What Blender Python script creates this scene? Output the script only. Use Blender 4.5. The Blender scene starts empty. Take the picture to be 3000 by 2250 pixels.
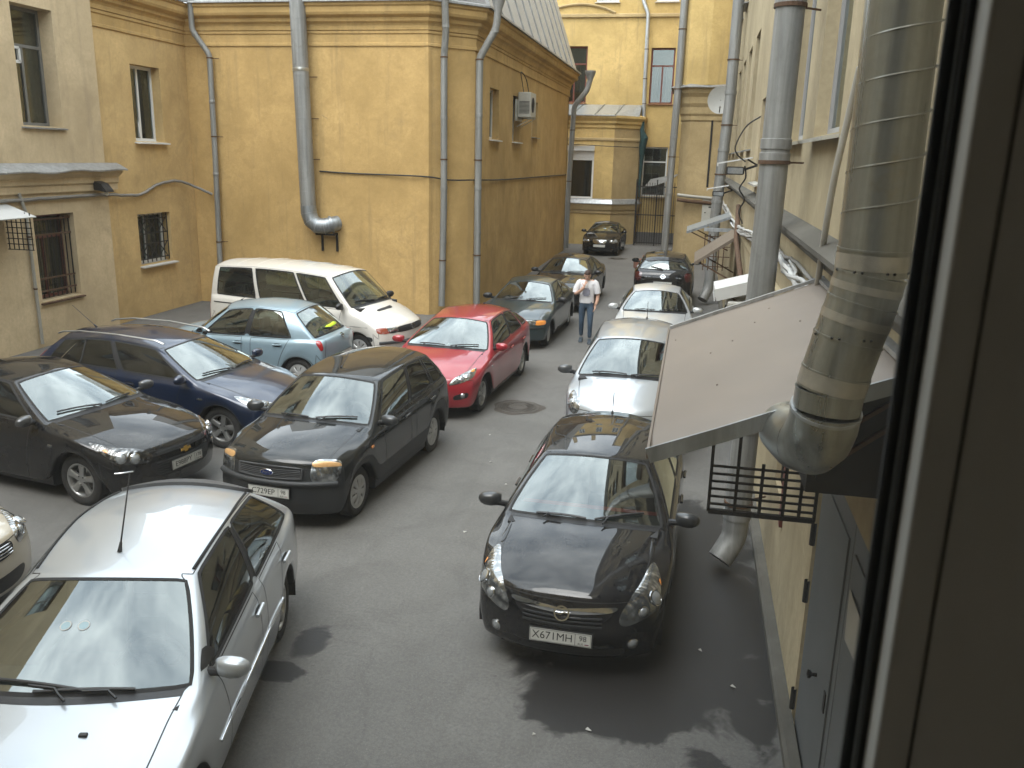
import bpy, bmesh, math, random
import numpy as np
from mathutils import Vector, Matrix
from mathutils.bvhtree import BVHTree

# ============================================================ CAMERA, SKY, SUN, EXPOSURE
CAM_H = 4.28
def _cam():
    f = 2516.; P = np.array([1500., 1125.]); VV = np.array([1270., 10600.]); VY = np.array([2045., 470.])
    un = lambda v: v / np.linalg.norm(v)
    dn = un(np.array([*(VV - P), f])); fy = np.array([*(VY - P), f]); fy = un(fy - fy.dot(dn) * dn)
    rx = np.cross(dn, fy); rx = rx if rx[0] > 0 else -rx
    M = np.stack([un(rx), fy, -dn])
    c = bpy.data.cameras.new('camera'); o = bpy.data.objects.new('camera', c); bpy.context.scene.collection.objects.link(o)
    c.sensor_width = 36.; c.lens = 36. * f / 3000.; c.clip_start = .02; c.clip_end = 400.
    o.matrix_world = Matrix(((M[0, 0], -M[0, 1], -M[0, 2], 0), (M[1, 0], -M[1, 1], -M[1, 2], 0), (M[2, 0], -M[2, 1], -M[2, 2], CAM_H), (0, 0, 0, 1)))
    bpy.context.scene.camera = o
    c.dof.use_dof = True; c.dof.focus_distance = 11.; c.dof.aperture_fstop = 9.
_cam()

SUN_EL, SUN_AZ = math.radians(62), math.radians(196)      # azimuth clockwise from +Y
def _sky():
    sc = bpy.context.scene
    w = bpy.data.worlds.new('World'); sc.world = w; w.use_nodes = True
    nt = w.node_tree; bg = nt.nodes['Background']
    sky = nt.nodes.new('ShaderNodeTexSky'); sky.sky_type = 'NISHITA'; sky.sun_disc = False
    sky.sun_elevation = SUN_EL; sky.sun_rotation = SUN_AZ; sky.air_density = 1.0; sky.dust_density = 3.0
    # overcast: the blue is veiled by uneven cloud
    hs = nt.nodes.new('ShaderNodeHueSaturation'); hs.inputs['Saturation'].default_value = .16
    nt.links.new(sky.outputs['Color'], hs.inputs['Color'])
    flat = nt.nodes.new('ShaderNodeMix'); flat.data_type = 'RGBA'; flat.inputs['Factor'].default_value = .7; flat.inputs['B'].default_value = (6.35, 7.0, 7.5, 1)
    nt.links.new(hs.outputs['Color'], flat.inputs['A'])
    tc = nt.nodes.new('ShaderNodeTexCoord'); mp = nt.nodes.new('ShaderNodeMapping'); mp.inputs['Scale'].default_value = (1, 1, 1.6)
    nt.links.new(tc.outputs['Generated'], mp.inputs['Vector'])
    ns = nt.nodes.new('ShaderNodeTexNoise'); ns.inputs['Scale'].default_value = 3.2; ns.inputs['Detail'].default_value = 7; ns.inputs['Roughness'].default_value = .58
    nt.links.new(mp.outputs['Vector'], ns.inputs['Vector'])
    cr = nt.nodes.new('ShaderNodeValToRGB'); cr.color_ramp.elements[0].position = .32; cr.color_ramp.elements[1].position = .68
    cr.color_ramp.elements[0].color = (.55, .585, .63, 1); cr.color_ramp.elements[1].color = (1.32, 1.30, 1.27, 1)
    nt.links.new(ns.outputs['Fac'], cr.inputs['Fac'])
    mx = nt.nodes.new('ShaderNodeMix'); mx.data_type = 'RGBA'; mx.blend_type = 'MULTIPLY'; mx.inputs['Factor'].default_value = 1.
    nt.links.new(flat.outputs['Result'], mx.inputs['A']); nt.links.new(cr.outputs['Color'], mx.inputs['B'])
    nt.links.new(mx.outputs['Result'], bg.inputs['Color']); bg.inputs['Strength'].default_value = .15
    l = bpy.data.lights.new('sun', 'SUN'); l.energy = .5; l.angle = math.radians(40); l.color = (1, .96, .9)
    o = bpy.data.objects.new('sun', l); sc.collection.objects.link(o)
    d = Vector((math.cos(SUN_EL) * math.sin(SUN_AZ), math.cos(SUN_EL) * math.cos(SUN_AZ), math.sin(SUN_EL)))
    o.rotation_euler = d.to_track_quat('Z', 'Y').to_euler(); o.location = d * 60
    vs = sc.view_settings; vs.view_transform = 'Standard'; vs.look = 'None'; vs.gamma = 1.; vs.use_curve_mapping = False; vs.exposure = 1.9
    sc.render.engine = 'CYCLES'; sc.cycles.use_denoising = True; sc.cycles.use_adaptive_sampling = True; sc.cycles.adaptive_threshold = .025
    sc.cycles.max_bounces = 12; sc.cycles.diffuse_bounces = 4; sc.cycles.glossy_bounces = 4; sc.cycles.transparent_max_bounces = 16; sc.cycles.transmission_bounces = 6
    sc.cycles.sample_clamp_indirect = 8.; sc.cycles.caustics_reflective = False; sc.cycles.caustics_refractive = False
_sky()
# ============================================================ HELPERS
SC = bpy.context.scene
COL = SC.collection
random.seed(7)
MATS = {}

def nodes_mat(name):
    m = bpy.data.materials.new(name); m.use_nodes = True
    nt = m.node_tree
    return m, nt, nt.nodes['Principled BSDF'], nt.nodes['Material Output']

def N(nt, typ, **kw):
    n = nt.nodes.new(typ)
    for k, v in kw.items():
        if k in ('operation', 'blend_type', 'data_type', 'noise_dimensions', 'feature', 'distance', 'wave_type', 'bands_direction', 'use_clamp', 'noise_type', 'normalize'):
            setattr(n, k, v)
        else:
            n.inputs[k].default_value = v
    return n

def ramp(nt, fac, stops):
    r = nt.nodes.new('ShaderNodeValToRGB')
    cr = r.color_ramp
    while len(cr.elements) < len(stops): cr.elements.new(.5)
    for e, (pos, c) in zip(cr.elements, stops):
        e.position = pos; e.color = (c, c, c, 1) if isinstance(c, (int, float)) else (*c, 1)
    nt.links.new(fac, r.inputs['Fac'])
    return r.outputs['Color']

def mixc(nt, fac, a, b, mode='MIX'):
    n = nt.nodes.new('ShaderNodeMix'); n.data_type = 'RGBA'; n.blend_type = mode
    for sock, v in ((n.inputs['Factor'], fac), (n.inputs['A'], a), (n.inputs['B'], b)):
        if hasattr(v, 'is_linked') or hasattr(v, 'links'): nt.links.new(v, sock)
        elif isinstance(v, (int, float)): sock.default_value = v
        else: sock.default_value = (*v, 1)
    return n.outputs['Result']

def ObjCo(nt, scale=(1, 1, 1), kind='Object'):
    tc = nt.nodes.new('ShaderNodeTexCoord'); mp = nt.nodes.new('ShaderNodeMapping')
    mp.inputs['Scale'].default_value = scale
    nt.links.new(tc.outputs[kind], mp.inputs['Vector'])
    return mp.outputs['Vector']

def noise(nt, vec, scale, detail=4, rough=.55, dist=0.):
    n = nt.nodes.new('ShaderNodeTexNoise')
    n.inputs['Scale'].default_value = scale; n.inputs['Detail'].default_value = detail
    n.inputs['Roughness'].default_value = rough; n.inputs['Distortion'].default_value = dist
    nt.links.new(vec, n.inputs['Vector'])
    return n.outputs['Fac']

def bump(nt, bsdf, h, strength=.3, dist=.01):
    b = nt.nodes.new('ShaderNodeBump'); b.inputs['Strength'].default_value = strength; b.inputs['Distance'].default_value = dist
    nt.links.new(h, b.inputs['Height']); nt.links.new(b.outputs['Normal'], bsdf.inputs['Normal'])

def simple(name, col, rough=.5, metal=0., spec=.5, coat=0., vary=.12, scale=6., bumps=0.):
    if name in MATS: return MATS[name]
    m, nt, b, o = nodes_mat(name)
    vec = ObjCo(nt)
    n = noise(nt, vec, scale, 5)
    c = mixc(nt, n, tuple(x * (1 - vary) for x in col), tuple(min(1, x * (1 + vary)) for x in col))
    nt.links.new(c, b.inputs['Base Color'])
    b.inputs['Roughness'].default_value = rough; b.inputs['Metallic'].default_value = metal
    b.inputs['Specular IOR Level'].default_value = spec; b.inputs['Coat Weight'].default_value = coat
    if bumps: bump(nt, b, noise(nt, vec, scale * 8, 4), bumps, .005)
    MATS[name] = m
    return m

# ---------- raw geometry: every function returns (verts, faces)
def g_box(x0, x1, y0, y1, z0, z1):
    v = [(x0, y0, z0), (x1, y0, z0), (x1, y1, z0), (x0, y1, z0), (x0, y0, z1), (x1, y0, z1), (x1, y1, z1), (x0, y1, z1)]
    return v, [(3, 2, 1, 0), (4, 5, 6, 7), (0, 1, 5, 4), (1, 2, 6, 5), (2, 3, 7, 6), (3, 0, 4, 7)]

def g_bar(a, b, wx, wz, upv=(0, 0, 1)):
    a, b = Vector(a), Vector(b); d = (b - a).normalized(); up = Vector(upv)
    s = d.cross(up)
    if s.length < 1e-4: s = d.cross(Vector((1, 0, 0)))
    s.normalize(); u = s.cross(d).normalized()
    v = []
    for q in (a, b):
        for i, j in ((-1, -1), (1, -1), (1, 1), (-1, 1)): v.append(tuple(q + s * (i * wx / 2) + u * (j * wz / 2)))
    return v, [(0, 1, 2, 3)[::-1], (4, 5, 6, 7), (0, 1, 5, 4), (1, 2, 6, 5), (2, 3, 7, 6), (3, 0, 4, 7)]

def g_tube(path, rad, seg=10, cap=True, squash=None):
    pts = [Vector(q) for q in path]
    rads = rad if isinstance(rad, (list, tuple)) else [rad] * len(pts)
    v, f = [], []
    t0 = (pts[1] - pts[0]).normalized()
    ref = Vector((0, 0, 1)) if abs(t0.z) < .9 else Vector((1, 0, 0))
    s = t0.cross(ref).normalized()
    for i, q in enumerate(pts):
        t = ((pts[min(i + 1, len(pts) - 1)] - q).normalized() + (q - pts[max(i - 1, 0)]).normalized())
        if t.length < 1e-6: t = t0
        t.normalize()
        s = (s - t * s.dot(t)).normalized(); u = t.cross(s)
        for k in range(seg):
            a = 2 * math.pi * k / seg
            v.append(tuple(q + (s * math.cos(a) + u * math.sin(a) * (squash or 1)) * rads[i]))
    for i in range(len(pts) - 1):
        for k in range(seg):
            k2 = (k + 1) % seg
            f.append((i * seg + k, i * seg + k2, (i + 1) * seg + k2, (i + 1) * seg + k))
    if cap:
        f.append(tuple(range(seg))[::-1]); f.append(tuple((len(pts) - 1) * seg + k for k in range(seg)))
    return v, f

def g_lathe(prof, seg=24, axis='Z'):
    v, f = [], []
    for r, h in prof:
        for k in range(seg):
            a = 2 * math.pi * k / seg
            c, s_ = r * math.cos(a), r * math.sin(a)
            v.append((c, s_, h) if axis == 'Z' else (c, h, s_) if axis == 'Y' else (h, c, s_))
    for i in range(len(prof) - 1):
        for k in range(seg):
            k2 = (k + 1) % seg
            f.append((i * seg + k, i * seg + k2, (i + 1) * seg + k2, (i + 1) * seg + k))
    return v, f

def g_prism(poly, h0, h1, axes='xyz'):
    """polygon in the plane of the first two axes, pushed from h0 to h1 along the third"""
    n = len(poly); v = []
    for h in (h0, h1):
        for a, b in poly:
            q = {axes[0]: a, axes[1]: b, axes[2]: h}
            v.append((q['x'], q['y'], q['z']))
    f = [tuple(range(n))[::-1], tuple(range(n, 2 * n))] + [(i, (i + 1) % n, n + (i + 1) % n, n + i) for i in range(n)]
    return v, f

def g_sweep(profile, path, closed=False):
    """profile points (out, z) swept along a plan polyline [(x,y)], out = to the right of travel, mitred"""
    pts = [Vector((a, b)) for a, b in path]; n = len(pts); v, f = [], []
    for i, q in enumerate(pts):
        d0 = (q - pts[i - 1]).normalized() if i else (pts[1] - q).normalized()
        d1 = (pts[i + 1] - q).normalized() if i < n - 1 else d0
        n0, n1 = Vector((d0.y, -d0.x)), Vector((d1.y, -d1.x))
        m = (n0 + n1); m = m / max(.2, m.dot(n0)) if m.length > 1e-6 else n0
        for o, z in profile: v.append((q.x + m.x * o, q.y + m.y * o, z))
    k = len(profile)
    for i in range(n - 1):
        for j in range(k - 1):
            f.append((i * k + j, (i + 1) * k + j, (i + 1) * k + j + 1, i * k + j + 1))
    return v, f

def g_xf(g, mat):
    v, f = g
    return [tuple(mat @ Vector(q)) for q in v], f

def g_join(*gs):
    v, f = [], []
    for a, b in gs:
        o = len(v); v += list(a); f += [tuple(i + o for i in q) for q in b]
    return v, f

def mesh_of(name, parts, smooth=False, angle=None, recalc=True):
    """parts: list of (geom, material) -> mesh data"""
    me = bpy.data.meshes.new(name)
    v, f, mi, mats = [], [], [], []
    for g, m in parts:
        if m not in mats: mats.append(m)
        o = len(v); v += list(g[0])
        for q in g[1]: f.append(tuple(i + o for i in q)); mi.append(mats.index(m))
    me.from_pydata(v, [], f)
    for m in mats: me.materials.append(m)
    me.polygons.foreach_set('material_index', mi)
    if recalc:
        bm = bmesh.new(); bm.from_mesh(me); bmesh.ops.recalc_face_normals(bm, faces=bm.faces)
        bm.to_mesh(me); bm.free()
    if smooth:
        me.polygons.foreach_set('use_smooth', [True] * len(me.polygons))
        if angle: me.set_sharp_from_angle(angle=math.radians(angle))
    me.update()
    return me

def link(name, me, parent=None, loc=None, rot=None, scale=None):
    o = bpy.data.objects.new(name, me); COL.objects.link(o)
    if parent is not None: o.parent = parent
    if loc is not None: o.location = loc
    if rot is not None: o.rotation_euler = rot
    if scale is not None: o.scale = scale
    return o

def mk(name, g, m, parent=None, smooth=False, angle=40, **kw):
    parts = g if isinstance(g, list) and g and isinstance(g[0], tuple) and isinstance(g[0][1], bpy.types.Material) else [(g, m)]
    return link(name, mesh_of(name, parts, smooth, angle if smooth else None), parent, **kw)

def thing(name, label, cat, loc=(0, 0, 0), rz=0., group=None):
    o = bpy.data.objects.new(name, None); COL.objects.link(o)
    o.location = loc; o.rotation_euler = (0, 0, rz); o.empty_display_size = .2
    return tag(o, label, cat, group)

def tag(o, label, cat, group=None):
    o['label'] = label; o['category'] = cat
    if group: o['group'] = group
    return o

def structure(o):
    o['kind'] = 'structure'; return o

def bevel_mod(o, w=.01, seg=2):
    b = o.modifiers.new('bevel', 'BEVEL'); b.width = w; b.segments = seg; b.limit_method = 'ANGLE'
    return o

def empty(name, parent, loc=(0, 0, 0), rot=(0, 0, 0)):
    o = bpy.data.objects.new(name, None); COL.objects.link(o); o.parent = parent; o.location = loc; o.rotation_euler = rot
    return o

def text_mesh(txt, size, extrude=.0006):
    cu = bpy.data.curves.new('lettering', 'FONT'); cu.body = txt; cu.size = size; cu.extrude = extrude
    cu.align_x = 'CENTER'; cu.align_y = 'CENTER'; cu.resolution_u = 3
    o = bpy.data.objects.new('lettering_tmp', cu); COL.objects.link(o)
    dg = bpy.context.evaluated_depsgraph_get()
    me = bpy.data.meshes.new_from_object(o.evaluated_get(dg))
    bpy.data.objects.remove(o)
    return me
# ============================================================ CARS
def lerp(a, b, t): return a + (b - a) * t

CAR0 = dict(L=4.2, W=1.76, H=1.47, fo=.86, wb=2.6, r=.30, zs=.24, zf=.22,
            hf=(.20, .74), cw=(1.0, 1.0), rf=(1.8, 1.42), rr=(3.6, 1.41), tb=(4.0, 1.04), de=(4.1, .98),
            belt=(.93, .99), rw=.58, round=.14, doors=(1.42, 2.42, 3.25), quarter=None, five=True,
            hoodcrown=.05, cwin=.66, bulge=.03, tail=.10, nose=.10, rr_round=.10)

def car_cage(p):
    L, w, H, fo, wb, r = p['L'], p['W'] / 2, p['H'], p['fo'], p['wb'], p['r']
    ar = 1.10 * (r + .055)
    ax = fo + wb
    N = 16
    dl = [.30, fo - ar, fo - .72 * ar, fo, fo + .72 * ar, fo + ar]
    dA, dB, dC = p['doors']
    dl += [max(dA, fo + ar + .05), lerp(dA, dB, .5), dB - .04, dB + .06, lerp(dB, ax - ar, .55), ax - ar, ax - .72 * ar, ax, ax + .72 * ar,
           min(ax + ar, L - .30), L - .22]
    cwd, cwz = p['cw']
    c5 = cwd + .2
    tbd, tbz = p['tb']
    b14 = tbd - .10
    bl = [.38] + [lerp(.38, c5, t) for t in (.2, .4, .6, .8)] + [c5, c5 + p.get('winA', .12), lerp(c5 + .12, dB, .5), dB - .038, dB + .038, lerp(dB, dC, .5), dC,
          dC + .09, None, b14, lerp(b14, L - .16, .55), L - .16]
    bl[13] = lerp(bl[12], b14, p.get('qf', .72))
    zb0, zb1 = p['belt']
    hfd, hfz = p['hf']
    ded, dez = p['de']
    def beltz(k):
        if k <= 5: return lerp(hfz - .05, zb0, (k / 5) ** .7)
        if k <= 14: return lerp(zb0, zb1, (bl[k] - bl[5]) / (bl[14] - bl[5]))
        return lerp(min(zb1, tbz), dez - .03, (k - 14) / 2)
    def plan(d):
        e = 0.
        if d < 1.05: e = p['round'] * ((1.05 - d) / 1.05) ** 2
        q = L - d
        if q < 1.0: e = max(e, p['rr_round'] * ((1.0 - q) / 1.0) ** 2)
        return w * (1 - e)
    arch = {1: 0, 2: 1, 3: 1.02, 4: 1, 5: 0, 11: 0, 12: 1, 13: 1.02, 14: 1, 15: 0}
    P = {}
    for k in range(N + 1):
        zb = beltz(k)
        zl = p['zs'] if 1 <= k <= 15 else p['zf']
        if k in arch:
            a = arch[k]
            zl = p['zs'] if a == 0 else (r + .72 * ar if a == 1 else r + ar)
        mid = 6 <= k <= 10
        fr = (0, .0, .32, .66, .90, 1.)
        for row in range(1, 6):
            z = lerp(zl, zb, fr[row])
            if k in (0, 16):
                z = (0, p['zf'], .40, .56, lerp(.56, zb, .75), zb)[row]
            wt = fr[row] ** 1.5
            d = lerp(dl[k], bl[k], wt)
            off = (0, .045, .004, 0., .022, .07)[row]
            if k in arch and row == 1: off = .012 if arch[k] else .03
            if k in arch and row == 2: off = -.008
            if k < 5 and row == 5: off = .10
            if k > 14 and row == 5: off = .09
            y = plan(d) - off
            P['S', k, row] = np.array([d, y, z])
        q = P['S', k, 1]
        inn = .10 if k in arch else .05
        P['S', k, 0] = q + np.array([0, -inn, .0 if k in arch else .015])
    fj = (0, .48, .945, 1.)
    # fascia front / rear
    for key, k, sgn in (('F', 0, 1), ('T', 16, -1)):
        for row in range(0, 6):
            c = P['S', k, row]
            for j in range(3):
                f = fj[j]
                if sgn > 0:
                    d0 = (.10, .06, 0., .01, .02 + .3 * p['nose'], hfd * .62)[row]
                    d = lerp(d0, c[0], f ** 3.2 * .92) if j < 3 else c[0]
                    z = c[2] + ((hfz - c[2]) * (1 - f ** 2) if row == 5 else 0)
                    if row == 4: z = lerp(.56, hfz, .72)
                else:
                    d0 = L - (.10, .05, 0., .02, .02 + .3 * p['tail'], max(.05, L - ded))[row]
                    d = lerp(d0, c[0], f ** 3.2 * .92)
                    z = c[2] + ((dez - c[2]) * (1 - f ** 2) if row == 5 else 0)
                P[key, row, j] = np.array([d, f * c[1], z])
            P[key, row, 3] = c
    # hood
    S = lambda k, row: P['S', k, row]
    for k in range(0, 6):
        g = (bl[k] - bl[0]) / (bl[5] - bl[0])
        e = S(k, 5)
        P['H', k, 3] = e
        for j in range(3):
            f = fj[j]
            if k == 0: P['H', k, j] = P['F', 5, j]; continue
            dc = lerp(P['F', 5, 0][0], cwd, g)
            zc = lerp(hfz, cwz, g ** p.get('hoodpow', .75)) + p['hoodcrown'] * .4 * math.sin(math.pi * g)
            z = lerp(zc, e[2], f ** 3)
            P['H', k, j] = np.array([lerp(dc, e[0], f ** 2), f * e[1], z])
    # greenhouse
    rfd, rfz = p['rf']; rrd, rrz = p['rr']
    rw = p['rw']
    rfc, rrc = rfd + .13, rrd - .08
    tl = (0, .04, .5, .955, 1.)
    Rz = lambda t: lerp(rfz, rrz, t) + (H - max(rfz, rrz) + .012) * 4 * t * (1 - t) * 1.0
    R = {}
    for k in range(5, 15):
        t = (bl[k] - bl[5]) / (bl[14] - bl[5])
        d = lerp(rfc, rrc, t)
        y = rw * (1 - .07 * (1 - t) ** 3 - p.get('rtaper', .06) * t ** 3)
        R[k] = np.array([d, y, Rz(t) - p.get('railDrop', .075)])
        b = S(k, 5)
        for l in range(5):
            q = lerp(b, R[k], tl[l])
            q = q + np.array([0, p['bulge'] * 4 * tl[l] * (1 - tl[l]), 0])
            P['G', k, l] = q
        for j in range(3):
            f = fj[j]
            dc = lerp(rfd, rrd, t)
            P['R', k, j] = np.array([lerp(dc, d, f ** 2), f * y, lerp(Rz(t), R[k][2], f ** (2.6 if j == 2 else 2.2))])
        P['R', k, 3] = R[k]
    for key, k, cd, cz, td, tz, bx in (('W', 5, cwd, cwz, rfd, rfz, .02), ('B', 14, tbd, tbz, rrd, rrz, .03)):
        for l in range(5):
            e = P['G', k, l]
            t = tl[l]
            bump = 4 * t * (1 - t)
            sg = -1 if key == 'W' else 1
            dc = lerp(cd, td, t) + sg * bx * bump
            zc = lerp(cz, tz, t) + (p.get('wsbulge', .03) if key == 'W' else p.get('rwbulge', .03)) * bump
            for j in range(3):
                f = fj[j]
                y = f * (e[1] - .01)
                P[key, l, j] = np.array([lerp(dc, e[0], f ** 2), y, lerp(zc, e[2], f ** 2)])
            P[key, l, 3] = e
        for j in range(3):
            P[key, 4, j] = P['R', k, j]
    for j in range(3): P['W', 0, j] = P['H', 5, j]
    # deck
    for k in (14, 15, 16):
        e = S(k, 5); P['D', k, 3] = e
        for j in range(3):
            if k == 14: P['D', k, j] = P['B', 0, j]
            elif k == 16: P['D', k, j] = P['T', 5, j]
            else:
                f = fj[j]; g = .55
                q = lerp(P['B', 0, j], P['T', 5, j], g)
                q = q + np.array([0, 0, .02]); P['D', k, j] = q
    faces = []
    def quad(a, b, c, d, reg): faces.append(((a, b, c, d), reg))
    for k in range(N):
        for row in range(0, 5):
            reg = 'body'
            if row == 0: reg = 'lip'
            elif k == 0 and row <= 2: reg = 'front_bumper'
            elif k == 15 and row <= 2: reg = 'rear_bumper'
            elif 6 <= k <= 7: reg = 'door_front'
            elif k == 8: reg = 'door_front' if not p['five'] else 'body'
            elif 9 <= k <= 10 and p['five']: reg = 'door_rear'
            elif k == 11 and p['five'] and row >= 2: reg = 'body'
            if reg in ('body', 'door_front', 'door_rear') and row == 1 and p.get('clad') and 1 <= k <= 14: reg = 'cladding'
            quad(('S', k, row), ('S', k, row + 1), ('S', k + 1, row + 1), ('S', k + 1, row), reg)
    for k in range(5, 14):
        for l in range(4):
            reg = 'body'
            if l in (1, 2):
                if 6 <= k <= 7: reg = 'win_front'
                elif k == 8: reg = 'pillar' if p.get('five') or p.get('bblack') else 'body'
                elif 9 <= k <= 10: reg = 'win_rear'
                elif p['quarter'] == 'glass' and k == 12: reg = 'win_quarter'
                elif p['quarter'] == 'wide' and 11 <= k <= 12: reg = 'win_quarter'
                elif p['quarter'] == 'joined' and 11 <= k <= 12: reg = 'win_rear' if k == 11 else 'win_rear'
            if p.get('fullpillar') and k in (8,) and l in (1, 2): reg = 'body'
            quad(('G', k, l), ('G', k, l + 1), ('G', k + 1, l + 1), ('G', k + 1, l), reg)
    for j in range(3):
        for row in range(0, 5):
            quad(('F', row, j + 1), ('F', row, j), ('F', row + 1, j), ('F', row + 1, j + 1), 'lip' if row == 0 else 'front_bumper' if row <= 3 else 'hood' if j < 2 else 'body')
            reg = 'lip' if row == 0 else 'rear_bumper' if row <= 2 else 'tailgate' if j < 2 else 'body'
            quad(('T', row, j), ('T', row, j + 1), ('T', row + 1, j + 1), ('T', row + 1, j), reg)
        for k in range(5):
            quad(('H', k, j), ('H', k + 1, j), ('H', k + 1, j + 1), ('H', k, j + 1), 'hood' if j < 2 else 'body')
        for k in range(5, 14):
            quad(('R', k, j), ('R', k + 1, j), ('R', k + 1, j + 1), ('R', k, j + 1), p.get('roofreg', 'roof'))
        for l in range(4):
            reg = 'body'
            if j < 2:
                reg = 'cowl' if l == 0 else 'windshield' if l < 3 else 'roof'
            elif l == 0: reg = 'body'
            quad(('W', l, j), ('W', l + 1, j), ('W', l + 1, j + 1), ('W', l, j + 1), reg)
            reg = 'tailgate' if j < 2 else 'body'
            if j < 2 and l in (1, 2): reg = 'rear_window'
            if p.get('norear'): reg = 'body'
            quad(('B', l, j + 1), ('B', l + 1, j + 1), ('B', l + 1, j), ('B', l, j), reg)
        for k in (14, 15):
            quad(('D', k, j), ('D', k + 1, j), ('D', k + 1, j + 1), ('D', k, j + 1), 'tailgate' if j < 2 else 'body')
    xo = fo + wb / 2
    vid, verts, out, regs = {}, [], [], []
    def vv(key, s):
        q = P[key] if key in P else None
        x, y, z = xo - q[0], s * q[1], q[2]
        kk = (round(x, 4), round(y, 4), round(z, 4))
        if kk not in vid: vid[kk] = len(verts); verts.append((x, y, z))
        return vid[kk]
    for keys, reg in faces:
        for s in (1, -1):
            ids = [vv(k, s) for k in keys]
            ids2 = []
            for i in ids:
                if i not in ids2: ids2.append(i)
            if len(ids2) < 3: continue
            if s > 0: ids2 = ids2[::-1]
            out.append(ids2); regs.append(reg + ('.L' if s > 0 else '.R') if reg.startswith(('win_', 'door')) else reg)
    return verts, out, regs, P, xo
def paint(name, col, metal=.3, rough=.32, coat=1., dirt=.35):
    """car paint: flake grain under a clear coat with a thin uneven film of road dust"""
    m, nt, b, o = nodes_mat(name)
    vec = ObjCo(nt)
    fl = noise(nt, vec, 900, 1)
    c = mixc(nt, ramp(nt, fl, [(.35, 0.), (.65, 1.)]), tuple(x * .86 for x in col), tuple(min(1, x * 1.14) for x in col))
    d = ramp(nt, noise(nt, vec, 2.6, 8, .68), [(.42, 0.), (.8, 1.)])
    c2 = mixc(nt, d, c, tuple(lerp(x, y, dirt * .14) for x, y in zip(col, (.30, .27, .23))))
    nt.links.new(c2, b.inputs['Base Color'])
    b.inputs['Metallic'].default_value = metal; b.inputs['Roughness'].default_value = rough if metal > .05 else .6
    b.inputs['Specular IOR Level'].default_value = .5 if metal > .05 else .1
    b.inputs['Coat Weight'].default_value = coat
    cr = ramp(nt, noise(nt, vec, 5, 8, .7), [(.35, .008), (.8, .012 + .10 * dirt)])
    nt.links.new(cr, b.inputs['Coat Roughness'])
    bump(nt, b, noise(nt, vec, 70, 2), .02, .002)
    return m

def glass_mat(name, tint, refl=1.15, base=.03):
    m, nt, b, o = nodes_mat(name)
    nt.nodes.remove(b)
    tr = nt.nodes.new('ShaderNodeBsdfTransparent'); tr.inputs['Color'].default_value = (*tint, 1)
    gl = nt.nodes.new('ShaderNodeBsdfGlossy'); gl.inputs['Roughness'].default_value = .01
    gl.inputs['Color'].default_value = (.93, 1., .985, 1)
    fr = nt.nodes.new('ShaderNodeFresnel'); fr.inputs['IOR'].default_value = 1.52
    vec = ObjCo(nt)
    film = ramp(nt, noise(nt, vec, 3.5, 6, .65), [(.3, 0.), (.8, .05)])
    mm = N(nt, 'ShaderNodeMath', operation='MULTIPLY_ADD'); nt.links.new(fr.outputs[0], mm.inputs[0])
    mm.inputs[1].default_value = refl; mm.inputs[2].default_value = base
    mx = nt.nodes.new('ShaderNodeMixShader'); nt.links.new(mm.outputs[0], mx.inputs[0])
    df = nt.nodes.new('ShaderNodeBsdfDiffuse'); df.inputs['Color'].default_value = (.55, .52, .46, 1)
    mx0 = nt.nodes.new('ShaderNodeMixShader'); nt.links.new(film, mx0.inputs[0])
    nt.links.new(tr.outputs[0], mx0.inputs[1]); nt.links.new(df.outputs[0], mx0.inputs[2])
    nt.links.new(mx0.outputs[0], mx.inputs[1]); nt.links.new(gl.outputs[0], mx.inputs[2])
    nt.links.new(mx.outputs[0], o.inputs['Surface'])
    return m

M_GLASS = glass_mat('car_glass_clear', (.46, .56, .53), 2.1, .075)
M_GLASSD = glass_mat('car_glass_tinted', (.10, .12, .115), 1.15, .0)
M_BLACK = simple('black_plastic', (.012, .012, .013), .45)
M_TRIM = simple('dark_grey_plastic', (.028, .03, .032), .55, vary=.25)
M_RUBBER = simple('rubber', (.016, .016, .016), .8, vary=.3, scale=20)
M_TYRE = simple('tyre_rubber', (.022, .021, .02), .85, vary=.4, scale=14)
M_ALLOY = simple('alloy', (.42, .42, .41), .35, .85, vary=.25)
M_ALLOYD = simple('alloy_dusty', (.28, .28, .27), .45, .7, vary=.3)
M_HUB = simple('hubcap_silver', (.50, .50, .49), .4, .5, vary=.25)
M_CHROME = simple('chrome', (.72, .73, .74), .08, 1., vary=.05)
def lamp_mat(name, dark, light):
    m, nt, b, o = nodes_mat(name)
    vec = ObjCo(nt)
    wv = nt.nodes.new('ShaderNodeTexVoronoi'); wv.inputs['Scale'].default_value = 16.; nt.links.new(vec, wv.inputs['Vector'])
    fl = nt.nodes.new('ShaderNodeTexWave'); fl.inputs['Scale'].default_value = 9.; fl.inputs['Distortion'].default_value = 3.; nt.links.new(vec, fl.inputs['Vector'])
    c = mixc(nt, ramp(nt, wv.outputs['Distance'], [(.15, 0.), (.6, 1.)]), light, dark)
    c = mixc(nt, ramp(nt, fl.outputs['Fac'], [(.3, 0.), (.8, .5)]), c, dark)
    nt.links.new(c, b.inputs['Base Color']); b.inputs['Metallic'].default_value = .85; b.inputs['Roughness'].default_value = .14; b.inputs['Coat Weight'].default_value = 1.
    bump(nt, b, fl.outputs['Fac'], .25, .01)
    return m
M_LAMP = lamp_mat('lamp_reflector', (.22, .23, .23), (.74, .75, .74))
M_LAMPD = lamp_mat('lamp_dark_bezel', (.03, .03, .03), (.42, .42, .41))
M_LENS = simple('lamp_lens', (.30, .32, .33), .03, .35, spec=1., coat=1., vary=.3, scale=30)
M_ORANGE = simple('indicator_orange', (.75, .27, .05), .15, 0, coat=1., vary=.25, scale=30)
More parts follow.
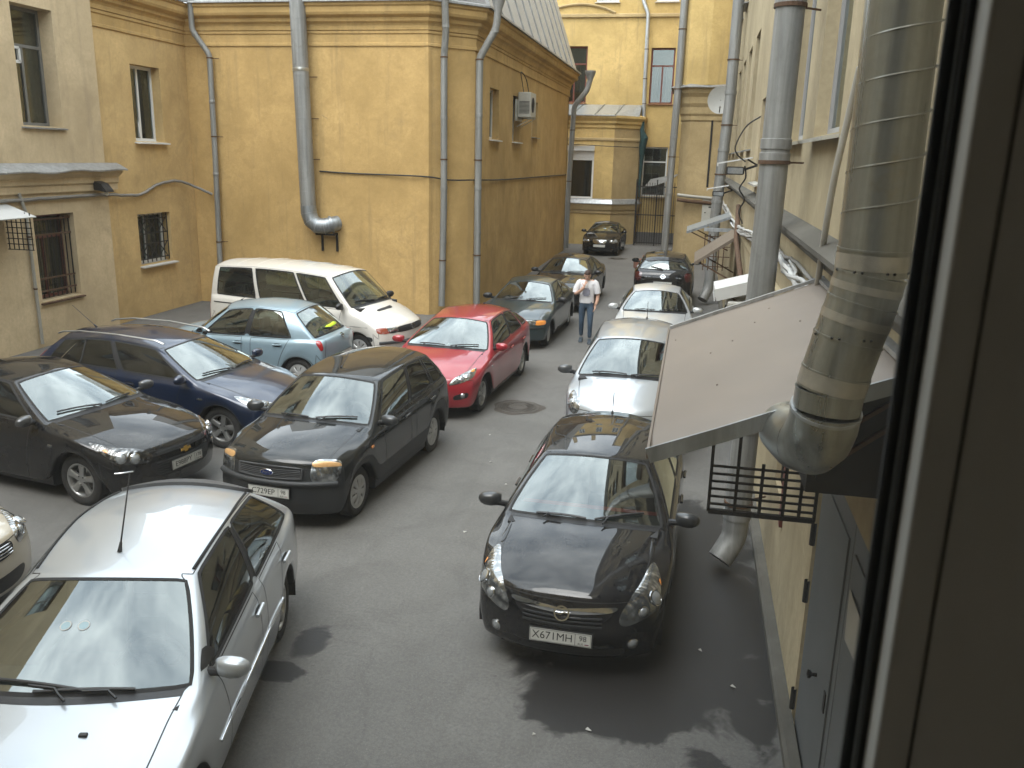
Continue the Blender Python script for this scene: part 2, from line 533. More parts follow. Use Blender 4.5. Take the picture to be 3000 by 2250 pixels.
M_RED = simple('tail_lamp_red', (.35, .012, .015), .12, 0, coat=1., vary=.3, scale=30)
M_PLATE = simple('plate_white', (.52, .52, .48), .45, vary=.15)
M_INK = simple('plate_ink', (.02, .02, .02), .5)
M_SEAT = simple('seat_fabric', (.035, .035, .037), .9, vary=.3, scale=30)
M_SEATG = simple('seat_fabric_grey', (.10, .10, .10), .9, vary=.3, scale=30)
M_DASH = simple('dashboard_plastic', (.025, .025, .026), .75)
M_GOLD = simple('badge_gold', (.62, .38, .10), .25, .6)
M_BLUEB = simple('badge_blue', (.015, .03, .12), .2, 0, coat=1.)
M_MIRR = simple('mirror_glass', (.6, .62, .63), .03, 1.)

def smooth_closed(pts, n=6):
    out = []; m = len(pts); pts = [Vector(q) for q in pts]
    for i in range(m):
        a, b, c, d = pts[i - 1], pts[i], pts[(i + 1) % m], pts[(i + 2) % m]
        for k in range(n):
            t = k / n
            out.append(.5 * ((2 * b) + (c - a) * t + (2 * a - 5 * b + 4 * c - d) * t * t + (3 * b - a - 3 * c + d) * t ** 3))
    return out

def g_seat():
    prof = [(.24, .0), (.26, .13), (.22, .17), (-.20, .14), (-.28, .25), (-.40, .72), (-.43, .76), (-.50, .74), (-.44, .40), (-.38, .0)]
    g1 = g_prism(prof, -.25, .25, 'xzy')
    g2 = g_prism([(-.45, .78), (-.44, .95), (-.47, .98), (-.53, .96), (-.53, .78)], -.13, .13, 'xzy')
    g3 = g_join(g_bar((-.48, -.05, .7), (-.48, -.05, .8), .015, .015), g_bar((-.48, .05, .7), (-.48, .05, .8), .015, .015))
    return g_join(g1, g2, g3)

SEAT_ME = mesh_of('seat', [(g_seat(), M_SEAT)], True, 50)
SEATG_ME = mesh_of('seat_grey', [(g_seat(), M_SEATG)], True, 50)
STEER_ME = mesh_of('steering_wheel', [(g_join(g_tube([(0, .18 * math.cos(a), .18 * math.sin(a)) for a in np.linspace(0, 2 * math.pi, 21)], .016, 8, False),
                                      g_bar((0, -.17, 0), (0, .17, 0), .03, .05), g_bar((0, 0, -.17), (0, 0, 0), .05, .03), g_lathe([(0, .03), (.06, .025), (.07, -.02)], 12, 'X')), M_DASH)], True, 40)

TYRE_ME = {}
def tyre_mesh(r, rim, wd):
    k = (r, rim, wd)
    if k not in TYRE_ME:
        h = wd / 2
        prof = [(rim - .01, -h * .7), (rim + .01, -h * .86), (lerp(rim, r, .5), -h), (r - .03, -h * .95), (r - .008, -h * .8)]
        g = []
        for i in range(5):   # tread ribs with grooves
            a = lerp(-h * .78, h * .78, i / 5); b = lerp(-h * .78, h * .78, (i + 1) / 5)
            prof += [(r, a + .004), (r, b - .004), (r - .007, b - .003), (r - .007, b + .003)]
        prof += [(r - .008, h * .8), (r - .03, h * .95), (lerp(rim, r, .5), h), (rim + .01, h * .86), (rim - .01, h * .7)]
        TYRE_ME[k] = mesh_of('tyre', [(g_lathe(prof, 36, 'Y'), M_TYRE)], True, 50)
    return TYRE_ME[k]

RIM_ME = {}
def rim_mesh(rim, wd, kind):
    """outer face towards +Y"""
    k = (rim, wd, kind)
    if k in RIM_ME: return RIM_ME[k]
    h = wd / 2
    parts = []
    face = M_ALLOYD if kind == 'dusty' else M_HUB if kind == 'cap' else M_ALLOY
    barrel = g_lathe([(rim + .004, h * .86), (rim - .012, h * .84), (rim - .022, h * .70), (rim - .03, -h * .3)], 36, 'Y')
    parts.append((barrel, face))
    parts.append((g_lathe([(rim - .03, -h * .3), (.0, -h * .3)], 36, 'Y'), M_BLACK))
    parts.append((g_lathe([(.13, -h * .28), (.13, -h * .15), (.0, -h * .15)], 24, 'Y'), M_ALLOYD))
    if kind == 'cap':
        parts.append((g_lathe([(rim - .014, h * .80), (rim - .04, h * .86)], 36, 'Y'), face))
        ns = 8
        for i in range(ns):
            a = 2 * math.pi * i / ns
            pts = []
            for rr, hw, y in ((.05, .022, h * .98), (rim * .55, .034, h * .97), (rim - .03, .058, h * .86)):
                pts.append((rr, hw, y))
            v, f = [], []
            for rr, hw, y in pts:
                for s, dy in ((-1, -.012), (-.6, 0), (.6, 0), (1, -.012)):
                    x, z = rr, s * hw
                    v.append((x * math.cos(a) - z * math.sin(a), y + dy, x * math.sin(a) + z * math.cos(a)))
            for q in range(2):
                for j in range(3): f.append((q * 4 + j, q * 4 + j + 1, q * 4 + j + 5, q * 4 + j + 4))
            parts.append(((v, f), face))
        parts.append((g_lathe([(.062, h * .86), (.06, h * 1.0), (.04, h * 1.04), (0, h * 1.05)], 20, 'Y'), face))
    else:
        ns = 5
        for i in range(ns):
            a = 2 * math.pi * i / ns + .3
            v, f = [], []
            for rr, hw, y, dp in ((.03, .040, h * .74, .05), (rim * .5, .034, h * .78, .04), (rim - .02, .050 if kind == 'star' else .042, h * .84, .05)):
                for s, dy in ((-1, -dp), (-1, -.008), (-.7, 0), (.7, 0), (1, -.008), (1, -dp)):
                    x, z = rr, s * hw
                    v.append((x * math.cos(a) - z * math.sin(a), y + dy, x * math.sin(a) + z * math.cos(a)))
            for q in range(2):
                for j in range(5): f.append((q * 6 + j, q * 6 + j + 1, q * 6 + j + 7, q * 6 + j + 6))
            parts.append(((v, f), face))
        parts.append((g_lathe([(.075, h * .45), (.07, h * .78), (.05, h * .80), (.045, h * .76), (0, h * .77)], 20, 'Y'), face))
        for i in range(5):
            a = 2 * math.pi * (i + .5) / 5 + .3
            parts.append((g_xf(g_lathe([(.010, h * .5), (.010, h * .83), (0, h * .83)], 8, 'Y'), Matrix.Translation((.055 * math.cos(a), 0, .055 * math.sin(a)))), M_BLACK))
    RIM_ME[k] = mesh_of('rim', parts, True, 35)
    return RIM_ME[k]

MIRROR_ME = {}
def mirror_geom(s):
    """door mirror, outboard = +Y, forward = +X (for the left side); rounded shell"""
    prof = [(.0, .02, .045, .035), (.035, .06, .062, .05), (.10, .075, .070, .058), (.16, .070, .064, .054), (.20, .05, .045, .04), (.222, .02, .02, .018)]
    v, f = [], []
    n = 16
    for y, fx, hz, bx in prof:
        for k in range(n):
            a = 2 * math.pi * k / n
            c, q = math.cos(a), math.sin(a)
            x = fx * abs(c) ** .8 if c > 0 else -.018 * min(1, abs(c) * 4)
            z = hz * math.copysign(abs(q) ** .75, q)
            v.append((x - .0, s * y, z))
    for i in range(len(prof) - 1):
        for k in range(n): f.append((i * n + k, i * n + (k + 1) % n, (i + 1) * n + (k + 1) % n, (i + 1) * n + k))
    f.append(tuple(range(n))); f.append(tuple((len(prof) - 1) * n + k for k in range(n)))
    return v, f

class Car:
    def __init__(self, name, label, p, loc, heading, paintm, glass=None, sideglass=None, mirrors=None, rims='alloy', group=None, rw=.192, seat=SEAT_ME, interior=True):
        q = dict(CAR0); q.update(p); self.p = p = q
        self.root = thing(name, label, 'van' if 'van' in name else 'car', loc, heading, group)
        self.paint = paintm
        verts, faces, regs, P, self.xo = car_cage(p)
        self.P = P
        rn = sorted(set(regs))
        me = bpy.data.meshes.new('cage'); me.from_pydata(verts, [], faces)
        for r_ in rn: me.materials.append(M_BLACK)
        me.polygons.foreach_set('material_index', [rn.index(r_) for r_ in regs])
        bm = bmesh.new(); bm.from_mesh(me)
        bmesh.ops.recalc_face_normals(bm, faces=bm.faces)
        cl = bm.edges.layers.float.new('crease_edge')
        glassy = ('win_', 'windshield', 'rear_window')
        for e in bm.edges:
            if len(e.link_faces) == 2:
                a, b = (rn[fc.material_index] for fc in e.link_faces)
                ga, gb = a.startswith(glassy), b.startswith(glassy)
                if ga != gb: e[cl] = p.get('wincrease', .6)
                if 'lip' in (a, b) and a != b: e[cl] = .45
        sh = [Vector((xo_ - P['S', k, 4][0], s_ * P['S', k, 4][1], P['S', k, 4][2])) for k in range(1, 16) for s_ in (1, -1)] if (xo_ := self.xo) else []
        for e in bm.edges:
            if all(min((v_.co - q_).length for q_ in sh) < 1e-3 for v_ in e.verts) and abs(e.verts[0].co.x - e.verts[1].co.x) > .02: e[cl] = max(e[cl], p.get('crease', .35))
        vl = bm.verts.layers.float.new('crease_vert')
        for v_ in bm.verts:
            cnt = {}
            for fc in v_.link_faces:
                rg = rn[fc.material_index]
                if rg.startswith(glassy): cnt[rg] = cnt.get(rg, 0) + 1
            if any(q_ == 1 for q_ in cnt.values()): v_[vl] = p.get('corner', .45)
        bm.to_mesh(me); bm.free()
        tmp = bpy.data.objects.new('cage', me); COL.objects.link(tmp)
        ss = tmp.modifiers.new('s', 'SUBSURF'); ss.levels = 2
        dg = bpy.context.evaluated_depsgraph_get(); dg.update()
        ev = tmp.evaluated_get(dg).to_mesh()
        nv = len(ev.vertices)
        co = np.empty(nv * 3, np.float32); ev.vertices.foreach_get('co', co); co = co.reshape(-1, 3)
        no = np.empty(nv * 3, np.float32); ev.vertex_normals.foreach_get('vector', no); no = no.reshape(-1, 3)
        mi = np.empty(len(ev.polygons), np.int32); ev.polygons.foreach_get('material_index', mi)
        pf = [tuple(q.vertices) for q in ev.polygons]
        tmp.evaluated_get(dg).to_mesh_clear()
        bpy.data.objects.remove(tmp); bpy.data.meshes.remove(me)
        self.co, self.no = co, no
        self.bvh = BVHTree.FromPolygons([Vector(c) for c in co.tolist()], pf)
        R = self.root
        by = {}
        for f_, m_ in zip(pf, mi): by.setdefault(rn[m_], []).append(f_)
        glass = glass or M_GLASS; sideglass = sideglass or glass
        self.parts = {}
        def sub(name, regl, mats, parent=R):
            fs, ms = [], []
            for rg, m in zip(regl, mats):
                for f_ in by.get(rg, []): fs.append(f_); ms.append(m)
            if not fs: return None
            used = sorted({i for f_ in fs for i in f_}); mp = {i: k for k, i in enumerate(used)}
            me = bpy.data.meshes.new(name)
            me.from_pydata([tuple(co[i]) for i in used], [], [tuple(mp[i] for i in f_) for f_ in fs])
            ul = []
            for m in ms:
                if m not in ul: ul.append(m)
            for m in ul: me.materials.append(m)
            me.polygons.foreach_set('material_index', [ul.index(m) for m in ms])
            me.polygons.foreach_set('use_smooth', [True] * len(fs))
            me.normals_split_custom_set_from_vertices([tuple(no[i]) for i in used])
            o = link(name, me, parent); self.parts[regl[0]] = o
            return o
        clad = M_TRIM
        sub('body', ['body', 'lip', 'cladding', 'pillar'], [paintm, M_BLACK, clad, M_BLACK])
        sub('roof', ['roof'], [p.get('roofmat') or paintm])
        sub('hood', ['hood'], [paintm])
        sub('front_bumper', ['front_bumper'], [p.get('bumpmat') or paintm])
        sub('rear_bumper', ['rear_bumper'], [p.get('bumpmat') or paintm])
        sub('tailgate', ['tailgate'], [paintm])
        sub('cowl_panel', ['cowl'], [M_BLACK])
        for s in 'LR':
            d = sub('door', ['door_front.' + s], [paintm]); sub('window', ['win_front.' + s], [sideglass], d or R)
            d = sub('door', ['door_rear.' + s], [paintm]); sub('window', ['win_rear.' + s], [p.get('reartint') or sideglass], d or R)
            sub('quarter_window', ['win_quarter.' + s], [p.get('reartint') or sideglass])
        self.ws = sub('windshield', ['windshield'], [glass])
        sub('rear_window', ['rear_window'], [p.get('reartint') or glass])
        # ribbons along panel gaps and window seals
        edge = {}
        for f_, m_ in zip(pf, mi):
            for a, b in zip(f_, f_[1:] + f_[:1]): edge.setdefault((min(a, b), max(a, b)), []).append(rn[m_])
        gap, seal = [], []
        for e, rs in edge.items():
            if len(rs) == 2 and rs[0] != rs[1]:
                g0, g1 = rs[0].startswith(glassy), rs[1].startswith(glassy)
                if 'lip' in rs: continue
                if g0 or g1: seal.append(e)
                elif 'pillar' in rs or 'cladding' in rs: continue
                else: gap.append(e)
        for nm, es, wd, off, mm in (('panel_gap', gap, .009, .0012, M_BLACK), ('window_seal', seal, p.get('sealw', .026), .003, M_RUBBER)):
            g = self.ribbon(es, wd, off)
            if g: mk(nm, g, mm, R)
        # underside and wheel housings
        xo, w, fo, wb, r = self.xo, p['W'] / 2, p['fo'], p['wb'], p['r']
        ua = [g_box(-p['L'] + xo + .25, xo - .2, -w + .32, w - .32, .20, .48), g_box(-wb / 2 + r + .08, wb / 2 - r - .08, -w + .07, w - .07, .20, .40)]
        for sx in (1, -1):
            for sy in (1, -1):
                arc = [(r + .10) * 1.0] * 13
                v, f = [], []
                for i in range(13):
                    a = math.pi * (i / 12) * 1.16 - .25
                    for y in (w - .03, w - .33): v.append((sx * wb / 2 + (r + .085) * math.cos(a), sy * (y - .02), r + (r + .085) * math.sin(a)))
                for i in range(12): f.append((2 * i, 2 * i + 1, 2 * i + 3, 2 * i + 2))
                ua.append((v, f))
        mk('underbody', g_join(*ua), M_BLACK, R)
        rim = r * p.get('rimf', .66)
        for sx in (1, -1):
            for sy in (1, -1):
                wh = empty('wheel', R, (sx * wb / 2, sy * (w - .085 - rw / 2 + p.get('track', 0) / 2), r), (0, random.uniform(0, 6.28), 0) if sy > 0 else (0, random.uniform(0, 6.28), math.pi))
                link('tyre', tyre_mesh(r, rim, rw), wh)
                link('rim', rim_mesh(rim, rw, rims), wh)
        if interior: self.cabin(seat)
        if mirrors is not False: self.mirror(mirrors or paintm)

    def ribbon(self, es, wd, off):
        if not es: return None
        co, no = self.co, self.no
        nb = {}
        for a, b in es: nb.setdefault(a, []).append(b); nb.setdefault(b, []).append(a)
        v, f, idx = [], [], {}
        def vert(i, t):
            n = no[i]; s = np.cross(t, n); s /= max(1e-6, np.linalg.norm(s))
            k = len(v)
            v.append(tuple(co[i] + n * off + s * wd / 2)); v.append(tuple(co[i] + n * off - s * wd / 2)); return k
        for a, b in es:
            t = co[b] - co[a]; ln = np.linalg.norm(t)
            if ln < 1e-5: continue
            t = t / ln
            ta, tb = t, t
            oa = [x for x in nb[a] if x != b]; ob = [x for x in nb[b] if x != a]
            if len(oa) == 1:
                u = co[a] - co[oa[0]]; u = u / max(1e-6, np.linalg.norm(u)); ta = t + u; ta = ta / max(1e-6, np.linalg.norm(ta))
            if len(ob) == 1:
                u = co[ob[0]] - co[b]; u = u / max(1e-6, np.linalg.norm(u)); tb = t + u; tb = tb / max(1e-6, np.linalg.norm(tb))
            i, j = vert(a, ta), vert(b, tb)
            f.append((i, j, j + 1, i + 1))
        return v, f

    # --- placing things on the surface; hints are (d from the front, y, z)
    def at(self, h, off=.004):
        q = Vector((self.xo - h[0], h[1], h[2]))
        loc, n, i, d = self.bvh.find_nearest(q)
        c = self.no
        if n.dot(Vector((loc.x, loc.y * 2.2, (loc.z - .6) * 1.5))) < 0: n = -n
        return loc + n * off, n

    def patch(self, name, hints, m, parent=None, off=.004, rings=4, dome=.0, smooth=6, rim=True):
        hs = smooth_closed(hints, smooth) if smooth else [Vector(h) for h in hints]
        c = sum(hs, Vector()) / len(hs)
        v, f = [], []
        n = len(hs)
        for k in range(rings + 1):
            t = k / rings
            for h in hs:
                q = lerp(h, c, t * .985)
                v.append(tuple(self.at(q, off + dome * (1 - (1 - t) ** 2))[0]))
        for k in range(rings):
            for i in range(n): f.append((k * n + i, k * n + (i + 1) % n, (k + 1) * n + (i + 1) % n, (k + 1) * n + i))
        f.append(tuple(rings * n + i for i in range(n)))
        if rim:
            o = len(v)
            for h in hs: v.append(tuple(self.at(h, -.004)[0]))
            for i in range(n): f.append((i, o + i, o + (i + 1) % n, (i + 1) % n))
        return mk(name, (v, f), m, parent or self.root, True, 50)

    def strip(self, name, hints, rad, m, parent=None, off=.006, sub=6, seg=8, squash=None, free=False):
        pts = []
        for a, b in zip(hints, hints[1:]):
            for k in range(sub): pts.append(lerp(Vector(a), Vector(b), k / sub))
        pts.append(Vector(hints[-1]))
        path = [self.at(h, off)[0] if not free else Vector((self.xo - h[0], h[1], h[2])) for h in pts]
        return mk(name, g_tube(path, rad, seg, squash=squash), m, parent or self.root, True, 60)

    def both(self, fn):
        for s in (1, -1): fn(s)

    def lamp(self, hint, rad, m=None, parent=None, name='lamp_lens', depth=.02, off=.004, ring=M_CHROME):
        q, n = self.at(hint, off)
        mt = Matrix.Translation(q) @ n.to_track_quat('Z', 'Y').to_matrix().to_4x4()
        g = g_xf(g_lathe([(rad * .95, -.01), (rad * .9, depth * .5), (rad * .6, depth), (0, depth * 1.2)], 18), mt)
        gr = g_xf(g_lathe([(rad * .92, .0), (rad * 1.0, depth * .6), (rad * 1.12, depth * .4), (rad * 1.12, -.01)], 18), mt)
        parts = [(g, m or M_LENS)] + ([(gr, ring)] if ring else [])
        return link(name, mesh_of(name, parts, True, 50), parent or self.root)

    def plate(self, h, txt, region, tilt=0., yaw=0., parent=None, rear=False):
        q, n = self.at(h, .012)
        n = Vector((-1 if rear else 1, 0, tilt)).normalized()
        up = Vector((-n.z * n.x, 0, abs(n.x))).normalized()
        right = up.cross(n)
        mt = Matrix((( right.x, up.x, n.x, q.x), (right.y, up.y, n.y, q.y), (right.z, up.z, n.z, q.z), (0, 0, 0, 1)))
        o = link('license_plate', mesh_of('license_plate', [(g_box(-.27, .27, -.066, .066, -.012, .004), M_BLACK), (g_box(-.26, .26, -.056, .056, .004, .008), M_PLATE),
                 (g_join(g_box(.122, .126, -.05, .05, .0078, .0095), g_box(-.254, .254, .049, .0515, .0078, .0095), g_box(-.254, .254, -.0515, -.049, .0078, .0095), g_box(-.2545, -.252, -.051, .051, .0078, .0095), g_box(.252, .2545, -.051, .051, .0078, .0095)), M_INK)]), parent or self.root)
        o.matrix_basis = mt
        if not txt: return o
        for t, sz, x, y in ((txt, .093, -.068, 0), (region, .066, .188, .012), ('RUS', .026, .17, -.034)):
            if not t: continue
            me = text_mesh(t, sz); me.materials.clear(); me.materials.append(M_INK)
            link('lettering', me, o, (x, y, .0088))
        fl = link('flag', mesh_of('flag', [(g_box(.205, .24, -.030, -.026, .008, .0092), M_PLATE), (g_box(.205, .24, -.034, -.030, .008, .0093), M_BLUEB), (g_box(.205, .24, -.038, -.034, .008, .0094), M_RED)]), o)
        return o

    def mirror(self, m, d=None, z=None):
        p = self.p
        b = self.P['G', 6, 1]
        for s in (1, -1):
            base, n = self.at((b[0] + .03, s * b[1], b[2] + .01), 0)
            o = empty('mirror', self.root, base + Vector((0.02, s * .055, .05)), (0, 0, s * -.12))
            mk('shell', mirror_geom(s), m, o, True, 60)
            mk('glass', g_xf(g_lathe([(.058, 0), (0, 0.001)], 16, 'X'), Matrix.Translation((-.0215, s * .12, 0)) @ Matrix.Diagonal((1, 1.45, 1, 1))), M_MIRR, o)
            mk('bracket', g_tube([(-.03, -s * .08, -.07), (0, -s * .02, -.045), (.02, s * .05, -.03)], [.035, .03, .03], 8), M_BLACK, o, True)

    def wipers(self, a=((.62, .10), (-.10, .06)), b=((-.05, .02), (-.62, .09)), m=M_BLACK):
        """blades given as fractions: y in units of half the glass width, height up the glass"""
        P = self.P
        def gp(y, t):
            l0, l1 = P['W', 1, 0], P['W', 3, 0]; e0 = P['W', 1, 3]
            q = lerp(l0, l1, t); hw = lerp(P['W', 1, 2][1], P['W', 3, 2][1], t)
            f = abs(y)
            dd = lerp(0, P['W', 1, 2][0] - P['W', 1, 0][0], f ** 2)
            return (q[0] + dd, y * hw, q[2] - .03 * f * f)
        for k, (u, v_) in enumerate((a, b)):
            p0, p1 = gp(*u), gp(*v_)
            o = self.strip('wiper', [p0, p1], .011, m, self.ws, .022, 8, 6)
            q = gp(u[0] * .5 + v_[0] * .5, (u[1] + v_[1]) / 2)
            pv = gp(v_[0] + (.10 if k == 0 else .12) * (1 if v_[0] < u[0] else -1), -.06)
            self.strip('wiper_arm', [pv, gp(lerp(u[0], v_[0], .75), lerp(u[1], v_[1], .75) - .005), q], .009, m, self.ws, .035, 5, 6)

    def cabin(self, seat):
        p = self.p; P = self.P
        w = p['W'] / 2; xo = self.xo
        sy = w * .42; z0 = .36 + p.get('seatz', 0)
        xs = xo - (p['doors'][1] - .30)
        for s in (1, -1): link('seat', seat, self.root, (xs, s * sy, z0), (0, 0, 0), (.95, .95, .9))
        xr = xo - min(p['fo'] + p['wb'] - .12, p['tb'][0] - .86)
        for s in (-1, 0, 1): link('rear_seat', seat, self.root, (xr, s * w * .45, z0), (0, 0, 0), (.9, .95, .82))
        cwd, cwz = p['cw']
        prof = [(cwd + .02, cwz - .06), (cwd + .45, cwz - .03), (cwd + .55, cwz - .10), (cwd + .52, cwz - .30), (cwd + .3, cwz - .5), (cwd, cwz - .4)]
        mk('dashboard', g_prism([(xo - a, b) for a, b in prof], -w + .17, w - .17, 'xzy'), M_DASH, self.root)
        link('steering_wheel', STEER_ME, self.root, (xo - cwd - .68, sy, cwz - .06), (0, .45, 0))
        zt = p['belt'][1]
        mk('cabin_lining', g_join(g_box(-p['L'] + xo + .5, xo - cwd - .3, -w + .12, w - .12, .40, .44), g_box(-p['L'] + xo + .3, xr - .45, -w + .2, w - .2, .44, .62),
            g_box(xo - p['doors'][1] - .35 - p['wb'] * .35, xo - cwd - .4, w - .15, w - .11, .44, zt - .14), g_box(xo - p['doors'][1] - .35 - p['wb'] * .35, xo - cwd - .4, -w + .11, -w + .15, .44, zt - .14)), M_DASH, self.root)
        q = self.P['W', 4, 0]
        mk('rear_view_mirror', g_join(g_bar((xo - q[0] - .05, -.11, q[2] - .12), (xo - q[0] - .05, .11, q[2] - .12), .03, .065), g_bar((xo - q[0] - .02, 0, q[2] - .04), (xo - q[0] - .05, 0, q[2] - .12), .02, .02)), M_BLACK, self.root)

    def handles(self, ds, z, m, five=True):
        for s in (1, -1):
            for i, d in enumerate(ds):
                par = self.parts.get(('door_front.' if i == 0 else 'door_rear.') + ('L' if s > 0 else 'R'), self.root)
                y = s * self.p['W'] / 2
                self.strip('handle', [(d - .09, y, z), (d + .09, y, z + .006)], .017, m, par, .022, 4, 8, squash=.8)
                self.patch('handle_cup', [(d - .06, y, z - .03), (d + .05, y, z - .03), (d + .06, y, z + .025), (d - .06, y, z + .025)], M_BLACK, par, .0015, 2, rim=False, smooth=3)

    def antenna(self, d, y, ln, lean=.5, rad=.004):
        z = self.p['H']
        q, n = self.at((d, y, z), 0)
        tip = q + Vector((-math.sin(lean) * ln, 0, math.cos(lean) * ln))
        mk('antenna', g_join(g_tube([q, lerp(q, tip, .06), lerp(q, tip, .12)], [.018, .014, rad * 2], 8), g_tube([lerp(q, tip, .1), tip], [rad * 1.3, rad], 6)), M_BLACK, self.root, True)

    def bar(self, name, h, sx, sy, sz, m, parent=None, off=.0, yaw=0.):
        q, n = self.at(h, off)
        o = mk(name, g_box(-sx / 2, sx / 2, -sy / 2, sy / 2, -sz / 2, sz / 2), m, parent or self.root)
        o.location = q; o.rotation_euler = (0, 0, yaw)
        return bevel_mod(o, min(sx, sy, sz) * .3)
# ============================================================ MATERIALS OF THE PLACE
def plaster(name, col, stain=(.20, .15, .09), pale=None, grime=.5, seed=0., streak=.35, patch=None):
    """old painted plaster: blotches, rain streaks and grime with shapes of their own, fine relief"""
    m, nt, b, o = nodes_mat(name)
    tc = nt.nodes.new('ShaderNodeTexCoord'); mp = nt.nodes.new('ShaderNodeMapping'); mp.inputs['Location'].default_value = (seed, seed * .7, seed * .3)
    nt.links.new(tc.outputs['Object'], mp.inputs['Vector']); vec = mp.outputs['Vector']
    mp2 = nt.nodes.new('ShaderNodeMapping'); mp2.inputs['Scale'].default_value = (1.6, 1.6, .12); mp2.inputs['Location'].default_value = (seed, 0, 0)
    nt.links.new(tc.outputs['Object'], mp2.inputs['Vector']); svec = mp2.outputs['Vector']
    big = noise(nt, vec, .55, 6, .62, .4)
    mid = noise(nt, vec, 2.6, 7, .66, .6)
    fine = noise(nt, vec, 16, 6, .72)
    pale = pale or tuple(min(1, x * 1.22 + .02) for x in col)
    c = mixc(nt, ramp(nt, big, [(.34, 0.), (.68, 1.)]), tuple(x * .84 for x in col), pale)
    c = mixc(nt, ramp(nt, mid, [(.46, 0.), (.80, .55)]), c, tuple(x * .70 for x in col))
    st = noise(nt, svec, 2.2, 6, .7, .2)
    c = mixc(nt, ramp(nt, st, [(.54, 0.), (.78, streak)]), c, stain)
    gr = noise(nt, vec, 1.1, 9, .74, .9)
    c = mixc(nt, ramp(nt, gr, [(.58, 0.), (.74, grime)]), c, tuple(lerp(x, y, .7) for x, y in zip(col, stain)))
    if patch: c = mixc(nt, ramp(nt, noise(nt, vec, 1.9, 8, .72, 1.2), [(.67, 0.), (.675, 1.), (1., 1.)]), c, patch)
    c = mixc(nt, ramp(nt, fine, [(.38, 0.), (.66, .42)]), c, tuple(x * .76 for x in col))
    pit = noise(nt, vec, 5.5, 9, .8, .5)
    c = mixc(nt, ramp(nt, pit, [(.66, 0.), (.72, .5)]), c, tuple(x * .5 for x in col))
    nt.links.new(c, b.inputs['Base Color'])
    b.inputs['Roughness'].default_value = .93; b.inputs['Specular IOR Level'].default_value = .2
    hh = mixc(nt, .35, fine, mid)
    bump(nt, b, hh, .55, .012)
    return m

M_YEL = plaster('plaster_ochre', (.515, .342, .135), seed=3, grime=.6, streak=.5, patch=(.40, .285, .145))
M_BEI = plaster('plaster_beige', (.55, .43, .265), stain=(.24, .19, .14), seed=11, grime=.5, patch=(.42, .33, .20))
M_YEB = plaster('plaster_ochre_beige', (.56, .39, .175), seed=21, grime=.55, streak=.45)
M_FAR = plaster('plaster_yellow', (.56, .40, .16), seed=33, stain=(.20, .155, .10), grime=.7, streak=.55, patch=(.36, .29, .19))
M_FARD = plaster('plaster_yellow_dark', (.42, .315, .16), seed=37, stain=(.22, .17, .11), grime=.5)
M_CRM = plaster('plaster_cream', (.42, .345, .215), seed=43, stain=(.24, .19, .12), grime=.6, streak=.5)
M_CRMY = plaster('plaster_cream_low', (.55, .42, .19), seed=47, stain=(.22, .17, .11), grime=.6, patch=(.34, .28, .2))
M_PLIN = plaster('plinth_grey', (.15, .145, .14), seed=51, stain=(.07, .06, .05), grime=.5)
M_CONC = plaster('concrete_kerb', (.105, .098, .082), seed=53, stain=(.10, .09, .07), grime=.7)

def zinc(name, col=(.30, .32, .33), rough=.42, metal=.65, seed=0., stain=(.16, .15, .13), st=.5, rel=.06):
    m, nt, b, o = nodes_mat(name)
    vec = ObjCo(nt, (1.6, 1.6, .07)); v2 = ObjCo(nt)
    a = noise(nt, vec, 7 + seed, 6, .6, .5); s_ = noise(nt, v2, 26, 5, .7)
    c = mixc(nt, ramp(nt, a, [(.35, 0.), (.7, 1.)]), tuple(x * .72 for x in col), tuple(min(1, x * 1.2) for x in col))
    c = mixc(nt, ramp(nt, noise(nt, v2, 3.3, 8, .72, .8), [(.56, 0.), (.72, st)]), c, stain)
    c = mixc(nt, ramp(nt, s_, [(.45, 0.), (.75, .25)]), c, tuple(x * .6 for x in col))
    nt.links.new(c, b.inputs['Base Color'])
    b.inputs['Metallic'].default_value = metal
    nt.links.new(ramp(nt, a, [(.2, rough * .75), (.8, rough * 1.3)]), b.inputs['Roughness'])
    if rel: bump(nt, b, noise(nt, v2, 12, 4), rel, .01)
    return m

M_ZINC = zinc('galvanised_sheet')
M_ZINCL = zinc('galvanised_sheet_light', (.44, .46, .47), .38, .55)
M_PIPEG = zinc('grey_painted_pipe', (.275, .275, .26), .5, .25, 2.)
M_DUCT = zinc('weathered_duct', (.315, .325, .30), .30, .8, 1., stain=(.30, .26, .17), st=.6)
M_FOIL = simple('foil_tape', (.42, .41, .37), .28, .7, vary=.3, scale=12, bumps=.2)
M_RUST = simple('rusty_iron', (.10, .055, .03), .8, .2, vary=.5, scale=12, bumps=.3)
M_IRON = simple('dark_iron', (.022, .02, .018), .6, .3, vary=.4, scale=12)
M_ROOFM = simple('roof_sheet', (.40, .385, .36), .55, .2, vary=.18, scale=1.2)
M_FLASH = zinc('flashing', (.30, .30, .29), .5, .4, 2., st=.6)
M_CANOPY = simple('canopy_painted_sheet', (.165, .132, .102), .46, .1, vary=.28, scale=1.6)
M_PVC = simple('white_pvc', (.72, .72, .70), .35, vary=.06)
M_PVCD = simple('sash_pvc_shaded', (.34, .325, .30), .4, vary=.08)  # white plastic darkened in its colour for the dim room side
M_WOODG = simple('grey_painted_wood', (.17, .165, .15), .6, vary=.25)
M_WOODB = simple('brown_painted_wood', (.13, .035, .022), .55, vary=.25)
M_CURT = simple('white_curtain', (.55, .55, .52), .9, vary=.2, scale=8)
M_CURTD = simple('grey_net_curtain', (.30, .29, .27), .9, vary=.25, scale=9)
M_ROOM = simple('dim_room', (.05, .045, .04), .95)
M_CABLE = simple('black_cable', (.02, .02, .02), .6)
